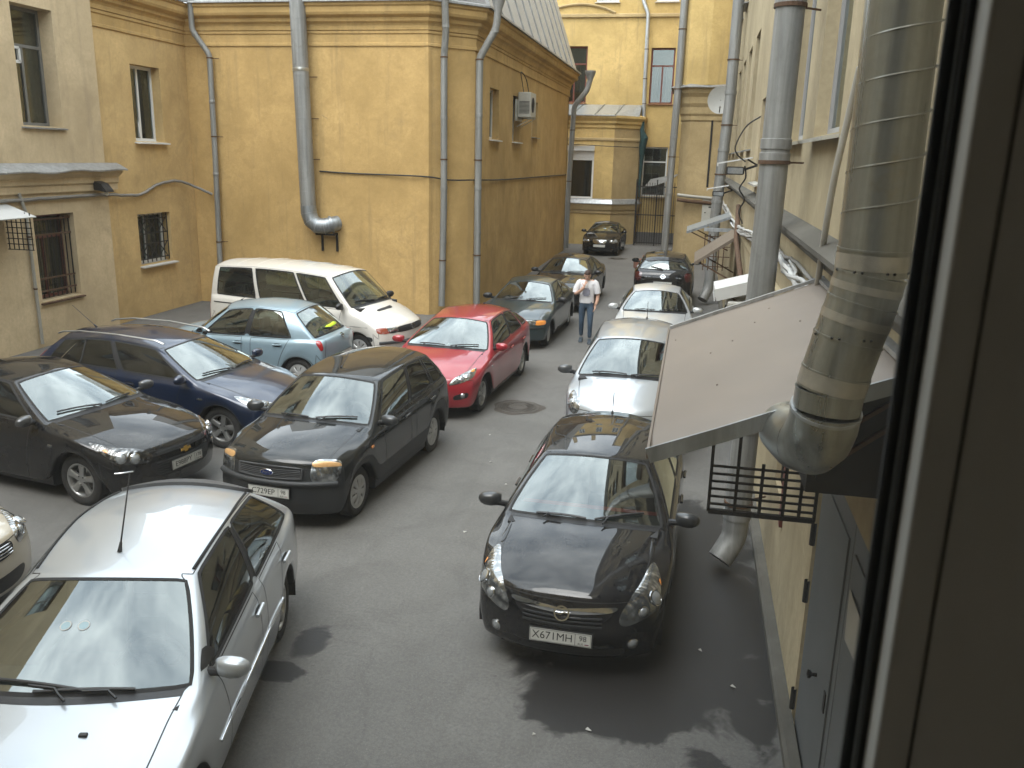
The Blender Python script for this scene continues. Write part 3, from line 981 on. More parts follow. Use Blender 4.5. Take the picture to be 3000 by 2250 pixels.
M_CABLEG = simple('grey_cable', (.22, .21, .19), .7, vary=.3)
M_CONDUIT = simple('corrugated_conduit', (.36, .345, .30), .55, .2)
M_WGLASS = glass_mat('window_glass', (.62, .66, .64), .9, .03)
M_LAMPE = bpy.data.materials.new('lit_bulb'); M_LAMPE.use_nodes = True
_b = M_LAMPE.node_tree.nodes['Principled BSDF']; _b.inputs['Emission Color'].default_value = (1, .72, .38, 1); _b.inputs['Emission Strength'].default_value = 14.
M_DOOR = simple('grey_door_paint', (.135, .14, .14), .5, .1, vary=.18, scale=3, bumps=.1)
M_ACB = simple('aged_white_metal', (.46, .45, .40), .45, .1, vary=.15)
M_PAPER = simple('paper_notice', (.42, .41, .37), .85, vary=.15)
M_DISH = simple('dish_grey', (.52, .52, .49), .45, vary=.08)
M_TEAL = simple('green_net', (.012, .04, .04), .85, vary=.5)
M_GALVW = simple('white_sheet', (.60, .60, .58), .45, .1, vary=.08)

def asphalt():
    m, nt, b, o = nodes_mat('asphalt')
    vec = ObjCo(nt)
    big = noise(nt, vec, .35, 7, .6, .5); mid = noise(nt, vec, 1.7, 8, .68, .7); fine = noise(nt, vec, 30, 5, .75); grit = noise(nt, vec, 70, 3, .7)
    c = mixc(nt, ramp(nt, big, [(.3, 0.), (.7, 1.)]), (.128, .124, .116), (.180, .174, .162))
    c = mixc(nt, ramp(nt, mid, [(.45, 0.), (.75, .6)]), c, (.092, .088, .081))
    c = mixc(nt, ramp(nt, noise(nt, vec, 4.2, 9, .75, 1.), [(.60, 0.), (.72, .55)]), c, (.215, .203, .18))
    c = mixc(nt, ramp(nt, fine, [(.36, 0.), (.66, .6)]), c, (.082, .079, .074))
    c = mixc(nt, ramp(nt, grit, [(.58, 0.), (.70, .55)]), c, (.30, .285, .255))
    # tyre-worn lanes, long along the yard
    mpw = nt.nodes.new('ShaderNodeMapping'); mpw.inputs['Scale'].default_value = (2.4, .10, 1)
    nt.links.new(vec, mpw.inputs['Vector'])
    c = mixc(nt, ramp(nt, noise(nt, mpw.outputs['Vector'], 1.6, 6, .6, .3), [(.5, 0.), (.75, .4)]), c, (.10, .096, .088))
    # cracks and old repair seams
    vo = nt.nodes.new('ShaderNodeTexVoronoi'); vo.feature = 'DISTANCE_TO_EDGE'; vo.inputs['Scale'].default_value = .55
    wn = nt.nodes.new('ShaderNodeTexNoise'); wn.inputs['Scale'].default_value = 1.3; wn.inputs['Detail'].default_value = 6; nt.links.new(vec, wn.inputs['Vector'])
    wv = nt.nodes.new('ShaderNodeMix'); wv.data_type = 'VECTOR'; wv.inputs['Factor'].default_value = .35; nt.links.new(vec, wv.inputs['A']); nt.links.new(wn.outputs['Color'], wv.inputs['B'])
    nt.links.new(wv.outputs['Result'], vo.inputs['Vector'])
    ck = N(nt, 'ShaderNodeMath', operation='MULTIPLY'); nt.links.new(ramp(nt, vo.outputs['Distance'], [(.0015, .18), (.005, 0.)]), ck.inputs[0]); nt.links.new(ramp(nt, noise(nt, vec, .6, 3), [(.48, 0.), (.58, 1.)]), ck.inputs[1])
    c = mixc(nt, ck.outputs[0], c, (.05, .047, .043))
    # wet / oily patches with ragged outlines: distance to a few centres, edge broken by noise
    pos = nt.nodes.new('ShaderNodeSeparateXYZ'); nt.links.new(vec, pos.inputs[0])
    rag = noise(nt, vec, 2.1, 7, .6, .5)
    total = None
    for cx, cy, rx, ry in WET:
        dx = N(nt, 'ShaderNodeMath', operation='SUBTRACT'); nt.links.new(pos.outputs[0], dx.inputs[0]); dx.inputs[1].default_value = cx
        dy = N(nt, 'ShaderNodeMath', operation='SUBTRACT'); nt.links.new(pos.outputs[1], dy.inputs[0]); dy.inputs[1].default_value = cy
        a = N(nt, 'ShaderNodeMath', operation='MULTIPLY'); nt.links.new(dx.outputs[0], a.inputs[0]); a.inputs[1].default_value = 1 / rx
        bb = N(nt, 'ShaderNodeMath', operation='MULTIPLY'); nt.links.new(dy.outputs[0], bb.inputs[0]); bb.inputs[1].default_value = 1 / ry
        a2 = N(nt, 'ShaderNodeMath', operation='MULTIPLY'); nt.links.new(a.outputs[0], a2.inputs[0]); nt.links.new(a.outputs[0], a2.inputs[1])
        s_ = N(nt, 'ShaderNodeMath', operation='MULTIPLY_ADD'); nt.links.new(bb.outputs[0], s_.inputs[0]); nt.links.new(bb.outputs[0], s_.inputs[1]); nt.links.new(a2.outputs[0], s_.inputs[2])
        inv = N(nt, 'ShaderNodeMath', operation='SUBTRACT'); inv.inputs[0].default_value = 1.; nt.links.new(s_.outputs[0], inv.inputs[1])
        if total is None: total = inv
        else:
            mxn = N(nt, 'ShaderNodeMath', operation='MAXIMUM'); nt.links.new(total.outputs[0], mxn.inputs[0]); nt.links.new(inv.outputs[0], mxn.inputs[1]); total = mxn
    ad = N(nt, 'ShaderNodeMath', operation='MULTIPLY_ADD'); nt.links.new(rag, ad.inputs[0]); ad.inputs[1].default_value = 3.0
    nt.links.new(total.outputs[0], ad.inputs[2])
    w2 = N(nt, 'ShaderNodeMath', operation='MULTIPLY_ADD', use_clamp=True); nt.links.new(ad.outputs[0], w2.inputs[0])
    w2.inputs[1].default_value = 3.5; w2.inputs[2].default_value = -3.5 * 1.55
    wet = w2.outputs[0]
    c = mixc(nt, wet, c, (.024, .0225, .021))
    nt.links.new(c, b.inputs['Base Color'])
    rgh = mixc(nt, wet, (.9, .9, .9), (.5, .5, .5)); nt.links.new(rgh, b.inputs['Roughness'])
    b.inputs['Specular IOR Level'].default_value = .3
    bump(nt, b, mixc(nt, .6, grit, fine), .6, .006)
    return m

WET = [(-.35, 6.35, 1.0, .75), (.45, 7.5, .9, 1.9), (.25, 9.3, .8, 1.4), (-3.15, 5.9, .22, .16), (-3.1, 6.4, .2, .3), (.75, 6.2, .25, .35)]

# ============================================================ GROUND
structure(mk('ground', ([(-120, -60, 0), (120, -60, 0), (120, 180, 0), (-120, 180, 0)], [(0, 1, 2, 3)]), asphalt()))

# ============================================================ WALL TOOLS
def wall_geom(o, u, n, width, z0, z1, openings, depth=.28):
    """vertical wall from plan point o along unit u; n points out; openings (u0,u1,z0,z1): front skin with reveals"""
    o, u, n = Vector((*o, 0)), Vector((*u, 0)), Vector((*n, 0))
    us = sorted({0, width, *[q for op in openings for q in op[:2]]}); zs = sorted({z0, z1, *[q for op in openings for q in op[2:4]]})
    v, f, idx = [], [], {}
    def vt(a, z, d=0.):
        k = (round(a, 4), round(z, 4), round(d, 4))
        if k not in idx:
            idx[k] = len(v); q = o + u * a - n * d; v.append((q.x, q.y, z))
        return idx[k]
    for a, b in zip(us, us[1:]):
        for c, d in zip(zs, zs[1:]):
            if any(op[0] - 1e-6 <= a and b <= op[1] + 1e-6 and op[2] - 1e-6 <= c and d <= op[3] + 1e-6 for op in openings): continue
            f.append((vt(a, c), vt(b, c), vt(b, d), vt(a, d)))
    for op in openings:
        a, b, c, d = op[:4]; e = op[4] if len(op) > 4 else depth
        for p_, q_ in (((a, c), (b, c)), ((b, c), (b, d)), ((b, d), (a, d)), ((a, d), (a, c))):
            f.append((vt(*p_), vt(*q_), vt(*q_, e), vt(*p_, e)))
    return v, f

class Frame:
    """local axes on a wall: u along, z up, out = outward"""
    def __init__(s, o, u, n): s.o, s.u, s.n = Vector((*o, 0)), Vector((*u, 0)), Vector((*n, 0))
    def p(s, u, z, out=0.):
        q = s.o + s.u * u + s.n * out; return (q.x, q.y, z)
    def box(s, u0, u1, z0, z1, o0, o1):
        c = [s.p(u, z, o) for o in (o0, o1) for u, z in ((u0, z0), (u1, z0), (u1, z1), (u0, z1))]
        return c, [(0, 1, 2, 3), (7, 6, 5, 4), (0, 4, 5, 1), (1, 5, 6, 2), (2, 6, 7, 3), (3, 7, 4, 0)]

def add_window(par, F, u0, u1, z0, z1, depth=.26, frame=M_PVC, fw=.07, mull=(), trans=(), sill=None, sillm=None, room=True, curtain=None, name='window', blind=None, lbl=None):
    """a glazed window in a reveal: frame, mullions, panes, sill, dim room box behind"""
    o0 = -depth
    gl = [F.box(u0, u1, z0, z0 + fw, o0 - .06, o0), F.box(u0, u1, z1 - fw, z1, o0 - .06, o0), F.box(u0, u0 + fw, z0 + fw, z1 - fw, o0 - .06, o0), F.box(u1 - fw, u1, z0 + fw, z1 - fw, o0 - .06, o0)]
    zt = [z0 + fw] + sorted(trans) + [z1 - fw]; ut = [u0 + fw] + sorted(mull) + [u1 - fw]
    zmax = trans[0] if trans and isinstance(trans, tuple) and len(trans) > 0 else z1 - fw
    for q in mull: gl.append(F.box(q - fw * .45, q + fw * .45, z0 + fw, (max(trans) if trans else z1 - fw), o0 - .058, o0 - .002))
    for q in trans: gl.append(F.box(u0 + fw, u1 - fw, q - fw * .45, q + fw * .45, o0 - .055, o0 + .004))
    w = mk(name, g_join(*gl), frame, par)
    top = max(trans) if trans else None
    rows = [(z0 + fw, top)] if top else [(z0 + fw, z1 - fw)]
    for a, b in zip(ut, ut[1:]):
        mk('pane', F.box(a, b, z0 + fw, top or z1 - fw, o0 - .034, o0 - .028), M_WGLASS, w)
    if top: mk('pane', F.box(u0 + fw, u1 - fw, top, z1 - fw, o0 - .034, o0 - .028), M_WGLASS, w)
    if curtain:
        zc1 = top or z1 - fw
        for a, b, cm in curtain:
            n_ = 10; vv, ff = [], []
            for i in range(n_ + 1):
                uu = lerp(a, b, i / n_); oo = o0 - .16 + .025 * math.sin(i * 2.3)
                vv += [F.p(uu, z0 + .02, oo), F.p(uu, zc1 + .3, oo)]
            for i in range(n_): ff.append((2 * i, 2 * i + 2, 2 * i + 3, 2 * i + 1))
            mk('curtain', (vv, ff), cm, w)
    if blind: mk('blind', F.box(u0 + fw * .5, u1 - fw * .5, z0 + fw * .5, z1 - fw * .5, o0 - .12, o0 - .10), blind, w)
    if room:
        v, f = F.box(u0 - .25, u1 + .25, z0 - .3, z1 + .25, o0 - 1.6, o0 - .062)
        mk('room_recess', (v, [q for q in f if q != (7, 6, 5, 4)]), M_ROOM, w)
    if sill is not None:
        v = [F.p(u0 - .04, z0 + .01, o0), F.p(u1 + .04, z0 + .01, o0), F.p(u0 - .06, z0 - .035, sill), F.p(u1 + .06, z0 - .035, sill), F.p(u0 - .06, z0 - .065, sill - .004), F.p(u1 + .06, z0 - .065, sill - .004), F.p(u0 - .04, z0 - .02, o0), F.p(u1 + .04, z0 - .02, o0)]
        mk('sill', (v, [(0, 1, 3, 2), (2, 3, 5, 4), (4, 5, 7, 6), (0, 2, 4, 6), (1, 7, 5, 3)]), sillm or M_FLASH, w)
    return w

def downpipe(name, label, pts, r, m=M_PIPEG, clamps=(), funnel=True, wallp=None, group=None, seg=14, joints=()):
    base = Vector(pts[-1])
    t = thing(name, label, 'pipe', base, 0, group)
    T = Matrix.Translation(-base)
    path = []
    P_ = [Vector(q) for q in pts]
    for i, q in enumerate(P_):
        if 0 < i < len(P_) - 1:
            a = q + (P_[i - 1] - q).normalized() * min(r * 1.2, (P_[i - 1] - q).length * .4); b = q + (P_[i + 1] - q).normalized() * min(r * 1.2, (P_[i + 1] - q).length * .4)
            path += [a, lerp(lerp(a, q, .5), lerp(q, b, .5), .5), b]
        else: path.append(q)
    mk('pipe', g_xf(g_tube(path, r, seg), T), m, t, True, 40)
    if funnel:
        q = P_[0]
        mk('funnel', g_xf(g_lathe([(r, -.02), (r * 1.05, .05), (r * 2.0, .34), (r * 2.06, .36), (r * 2.06, .44), (r * 1.95, .44), (r * .9, .05)], 18), T @ Matrix.Translation(q - Vector((0, 0, .06)))), m, t, True, 40)
    for z in joints:
        q = _pipe_at(P_, z)
        if q: mk('joint', g_xf(g_lathe([(r, -.05), (r * 1.08, -.045), (r * 1.08, .045), (r, .05)], seg), T @ Matrix.Translation(q)), m, t, True, 50)
    for z in clamps:
        q = _pipe_at(P_, z)
        if q:
            g = [g_lathe([(r * 1.12, -.018), (r * 1.12, .018), (r * .98, .018), (r * .98, -.018), (r * 1.12, -.018)], seg)]
            if wallp: g.append(g_bar((0, 0, 0), (wallp[0], wallp[1], 0), .012, .018))
            mk('clamp', g_xf(g_join(*g), T @ Matrix.Translation(q)), M_RUST, t)
    return t

def _pipe_at(P_, z):
    for a, b in zip(P_, P_[1:]):
        if min(a.z, b.z) <= z <= max(a.z, b.z) and abs(a.z - b.z) > 1e-3: return lerp(a, b, (z - a.z) / (b.z - a.z))
    return None
# ============================================================ BUILDINGS
XL, XR, XS, Y1 = -13.8, 1.05, -5.95, 22.4

# ---------- left wing: near part (beige) stands 0.12 proud of the far part
LW = thing('beige_wing', 'pale beige plastered wing behind the white van and parked cars, with barred lower windows', 'building', (XL, 18.5, 0))
def at_root(t): return Matrix.Translation(-Vector(t.location))
def bk(name, g, m, t, **kw): return mk(name, g_xf(g, at_root(t)), m, t, **kw)
class FrameR(Frame):
    def __init__(s, o, u, n, t): super().__init__((o[0] - t.location.x, o[1] - t.location.y), u, n)
    def p(s, u, z, out=0.): return super().p(u, z, out)
F1 = FrameR((XL + .12, 0.), (0, 1), (1, 0), LW)          # u = world y
ops1 = [(16.04, 17.22, 4.66, 7.03), (16.0, 17.24, .98, 2.82), (12.9, 14.1, 4.66, 7.03), (9.8, 11.0, 4.66, 7.03), (6.6, 7.8, 4.66, 7.03), (13.2, 14.5, .98, 2.82)]
ops1 += [(u, u + 1.2, 8.6, 10.8) for u in (6.6, 9.8, 12.9, 16.04)]
mk('wall', wall_geom((XL + .12 - LW.location.x, -LW.location.y), (0, 1), (1, 0), 18.5, 0, 13.5, [(a, b, c, d, .34) for a, b, c, d in ops1]), M_BEI, LW)
bk('wall_return', g_box(XL - .4, XL + .117, 18.45, 18.503, 0, 13.5), M_BEI, LW)
for k, (a, b, c, d) in enumerate(ops1):
    low = c < 3
    w = add_window(LW, F1, a, b, c, d, .34, M_WOODG if not low else M_WOODB, .07, mull=((a + b) / 2,) , trans=((c + d) / 2 + .42,) if not low else (d - .5,), sill=.07,
                   sillm=M_FLASH if not low else M_RUST, curtain=[(a + .1, a + .42, M_CURT), (b - .42, b - .1, M_CURT)] if k != 1 else [(a + .15, a + .5, M_CURTD), (a + .55, a + .75, M_CURT)])
    if not low:   # little ventilation sash and a blind behind the top light
        mk('top_blind', F1.box(a + .08, b - .08, (c + d) / 2 + .46, d - .08, -.50, -.48), M_CURTD, w)
        mk('vent_sash', g_join(F1.box(a + .07, a + .50, d - 1.12, d - 1.06, -.36, -.31), F1.box(a + .07, a + .50, d - .84, d - .79, -.36, -.31), F1.box(a + .46, a + .52, d - 1.1, d - .82, -.36, -.31)), M_PVC if k == 0 else M_WOODG, w)
    else:
        g = [F1.box(a + .02, b - .02, z, z + .035, -.12, -.09) for z in (c + .18, c + .45, d - .45, d - .12)]
        for i in range(9):
            u = lerp(a + .06, b - .06, i / 8); g.append(F1.box(u - .008, u + .008, c + .04, d - .06, -.115, -.095))
        for i, q in enumerate(g): mk('grille_bar', q, M_RUST if i < 4 else M_IRON, w)
# ledge over the ground floor with bent metal flashing
F1w = [(XL + .12 - LW.location.x, -18.5), (XL + .12 - LW.location.x, .32)]
mk('ledge', g_sweep([(0, 3.28), (.05, 3.28), (.05, 3.42), (.10, 3.46), (.10, 3.58), (.22, 3.68), (.22, 3.74), (0, 3.78)], F1w), M_BEI, LW)
vv, ff = [], []
n = 60
for i in range(n + 1):
    y = lerp(-18.5, .42, i / n); wob = .02 * math.sin(i * 1.3) + .018 * math.sin(i * .47)
    for o_, z_ in ((0, 3.90), (.10, 3.86), (.30, 3.74 + wob), (.30, 3.71 + wob)): vv.append((XL + .12 - LW.location.x + o_, y, z_))
for i in range(n):
    for j in range(3): ff.append((i * 4 + j, (i + 1) * 4 + j, (i + 1) * 4 + j + 1, i * 4 + j + 1))
mk('flashing', (vv, ff), M_FLASH, LW)

# ---------- ochre block: recessed left part, front, chamfer, side, cornice, metal roof
OB = thing('ochre_block', 'ochre yellow two-storey block with chamfered corner, moulded cornice and sheet metal roof', 'building', (XS, Y1, 0))
def obk(*a, **k): return bk(*a[:3], OB, **k)
rx, ry = -OB.location.x, -OB.location.y
opsA = [(19.93, 21.14, 4.42, 6.25), (19.72, 21.12, 1.33, 2.62)]
mk('side_wall', wall_geom((XL + rx, ry + 18.5), (0, 1), (1, 0), Y1 - 18.5, 0, 8, [(a - 18.5, b - 18.5, c, d, .24) for a, b, c, d in opsA]), M_YEB, OB)
FA = FrameR((XL, 0), (0, 1), (1, 0), OB)
w = add_window(OB, FA, *opsA[0], .24, M_PVC, .075, mull=(20.52,), sill=.14, sillm=M_PVC)
a, b, c, d = opsA[0]     # the left sash stands tilted open
mk('tilted_sash', g_join(*[g_bar(FA.p(*p0), FA.p(*p1), .05, .06) for p0, p1 in (((a + .1, c + .1, -.25), (a + .1, d - .1, -.46)), ((20.47, c + .1, -.25), (20.47, d - .1, -.46)), ((a + .1, d - .1, -.46), (20.47, d - .1, -.46)))]), M_PVC, w)
w = add_window(OB, FA, *opsA[1], .24, M_PVC, .07, mull=(20.35,), sill=.14, sillm=M_GALVW)
a, b, c, d = opsA[1]
gb = [FA.box(a + .03 + i * (b - a - .06) / 7 - .01, a + .03 + i * (b - a - .06) / 7 + .01, c + .03, d - .03, -.10, -.08) for i in range(8)]
gb += [FA.box(a + .02, b - .02, z - .012, z + .012, -.10, -.078) for z in (c + .12, c + .52, d - .52, d - .14)]
for zc in (c + .32, d - .32):
    for uc in (lerp(a, b, .2), lerp(a, b, .5), lerp(a, b, .8)):
        for sgn in (1, -1): gb.append(g_bar(FA.p(uc - .19, zc - sgn * .19, -.085), FA.p(uc + .19, zc + sgn * .19, -.085), .016, .016))
for q in gb: mk('grille_bar', q, M_IRON, w)
# walls
mk('front_wall', wall_geom((XL + rx, Y1 + ry), (1, 0), (0, -1), XS - 1 - XL, 0, 8, []), M_YEL, OB)
s2 = math.sqrt(.5)
mk('chamfer_wall', wall_geom((XS - 1 + rx, Y1 + ry), (s2, s2), (s2, -s2), math.sqrt(2), 0, 8, []), M_YEL, OB)
obk('corner_pilaster', g_prism([(XS - 1.10, Y1 - .02), (XS - .98, Y1 - .02), (XS - .92, Y1 + .06), (XS - .95, Y1 + .3), (XS - 1.10, Y1 + .3)], 0, 6.92, 'xyz'), M_YEL)
opsS = [(25.12, 26.32, 4.75, 6.16), (28.35, 29.5, 4.75, 6.16), (31.75, 32.85, 4.98, 6.2)]
mk('alley_wall', wall_geom((XS + rx, Y1 + 1 + ry), (0, 1), (1, 0), 40.8 - Y1 - 1, 0, 8, [(a - Y1 - 1, b - Y1 - 1, c, d, .26) for a, b, c, d in opsS]), M_YEL, OB)
FS = FrameR((XS, 0), (0, 1), (1, 0), OB)
for i, (a, b, c, d) in enumerate(opsS): add_window(OB, FS, a, b, c, d, .2, M_PVC, .07, sill=.12, sillm=M_PVC if i < 2 else M_FLASH)
obk('back_wall', g_box(XL, XS, 40.6, 40.8, 0, 8), M_YEL)
path = [(XL + rx, 18.5 + ry), (XL + rx, Y1 + ry), (XS - 1 + rx, Y1 + ry), (XS + rx, Y1 + 1 + ry), (XS + rx, 40.8 + ry), (XL + rx, 40.8 + ry)]
mk('frieze', g_sweep([(0, 6.93), (.035, 6.94), (.035, 7.0), (.02, 7.02), (.02, 7.22), (.05, 7.24), (.05, 7.30), (0, 7.32)], path), M_YEL, OB)
mk('cornice', g_sweep([(0, 7.30), (.07, 7.32), (.07, 7.42), (.10, 7.47), (.17, 7.52), (.17, 7.60), (.30, 7.66), (.33, 7.72), (.33, 7.84), (.38, 7.88), (.38, 7.95), (0, 7.99)], path), M_YEL, OB)
mk('eaves_flashing', g_sweep([(-.6, 8.22), (.2, 8.06), (.44, 8.0), (.45, 7.95), (.44, 7.94), (.36, 7.97)], path), M_FLASH, OB)
# steep sheet-metal slope above the alley, one standing-seam panel after another
npn = 11
for i in range(npn):
    y0 = lerp(Y1 + 1.2, 40.9, i / npn) + ry; y1 = lerp(Y1 + 1.2, 40.9, (i + 1) / npn) + ry
    x0, z0, x1, z1 = .30, 8.03, -1.15, 12.2
    jit = random.uniform(-.01, .01)
    v = [(x0, y0 + .02, z0 + jit), (x0, y1 - .02, z0 + jit), (x1, y1 - .02, z1), (x1, y0 + .02, z1), (x0 - .05, y0 + .02, z0 - .02), (x0 - .05, y1 - .02, z0 - .02), (x1 - .05, y1 - .02, z1 - .02), (x1 - .05, y0 + .02, z1 - .02)]
    mk('roof_panel', (v, [(0, 1, 2, 3), (4, 7, 6, 5), (0, 4, 5, 1), (0, 3, 7, 4), (1, 5, 6, 2), (3, 2, 6, 7)]), M_ROOFM, OB)
    mk('roof_seam', g_bar((x0 + .01, y0, z0 + .02), (x1 + .01, y0, z1 + .02), .045, .07, (1, 0, .35)), M_PIPEG, OB)
yf = Y1 + ry
n2 = 14
for i in range(n2):     # front slope
    xa, xb = lerp(XL + rx, XS - .8 + rx, i / n2), lerp(XL + rx, XS - .8 + rx, (i + 1) / n2)
    v = [(xa + .02, yf - .30, 8.03), (xb - .02, yf - .30, 8.03), (xb - .02, yf + 2.6, 9.4), (xa + .02, yf + 2.6, 9.4), (xa + .02, yf - .30, 7.99), (xb - .02, yf - .30, 7.99), (xb - .02, yf + 2.6, 9.36), (xa + .02, yf + 2.6, 9.36)]
    mk('roof_panel', (v, [(0, 1, 2, 3), (4, 7, 6, 5), (0, 4, 5, 1), (0, 3, 7, 4), (1, 5, 6, 2), (3, 2, 6, 7)]), M_ZINCL, OB)
obk('roof_core', g_prism([(XL - .2, 8.0), (XS + .15, 8.0), (XS - 1.2, 12.15), (XL - .2, 12.15)], Y1 + 2.6, 40.7, 'xzy'), M_ROOFM)
mk('pole_on_roof', g_tube([(-.15, 3.9, 9.3), (.1, 3.5, 8.45)], .05, 8), M_ZINC, OB, True)

# ---------- far building
FB = thing('far_building', 'tall yellow building closing the far end of the yard, with a low bay', 'building', (-4, 46.5, 0))
fx, fy_ = 4, -46.5
opsF = [(-7.25, -5.92, 7.02, 9.78), (-2.70, -1.5, 7.02, 9.70), (-2.82, -1.55, 2.4, 4.9), (-10.6, -9.3, 7.02, 9.78)]
up = [(-8.9, -7.75), (-5.6, -4.45), (-2.62, -1.5), (.6, 1.7), (3.4, 4.5), (-12, -10.9), (-15, -13.9), (6.5, 7.6)]
opsF += [(a, b, z, z + 2.0) for z in (11.86, 15.2) for a, b in up]
mk('wall', wall_geom((-20 + fx, 0), (1, 0), (0, -1), 34, 0, 18.6, [(a + 20, b + 20, c, d, .2) for a, b, c, d in opsF]), M_FAR, FB)
FF = FrameR((0, 46.5), (1, 0), (0, -1), FB)
for k, (a, b, c, d) in enumerate(opsF):
    if k == 2: add_window(FB, FF, a, b, c, d, .16, M_GALVW, .08, mull=(), trans=(4.15,), sill=.1, curtain=[(a + .1, a + .5, M_CURTD)])
    elif c < 10: add_window(FB, FF, a, b, c, d, .16, M_WOODB, .085, mull=((a + b) / 2,), trans=(d - .85,), sill=.10, sillm=M_WOODB, curtain=[(a + .1, a + .4, M_CURTD), (b - .4, b - .1, M_CURTD)]); mk('top_blind', FF.box(a + .1, b - .1, d - .80, d - .1, -.24, -.22), M_CURTD, FB.children[-1])
    else: add_window(FB, FF, a, b, c, d, .16, M_PVC, .09, mull=((a + b) / 2,), sill=.12, sillm=M_GALVW)
mk('string_course', g_sweep([(0, 11.1), (.12, 11.14), (.12, 11.26), (0, 11.32)], [(-20 + fx, 0), (14 + fx, 0)]), M_FARD, FB)
arc = [(-8.2 + i * .45, 11.34 + .42 * math.sin(math.pi * i / 8) ** .8) for i in range(9)]
mk('arched_moulding', g_tube([(x + fx, -.05, z) for x, z in arc], .07, 6), M_FARD, FB, True)
mk('eaves', g_sweep([(0, 18.1), (.2, 18.2), (.5, 18.45), (.55, 18.65), (0, 18.9)], [(-20 + fx, 0), (14 + fx, 0)]), M_FLASH, FB)
mk('main_roof', g_prism([(-.5, 18.7), (6, 21.5), (12, 18.7)], -20 + fx, 14 + fx, 'yzx'), M_ROOFM, FB)
for x in (-11.5, -6.8, -1.2, 3): bk('chimney', g_box(x, x + .9, 48.5, 49.3, 18.5, 22.4), M_FARD, FB)
bk('base_course', g_box(-20, 14, 46.42, 46.5, -.05, .55), M_PLIN, FB)
# low bay with chamfer
by0 = 44.2
bpath = [(-9.5 + fx, by0 + fy_), (-4.13 + fx, by0 + fy_), (-2.95 + fx, by0 + 1.15 + fy_), (-2.95 + fx, .1)]
opsB = [(-6.42, -5.08, 2.28, 4.82)]
BAY = FB
mk('bay_wall', wall_geom((-9.5 + fx, by0 + fy_), (1, 0), (0, -1), 5.37, 0, 6.4, [(a + 9.5, b + 9.5, c, d, .14) for a, b, c, d in opsB]), M_FAR, FB)
ln = math.hypot(1.18, 1.15)
mk('bay_chamfer', wall_geom((-4.13 + fx, by0 + fy_), (1.18 / ln, 1.15 / ln), (1.15 / ln, -1.18 / ln), ln, 0, 6.4, []), M_FARD, FB)  # darker plaster colour carries the shade of the turned-away bay faces
mk('bay_return', wall_geom((-2.95 + fx, by0 + 1.15 + fy_), (0, 1), (1, 0), 1.3, 0, 6.4, []), M_FARD, FB)
FBY = FrameR((0, by0), (1, 0), (0, -1), FB)
w = add_window(FB, FBY, *opsB[0], .1, M_PVC, .10, sill=.12, sillm=M_PVC, curtain=None)
mk('roller_shutter', g_join(*[FBY.box(-6.38, -5.12, 4.16 + i * .066, 4.22 + i * .066, -.085, -.06) for i in range(8)]), M_GALVW, w)
mk('shutter_box', FBY.box(-6.42, -5.08, 4.62, 4.86, -.1, .06), M_GALVW, w)
mk('bay_ledge', g_sweep([(0, 1.55), (.05, 1.58), (.05, 1.70), (.10, 1.75), (.16, 1.98), (.16, 2.06), (0, 2.12)], bpath), M_FARD, FB)
mk('bay_ledge_flashing', g_sweep([(0, 2.30), (.10, 2.26), (.20, 2.07), (.20, 2.04)], bpath), M_ZINCL, FB)
mk('bay_moulding', g_sweep([(0, 5.10), (.05, 5.13), (.05, 5.22), (0, 5.26)], bpath), M_FARD, FB)
mk('bay_cornice', g_sweep([(0, 5.70), (.06, 5.74), (.06, 5.86), (.14, 5.95), (.14, 6.05), (.26, 6.2), (.26, 6.30), (0, 6.36)], bpath), M_FAR, FB)
bxs = [-9.5, -8.4, -7.3, -6.2, -5.1, -4.1, -3.0]
for xa, xb in zip(bxs, bxs[1:]):
    ya = by0 - .32 + max(0, (xa + 4.13)) * .97; yb = by0 - .32 + max(0, (xb + 4.13)) * .97
    v = [(xa + .01 + fx, ya + fy_, 6.32), (xb - .01 + fx, yb + fy_, 6.32), (xb - .01 + fx, 0, 6.95), (xa + .01 + fx, 0, 6.95)]
    v += [(a_, b_, c_ - .04) for a_, b_, c_ in v]
    mk('bay_roof_sheet', (v, [(0, 1, 2, 3), (7, 6, 5, 4), (0, 4, 5, 1), (1, 5, 6, 2), (2, 6, 7, 3), (3, 7, 4, 0)]), M_ZINCL, FB)
    mk('bay_roof_seam', g_bar((xa + fx, ya + fy_, 6.34), (xa + .18 + fx, 0, 6.97), .03, .05), M_ZINC, FB)

# ---------- pier at the end of the right wall, with an oriel above
PB = thing('yellow_oriel_block', 'yellow block with a corbelled oriel where the cream wall ends, beside the iron gate', 'building', (0, 38, 0))
def pbk(nm, g, m, **k): return bk(nm, g, m, PB, **k)
pbk('lower_wall', g_prism([(-.42, 38.0), (1.4, 38.0), (1.4, 46.4), (-.8, 46.4), (-.8, 38.4)], 0, 6.2, 'xyz'), M_FARD)
pbk('corner_strip', g_box(.42, .50, 37.96, 37.999, 3.2, 6.0), M_IRON)
op = [(-1.05, 46.3), (-1.05, 38.35), (-.72, 37.72), (.15, 37.55), (1.4, 37.75)]
pbk('oriel_wall', g_prism(op[::-1], 7.25, 18.4, 'xyz'), M_FAR)
cp = [(-.8, 46.3), (-.8, 38.4), (-.42, 37.99), (.4, 37.99), (1.4, 37.99)]
prof = [(0, 5.85), (.04, 5.9), (.04, 6.05), (.10, 6.15), (.12, 6.4), (.2, 6.55), (.22, 6.8), (.34, 6.95), (.36, 7.08), (.45, 7.12), (.45, 7.2), (0, 7.3)]
pbk('corbel', g_sweep(prof, cp), M_FARD)
pbk('oriel_flashing', g_sweep([(.1, 7.36), (.3, 7.30), (.52, 7.18), (.52, 7.15)], cp), M_FLASH)
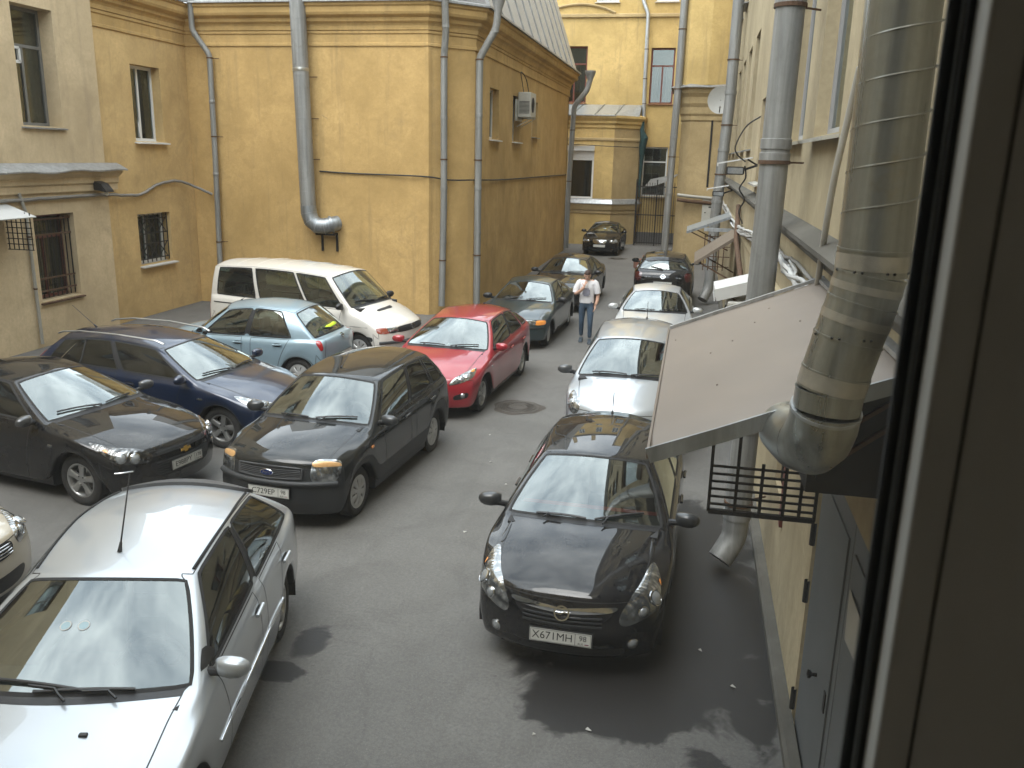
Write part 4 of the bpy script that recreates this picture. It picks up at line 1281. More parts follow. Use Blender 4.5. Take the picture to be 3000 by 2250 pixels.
pbk('oriel_roof', g_box(-1.1, 1.4, 37.6, 46.3, 18.4, 18.6), M_FLASH)

# ---------- cream wall on the right, full length of the yard
CW = thing('cream_building', 'long cream plastered building running down the right side behind the ducts', 'building', (XR, 0, 0))
def cbk(nm, g, m, **k): return bk(nm, g, m, CW, **k)
opsC = [(7.3, 8.85, 4.52, 7.1), (9.75, 11.3, 4.52, 7.1), (15.0, 16.7, 3.95, 5.35)]
opsC += [(u, u + 1.45, 4.55, 6.9) for u in (19.2, 22.0, 24.8, 27.6, 30.4, 33.2)] + [(u, u + 1.45, 8.6, 10.9) for u in (4.6, 7.35, 9.8, 12.6, 15.4, 18.2, 21, 23.8, 26.6, 29.4, 32.2)]
opsC += [(u, u + 1.45, 12.2, 14.2) for u in (4.6, 7.35, 9.8, 12.6, 15.4, 18.2, 21, 23.8, 26.6, 29.4, 32.2)]
opsC += [(8.1, 8.9, 1.05, 1.95), (12.4, 13.5, 0.0, 2.3), (20.2, 21.4, 0., 2.3)]
opsC.append((4.05, 6.22, 0., 2.28))
mk('wall', wall_geom((0, .5), (0, 1), (-1, 0), 37.5, 0, 15.4, [(a - .5, b - .5, c, d, .22) for a, b, c, d in opsC]), M_CRM, CW)
FC = FrameR((XR, 0), (0, 1), (-1, 0), CW)
M_BLIND = simple('grey_blind', (.36, .355, .345), .8, vary=.05, scale=3)
for k, (a, b, c, d) in enumerate(opsC[:-4]):
    add_window(CW, FC, a, b, c, d, .12, (M_BLIND if k < 2 else M_WOODB if k == 2 else M_WOODG), .07, mull=((a + b) / 2,) if k > 1 else (), sill=.13, sillm=M_ACB if k < 3 else M_FLASH, blind=M_BLIND if k < 2 else None, room=k > 1)
for (a, b, c, d) in opsC[-3:-1]: cbk('service_door', g_box(XR + .14, XR + .18, a, b, 0, 2.3), M_DOOR)
a, b, c, d = opsC[-4]
w = mk('cellar_window', FC.box(a, b, c, d, -.22, -.18), M_ROOM, CW)
g = [FC.box(lerp(a, b, i / 12) - .006, lerp(a, b, i / 12) + .006, c, d, -.06, -.05) for i in range(13)] + [FC.box(a, b, lerp(c, d, i / 12) - .006, lerp(c, d, i / 12) + .006, -.065, -.052) for i in range(13)]
mk('mesh_grille', g_join(*g), M_IRON, w)['kind'] = 'stuff'
mk('cellar_board', FC.box(a - .12, a - .02, c - .15, d + .05, .0, .03), M_WOODB, w)
ledge = [(0, 3.48), (.05, 3.5), (.05, 3.56), (.16, 3.62), (.16, 3.66), (0, 3.74)]
mk('ledge', g_sweep(ledge, [(0, 38), (0, .5)]), M_CONC, CW)
mk('lower_moulding', g_sweep([(0, 2.66), (.04, 2.68), (.06, 2.76), (.04, 2.84), (0, 2.86)], [(0, 38), (0, 7.2)]), M_CRM, CW)
mk('kerb', g_sweep([(.11, -.05), (.105, .06), (.08, .08), (.0, .09)], [(0, 38), (0, 1.)]), M_CONC, CW)
mk('eaves', g_sweep([(0, 15.1), (.2, 15.2), (.45, 15.4), (.5, 15.55), (0, 15.7)], [(0, 38), (0, .5)]), M_FLASH, CW)

# ---------- the building the picture is taken from: facade, room, window
NB = thing('near_building', 'cream building holding the window the yard is seen from', 'building', (0, 0, 0))
wx0, wx1, wz0, wz1 = -1.6, .92, 3.0, 5.9
nops = [(wx0, wx1, wz0, wz1)] + [(x, x + 1.6, z, z + 2.0) for x in (-5.4, -9.2, -12.9) for z in (.9, 3.7)]
mk('facade', wall_geom((XL, .95), (1, 0), (0, 1), XR - XL, 0, 8.6, [(a - XL, b - XL, c, d, .26) for a, b, c, d in nops]), M_CRM, NB)
FN = Frame((0, .95), (1, 0), (0, 1))
for a, b, c, d in nops[1:]: add_window(NB, FN, a, b, c, d, .2, M_PVC, .08, mull=((a + b) / 2,), sill=.1)
v, f = g_box(-3.2, 1.0, -4.2, .50, 2.2, 6.3)
mk('room_shell', (v, [q for q in f if q != (2, 3, 7, 6)]), simple('room_paint', (.80, .74, .64), .95), NB)
v, f = wall_geom((-3.2, .50), (1, 0), (0, -1), 4.2, 2.2, 6.3, [(wx0 + 3.2, wx1 + 3.2, wz0, wz1, -.19)])
mk('room_wall', (v, f), simple('room_paint', (.80, .74, .64), .95), NB)

CHL = thing('chandelier', 'lit chandelier glimpsed in the upper window of the far building above the alley', 'lamp', (-6.15, 47.1, 8.35))
for k in range(5): mk('bulb', g_xf(g_lathe([(0, -.05), (.03, -.02), (.025, .06), (0, .12)], 8), Matrix.Translation((.16 * math.cos(k * 1.256), .16 * math.sin(k * 1.256), 0))), M_LAMPE, CHL, True)
mk('arms', g_join(*[g_bar((0, 0, -.15), (.16 * math.cos(k * 1.256), .16 * math.sin(k * 1.256), -.04), .012, .012) for k in range(5)], g_bar((0, 0, -.15), (0, 0, .8), .015, .015)), M_IRON, CHL)
# ============================================================ FIXTURES ON THE WALLS
def helix(c, r, z0, z1, pitch, n=20, tilt=0.):
    k = int((z1 - z0) / pitch * n)
    return [(c[0] + r * math.cos(2 * math.pi * i / n), c[1] + r * math.sin(2 * math.pi * i / n), z0 + (z1 - z0) * i / k) for i in range(k + 1)]

# ---------- near spiral duct with a two-bend offset
D1 = thing('spiral_duct', 'thick galvanised spiral duct with foil taped bends, passing the brown canopy', 'duct', (.60, 3.6, 2.6))
T = at_root(D1)
r = .134
mk('straight_duct', g_xf(g_tube([(.685, 3.6, 7.5), (.69, 3.6, 5.0), (.70, 3.6, 3.96)], r, 40), T), M_DUCT, D1, True)
for z in np.arange(4.02, 7.2, .155):
    cx = lerp(.70, .685, min(1, (z - 3.96) / 3.5))
    pts = [(cx + (r + .001) * math.cos(a), 3.6 + (r + .001) * math.sin(a), z + .155 * (a / (2 * math.pi))) for a in np.linspace(0, 2 * math.pi, 33)]
    mk('spiral_seam', g_xf(g_tube(pts, .0045, 5), T), M_DUCT, D1, True)
bend = [(.70, 3.6, 3.96), (.698, 3.6, 3.86), (.680, 3.6, 3.75), (.645, 3.6, 3.60), (.615, 3.6, 3.46), (.600, 3.6, 3.38), (.594, 3.6, 3.30)]
rr = r * 1.015
for i in range(len(bend) - 1):
    a, b = Vector(bend[i]), Vector(bend[i + 1])
    mk('bend_segment', g_xf(g_tube([a, b], [rr, rr * .992], 40, False), T), M_DUCT, D1, True)
    d = (b - a).normalized()
    mk('bend_seam', g_xf(g_tube([a - d * .004, a + d * .004], rr * 1.022, 40), T), M_DUCT, D1, True)
for i, w_ in ((0, .06), (1, .03), (2, .035), (4, .07)):
    a, b = Vector(bend[i]), Vector(bend[i + 1]); d = (b - a).normalized()
    q = lerp(a, b, .45)
    mk('foil_tape', g_xf(g_tube([q - d * w_ / 2, q, q + d * w_ / 2], rr * 1.012, 40, False), T), M_FOIL, D1, True)
low = [(.594, 3.6, 3.30), (.590, 3.61, 3.23), (.583, 3.65, 3.165), (.570, 3.72, 3.115), (.545, 3.84, 3.085), (.50, 4.05, 3.07)]
mk('lower_elbow', g_xf(g_tube(low, [rr * 1.04] * 5 + [rr * .95], 40), T), M_DUCT, D1, True)
mk('elbow_seam', g_xf(g_tube([(.594, 3.598, 3.306), (.593, 3.602, 3.292)], rr * 1.06, 40), T), M_ZINCL, D1, True)
for a in (.4, 1.3, 2.2, 3.4, 4.3, 5.2):
    for i in (1, 3):
        p_ = Vector(bend[i]); mk('rivet', g_xf(g_lathe([(.006, 0), (.004, .004), (0, .005)], 8, 'Y'), T @ Matrix.Translation((p_.x + rr * math.cos(a), p_.y - rr * abs(math.sin(a)) - .002, p_.z + .02)) @ Matrix.Rotation(math.pi, 4, 'Z')), M_IRON, D1)

# ---------- lean-to canopy of painted sheet on an iron frame
CA = thing('door_canopy', 'wide brown painted sheet metal canopy over the grey door, beside the spiral duct', 'canopy', (XR, 5.5, 2.9))
T = at_root(CA)
n1, n2_ = 14, 10
v, f = [], []
for i in range(n1 + 1):
    for j in range(n2_ + 1):
        t = j / n2_
        y = lerp(3.96, 7.08, i / n1); x = lerp(-.125, 1.04, t)
        z = lerp(2.93, 3.40, t) + .0012 * math.sin(i * .9 + j * .7) - (.02 if i == 0 else 0) * (t < .6)
        v.append((x, y, z))
for i in range(n1):
    for j in range(n2_):
        a = i * (n2_ + 1) + j; f.append((a, a + 1, a + n2_ + 2, a + n2_ + 1))
o = len(v); v2 = [(x, y, z - .012) for x, y, z in v]
mk('sheet', g_xf((v + v2, f + [tuple(q + o for q in reversed(ff_)) for ff_ in f]), T), M_CANOPY, CA, True)
edge = [(-.13, 3.955, 2.925), (.2, 3.952, 3.06), (.42, 3.95, 3.155), (1.04, 3.95, 3.40)]
for a, b in zip(edge, edge[1:]): mk('bent_edge', g_xf(g_bar((a[0], a[1], a[2] - .02), (b[0], b[1], b[2] - .02), .014, .075), T), M_ZINC, CA)
mk('bent_edge', g_xf(g_bar((-.132, 3.955, 2.915), (-.132, 7.08, 2.915), .012, .05), T), M_CANOPY, CA)
mk('back_strip', g_xf(g_box(.98, 1.04, 3.95, 7.1, 3.395, 3.42), T), M_FLASH, CA)
mk('far_strip', g_xf(g_bar((-.12, 7.09, 2.945), (1.04, 7.09, 3.42), .04, .025), T), M_FLASH, CA)
rs = random.Random(3)
for k in range(12):
    u, w_ = rs.uniform(.04, .96), rs.uniform(.06, .97)
    mk('screw', g_xf(g_lathe([(.005, -.001), (.0045, .003), (0, .004)], 8), T @ Matrix.Translation((lerp(-.125, 1.04, u), lerp(3.96, 7.08, w_), lerp(2.93, 3.40, u) + .001)) @ Matrix.Rotation(-.38, 4, 'Y')), M_RUST, CA)
for y in (4.1, 5.5, 6.95):
    mk('rafter', g_xf(g_bar((-.08, y, 2.90), (1.04, y, 3.36), .045, .045), T), M_IRON, CA)
    if y > 5: mk('brace', g_xf(g_bar((.22, y, 2.98), (1.04, y, 2.52), .04, .04), T), M_IRON, CA)
mk('shade_panel', g_xf(g_box(.70, 1.03, 4.30, 4.315, 2.74, 3.22), T), M_IRON, CA)  # dark sheet added to stand for the deep shade below the canopy
mk('panel_rib', g_xf(g_bar((.72, 4.29, 2.8), (1.02, 4.29, 3.05), .03, .02), T), M_RUST, CA); mk('panel_rib', g_xf(g_bar((.72, 4.29, 2.95), (1.02, 4.29, 3.18), .025, .02), T), M_RUST, CA)
mk('shade_box', g_xf(g_box(.66, 1.03, 4.32, 5.3, 2.66, 2.9), T), M_IRON, CA)  # dark block added to continue that shade under the sheet
fy = 5.38
for x in (.235, .40, .555, .70, .80, .895):
    mk('frame_post', g_xf(g_bar((x, fy, 2.07), (x, fy, 3.0 if x < .45 else 2.42), .02, .02), T), M_IRON, CA)
for k in range(7): mk('frame_rail', g_xf(g_bar((.235, fy, 2.07 + k * .052), (.90, fy, 2.07 + k * .052), .014 if k else .03, .014 if k else .03), T), M_IRON, CA)

# ---------- middle downpipe, big and grey, with rusty clamps
downpipe('wide_downpipe', 'wide grey downpipe with rusty clamps on the cream wall, ending in a bent spout', [(.77, 8.9, 15.), (.745, 8.9, 8.), (.695, 8.9, .52), (.69, 8.9, .34), (.55, 8.78, .12)], .135, M_PIPEG, clamps=(5.68, 4.28, 2.85, .75), funnel=False, wallp=(.3, .25), joints=(5.85, 5.72, 4.45, 4.32, 1.6, .62), seg=20)
downpipe('far_wide_downpipe', 'wide grey downpipe on the cream wall, standing behind the floodlight with dangling cables', [(.80, 27., 15.), (.78, 27., 6), (.64, 27., 2.8), (.62, 27., .5), (.45, 26.8, .15)], .16, M_PIPEG, clamps=(7.1, 5.3, 3.9), funnel=False, wallp=(.35, .1), joints=(6.2, 4.6, 3.1, 1.4), seg=14)
downpipe('oriel_downpipe', 'tall grey downpipe in front of the iron gate beside the oriel', [(-.97, 37.9, 18.), (-1.02, 37.9, 7.3), (-1.12, 37.9, 2.), (-1.14, 37.9, .1)], .15, M_PIPEG, clamps=(9.4, 7.1, 4.4), funnel=False, wallp=(.3, .2), joints=(5.2, 2.9, 1.3), seg=12)
downpipe('thin_far_downpipe', 'slim shiny downpipe with a kink on the far yellow wall', [(-3.25, 46.3, 13.2), (-3.25, 46.3, 11.9), (-2.95, 46.2, 11.25), (-2.92, 46.25, 8.), (-2.86, 46.25, 5.4)], .1, M_ZINCL, clamps=(9.6, 8.2, 7.), funnel=False, wallp=(0, .2), seg=10)
downpipe('corner_downpipe', 'grey downpipe with funnel in the inner corner behind the white van', [(-13.33, 22.05, 7.95), (-13.36, 22.1, 7.3), (-12.97, 22.22, 6.7), (-12.99, 22.22, 4.), (-13.05, 22.2, .35)], .075, clamps=(6.62, 4.6, 1.75), wallp=(.18, .16), joints=(7.2, 5.5, 3.6))
downpipe('front_downpipe', 'grey downpipe with funnel left of the chamfered ochre corner', [(-6.46, 22.25, 7.95), (-6.46, 22.35, 7.3), (-6.55, 22.5, 6.72), (-6.56, 22.55, 3.), (-6.60, 22.50, .25)], .088, clamps=(6.68, 4.15, 1.5), wallp=(-.12, .12), joints=(7.4, 5.2, 3.4, 2.0))
downpipe('alley_downpipe', 'grey downpipe with big funnel on the alley side of the chamfered ochre corner', [(-5.30, 23.15, 7.9), (-5.36, 23.2, 7.45), (-5.80, 23.25, 6.75), (-5.80, 23.25, 3.), (-5.80, 23.25, .25)], .095, clamps=(6.7, 4.15, 1.6), wallp=(-.15, .1), joints=(7.4, 5.3, 3.4, 2.2))
downpipe('far_corner_downpipe', 'dark downpipe with funnel at the far end of the ochre wall, above the saloon', [(-5.05, 40.9, 7.7), (-5.15, 40.9, 7.25), (-5.74, 41.0, 6.55), (-5.85, 41.0, 3), (-5.87, 41.0, .1)], .12, M_PIPEG, clamps=(5.5, 3.2), wallp=(-.1, -.1), seg=12)
downpipe('thin_conduit_pipe', 'thin pale conduit pipe on the beige wing beside the barred window', [(-13.62, 15.62, 3.3), (-13.62, 15.75, 2.9), (-13.62, 15.78, .1)], .035, M_CONDUIT, clamps=(2.4, 1.3), funnel=False, wallp=(-.06, 0), seg=8)

# ---------- ochre wall ventilation duct with elbow and bracket
D3 = thing('wall_duct', 'grey ventilation duct running down the ochre front wall to an elbow on a bracket', 'duct', (-10.2, 22.05, 2.2))
T = at_root(D3)
mk('pipe', g_xf(g_tube([(-10.34, 22.05, 9.6), (-10.30, 22.05, 7.), (-10.22, 22.05, 2.86)], .205, 24), T), M_PIPEG, D3, True)
for z in np.arange(2.95, 9.2, .27):
    x = lerp(-10.22, -10.30, (z - 2.86) / 4.2)
    mk('seam', g_xf(g_lathe([(.206, -.006), (.211, 0), (.206, .006)], 24), T @ Matrix.Translation((x, 22.05, z))), M_PIPEG, D3, True)
el = [(-10.22, 22.05, 2.86), (-10.21, 22.05, 2.66), (-10.14, 22.05, 2.46), (-9.98, 22.06, 2.33), (-9.78, 22.1, 2.32), (-9.58, 22.16, 2.38), (-9.50, 22.3, 2.40)]
mk('elbow', g_xf(g_tube(el, [.21, .215, .215, .215, .21, .2, .2], 24), T), M_ZINC, D3, True)
for i in (1, 2, 3, 4): mk('elbow_seam', g_xf(g_tube([Vector(el[i]) * .98 + Vector(el[i - 1]) * .02, Vector(el[i]) * .98 + Vector(el[i + 1]) * .02], .222, 24), T), M_ZINCL, D3, True)
mk('flange', g_xf(g_tube([(-9.63, 22.13, 2.36), (-9.58, 22.155, 2.375)], .235, 24), T), M_ZINC, D3, True)
for x in (-9.98, -9.55): mk('bracket_leg', g_xf(g_bar((x, 22.36, 2.12), (x, 22.36, 1.62), .05, .05), T), M_IRON, D3)
mk('bracket_arm', g_xf(g_bar((-10.05, 22.1, 2.10), (-9.5, 22.1, 2.10), .05, .05), T), M_IRON, D3)
for x in (-9.98, -9.55): mk('bracket_arm', g_xf(g_bar((x, 22.08, 2.10), (x, 22.38, 2.10), .05, .05), T), M_IRON, D3)
mk('tape_ring', g_xf(g_lathe([(.207, -.05), (.213, -.03), (.213, .03), (.207, .05)], 24), T @ Matrix.Translation((-10.29, 22.05, 6.32))), M_FOIL, D3, True)
for z in (6.15, 5.1, 4.05): mk('wall_tie', g_xf(g_bar((-10.55, 22.2, z), (-9.98, 22.38, z + .02), .012, .02), T), M_RUST, D3)

# ---------- cables
def cable(name, label, pts, r_, m=M_CABLE, seg=6, sub=8, jit=0.):
    P_ = []
    pp = [Vector(q) for q in pts]
    for i in range(len(pp) - 1):
        a, b, c, d = pp[max(i - 1, 0)], pp[i], pp[i + 1], pp[min(i + 2, len(pp) - 1)]
        for k in range(sub):
            t = k / sub
            q = .5 * ((2 * b) + (c - a) * t + (2 * a - 5 * b + 4 * c - d) * t * t + (3 * b - a - 3 * c + d) * t ** 3)
            P_.append(q + Vector((random.uniform(-jit, jit), random.uniform(-jit, jit), random.uniform(-jit, jit))))
    P_.append(pp[-1])
    return tag(mk(name, g_tube(P_, r_, seg), m, None, True, 60), label, 'cable')
cable('wall_cable', 'dark cable running along the ochre front and alley walls at mid height', [(-10.0, 22.37, 3.76), (-9.2, 22.37, 3.73), (-8.4, 22.37, 3.72), (-7.0, 22.36, 3.70), (-6.5, 22.8, 3.62), (-5.93, 23.45, 3.62), (-5.92, 27., 3.56), (-5.92, 33., 3.53), (-5.92, 40.5, 3.5)], .02)
cable('wing_cable', 'grey bundled cable along the beige wing under the ledge, arching to the corner downpipe', [(-13.62, 10., 3.16), (-13.62, 15.2, 3.16), (-13.62, 16.4, 3.17), (-13.62, 18.3, 3.17), (-13.70, 19.2, 3.12), (-13.74, 19.9, 3.13), (-13.74, 20.6, 3.34), (-13.72, 21.4, 3.42), (-13.6, 22.0, 3.28), (-13.2, 22.3, 3.05)], .036, M_CABLEG, 8, jit=.006)
cable('loop_cable', 'dark cable arching from a wall hook into the top of the wall air conditioner', [(-5.7, 28.9, 6.22), (-5.78, 28.92, 6.6), (-5.9, 29.3, 6.95), (-5.8, 29.7, 6.75), (-5.7, 29.8, 6.2)], .014)
cable('duct_cable', 'thick corrugated conduit curving down the cream wall behind the spiral duct', [(1.0, 6.35, 4.9), (.98, 6.45, 4.6), (.95, 6.55, 4.2), (.95, 6.7, 3.8), (.98, 7.0, 3.35)], .024, M_CONDUIT, 10)
CBN = thing('cable_bundle', 'pale twisted bundle of cables strung along the cream wall below the ledge', 'cable', (.98, 6.6, 3.2))
for k in range(9):
    rr_ = random.Random(k)
    yy = [6.6, 7.6, 9., 11., 14., 18., 22., 27., 33.]
    zz = [3.24, 3.28, 3.28, 3.26, 3.15, 2.95, 2.85, 2.85, 2.8]
    o = cable('cable', '', [(.975 + rr_.uniform(-.06, .03), y, z + rr_.uniform(-.08, .08)) for y, z in zip(yy, zz)], .016 + .010 * rr_.random(), M_CABLEG if k % 2 else M_GALVW, 6, 6, .014)
    del o['label']; del o['category']; o.parent = CBN; o.matrix_parent_inverse = Matrix.Translation(-Vector(CBN.location))
cable('hanging_cable', 'black cable hanging in a loop from the cream wall to the floodlight', [(.95, 15.3, 5.0), (.75, 15.6, 4.85), (.62, 15.9, 4.55), (.66, 16.0, 4.4), (.82, 16.2, 4.28)], .012)
cable('dangling_cable', 'black cable dangling below the floodlight along the cream wall', [(.82, 16.2, 4.2), (.86, 16.4, 4.0), (.78, 16.6, 3.8), (.9, 16.9, 3.6), (.84, 17.3, 3.35), (.95, 17.8, 3.1)], .014)
cable('bay_cable', 'thin cable sagging across the yellow bay above its window', [(-9.4, 44.1, 4.95), (-6.5, 44.12, 4.92), (-4.1, 44.12, 4.85), (-3.0, 45.3, 4.85)], .02)

# ---------- air conditioners, dish, floodlights, awnings
def ac_unit(label, loc, rz, sx=.36, sy=.85, sz=.6):
    t = thing('air_conditioner', label, 'air conditioner', loc, rz)
    o = mk('casing', g_box(0, sx, -sy / 2, sy / 2, 0, sz), M_ACB, t); bevel_mod(o, .02)
    g = [g_lathe([(rad - .006, sx + .004), (rad, sx + .012), (rad + .006, sx + .004)], 24, 'X') for rad in (.05, .1, .15, .2, .24)]
    mk('fan_grille', g_xf(g_join(*g), Matrix.Translation((0, -sy * .1, sz * .5))), M_IRON, t)
    mk('fan_opening', g_xf(g_lathe([(.25, sx + .003), (0, sx + .003)], 24, 'X'), Matrix.Translation((0, -sy * .1, sz * .5))), M_ROOM, t)
    mk('side_vent', g_join(*[g_box(.04, sx - .04, -sy / 2 - .004, -sy / 2 - .001, sz * .15 + k * .04, sz * .15 + k * .04 + .02) for k in range(10)]), M_IRON, t)
    for s in (-1, 1): mk('bracket', g_join(g_bar((-.06, s * sy * .35, -.02), (sx + .02, s * sy * .35, -.02), .03, .03), g_bar((-.06, s * sy * .35, -.3), (sx, s * sy * .35, -.03), .02, .02)), M_ACB, t)
    return t
t = ac_unit('aged white air conditioner hanging on the ochre alley wall between narrow windows', (XS + .06, 29.35, 5.52), 0, .42, .95, .78)
mk('back_plate', g_box(-.04, -.01, -.75, .35, -.12, .55), M_ACB, t)
ac_unit('pale air conditioner cabinet under a white awning beside the wide downpipe', (XR, 12.1, 1.75), math.pi, .52, .8, .72)
ELB = thing('electrical_cabinet', 'grey electrical cabinet on the oriel block wall below two pipes', 'cabinet', (.62, 37.9, 1.7))
bevel_mod(mk('box', g_box(-.3, .3, -.14, .1, 0, 1.05), M_ACB, ELB), .015)
mk('door', g_box(-.26, .26, -.15, -.141, .04, 1.0), M_ACB, ELB); mk('warning_plate', g_box(-.04, .08, -.156, -.151, .66, .72), M_INK, ELB); mk('lock', g_box(-.2, -.14, -.158, -.151, .44, .48), M_CHROME, ELB)

def awning(label, x0, x1, y0, y1, z0, z1, m, frame=M_RUST, lip=.06, grp=None):
    t = thing('awning', label, 'awning', (XR, (y0 + y1) / 2, z0), 0, grp); T = at_root(t)
    v = [(x0, y0, z0), (x1, y0, z1), (x1, y1, z1), (x0, y1, z0)]
    v += [(a_, b_, c_ - .03) for a_, b_, c_ in v]
    mk('sheet', g_xf((v, [(0, 1, 2, 3), (7, 6, 5, 4), (0, 4, 5, 1), (1, 5, 6, 2), (2, 6, 7, 3), (3, 7, 4, 0)]), T), m, t)
    mk('front_lip', g_xf(g_box(x0 - .012, x0 + .004, y0, y1, z0 - lip, z0 - .002), T), m, t)
    mk('side_lip', g_xf(g_bar((x0, y0 - .008, z0 - lip * .5), (x1, y0 - .008, z1 - lip * .5), .012, lip), T), m, t)
    for y in (y0 + .08, y1 - .08): mk('arm', g_xf(g_bar((x0 + .1, y, z0 - .02), (x1, y, z0 - .45), .03, .03), T), frame, t)
    return t
awning('small white sheet awning above the pale air conditioner cabinet', .36, 1.05, 11.75, 12.55, 2.62, 2.82, M_GALVW, lip=.16)
awning('brown sheet awning over a side doorway, beyond the white awning', .10, 1.04, 19.4, 21.6, 2.12, 2.78, M_CANOPY)
a2 = awning('grey-blue sheet awning over the farthest side doorway', -.14, .9, 22.4, 24.2, 2.55, 2.95, M_ZINC)
for k in range(5):
    mk('lattice_bar', g_xf(g_bar((.32 + k * .12, 22.3, 1.6), (.32 + k * .12, 22.3, 2.5), .025, .025), at_root(a2)), M_RUST, a2)
for z in (1.7, 1.95, 2.2, 2.45): mk('lattice_bar', g_xf(g_bar((.3, 22.29, z), (.95, 22.29, z), .02, .02), at_root(a2)), M_RUST, a2)
mk('top_bar', g_xf(g_box(.28, 1.04, 22.2, 22.34, 2.58, 2.66), at_root(a2)), M_ZINCL, a2)

DI = thing('satellite_dish', 'round pale grey satellite dish with a small green logo on the oriel block corner', 'dish', (.62, 33.2, 6.4))
prof = [(0, .0), (.1, .004), (.2, .016), (.3, .036), (.4, .064), (.44, .078), (.45, .082), (.45, .074)]
mk('reflector', g_xf(g_lathe(prof, 36, 'Y'), Matrix.Rotation(.15, 4, 'X') @ Matrix.Diagonal((1, -1, 1.06, 1))), M_DISH, DI, True)
mk('logo_panel', g_box(-.02, .18, -.012, -.006, .10, .27), simple('logo_green', (.03, .17, .10), .5), DI)
for k, (xa, xb) in enumerate(((-.01, .03), (.05, .09))): mk('logo_mark', g_bar((xa + .0, -.014, .22), (xb, -.014, .13), .012, .02), M_DISH, DI)
mk('logo_mark', g_prism([(.10, .25), (.17, .25), (.11, .12)], -.015, -.012, 'xzy'), M_INK, DI)
mk('logo_mark', g_box(.0, .16, -.014, -.009, .07, .09), M_CABLEG, DI)
mk('mount', g_join(g_bar((0, .02, 0), (.4, .15, -.1), .05, .05), g_bar((0, -.02, -.42), (0, -.45, -.3), .03, .03)), M_IRON, DI)
mk('receiver_head', g_lathe([(0, -.08), (.04, -.07), (.04, .05), (0, .06)], 12, 'Y'), M_CABLEG, DI, loc=(0, -.48, -.28))

def floodlight(label, loc):
    t = thing('floodlight', label, 'floodlight', loc)
    mk('cover', g_join(g_bar((-.30, 0, .02), (.28, 0, .13), .30, .02)), M_GALVW, t)
    mk('front_lip', g_bar((-.31, -.15, .0), (-.31, .15, .0), .015, .06), M_GALVW, t)
    bevel_mod(mk('lamp_body', g_box(-.16, .16, -.12, .12, -.17, -.03), M_IRON, t), .03)
    mk('lens', g_box(-.13, .13, -.126, -.121, -.15, -.05), M_LENS, t)
    mk('arm', g_join(g_bar((.1, 0, -.1), (.38, 0, 0), .04, .04), g_bar((.2, 0, .1), (.38, 0, 0), .03, .03)), M_IRON, t)
floodlight('white-hooded floodlight with black body on the cream wall, tangled in cables', (.66, 16.3, 4.22))
floodlight('lower white-hooded floodlight far along the cream wall, behind the wide downpipe', (.62, 25.2, 3.5))
t = thing('wall_lamp', 'small dark lamp with white bulb above the cable on the beige wing', 'lamp', (XL + .2, 18.05, 3.3))
mk('hood', g_prism([(-.0, .0), (.32, -.05), (.30, .0), (.18, .14), (.0, .2)], -.14, .14, 'xzy'), M_IRON, t); mk('bulb', g_xf(g_lathe([(0, -.1), (.04, -.08), (.05, -.03), (.03, .02)], 12), Matrix.Translation((.15, .1, -.04))), M_PVC, t, True)

AW = thing('barred_awning', 'white sheet awning with iron grid sides over a doorway of the beige wing', 'awning', (XL + .12, 14.2, 2.8))
T = at_root(AW)
mk('sheet', g_xf(g_bar((-13.7, 14.45, 3.1), (-13.0, 14.45, 2.86), 1.7, .02, (0, 0, 1)), T), M_GALVW, AW)
for k in range(6): mk('grid_bar', g_xf(g_bar((-13.62 + k * .11, 15.2, 2.2), (-13.62 + k * .11, 15.2, 2.95), .016, .016), T), M_IRON, AW)
for k in range(7): mk('grid_bar', g_xf(g_bar((-13.66, 15.2, 2.2 + k * .11), (-13.05, 15.2, 2.2 + k * .11), .016, .016), T), M_IRON, AW)

# ---------- grey double door under the canopy
DR = thing('grey_door', 'grey painted steel double door under the brown canopy, with a paper notice', 'door', (XR + .06, 5.1, 0))
T = at_root(DR)
for ya, yb in ((4.98, 6.2), (4.06, 4.965)):
    lf = mk('leaf', g_xf(g_box(XR + .02, XR + .07, ya, yb, .03, 2.26), T), M_DOOR, DR); bevel_mod(lf, .008)
    mk('raised_panel', g_xf(g_box(XR + .008, XR + .019, ya + .1, yb - .1, .2, 2.1), T), M_DOOR, DR)
mk('knob', g_xf(g_lathe([(.014, 0), (.012, -.03), (.028, -.045), (.03, -.06), (0, -.068)], 14, 'X'), T @ Matrix.Translation((XR + .008, 5.5, .90))), M_IRON, DR, True)
mk('keyhole_plate', g_xf(g_box(XR + .0, XR + .009, 5.12, 5.17, .86, 1.0), T), M_IRON, DR)
for z in (.22, 1.15, 1.62, 2.05): mk('hinge', g_xf(g_lathe([(.022, -.09), (.022, .09)], 10), T @ Matrix.Translation((XR - .005, 6.23, z))), M_IRON, DR)
NT = tag(mk('paper_notice', ([(XR - .004, 4.82, 1.90), (XR - .005, 4.78, 1.60), (XR - .006, 4.34, 1.66), (XR - .02, 4.36, 1.93)], [(0, 1, 2, 3)]), M_PAPER), 'crumpled paper notice stuck on the grey double door', 'notice')
sol = NT.modifiers.new('s', 'SOLIDIFY'); sol.thickness = .003

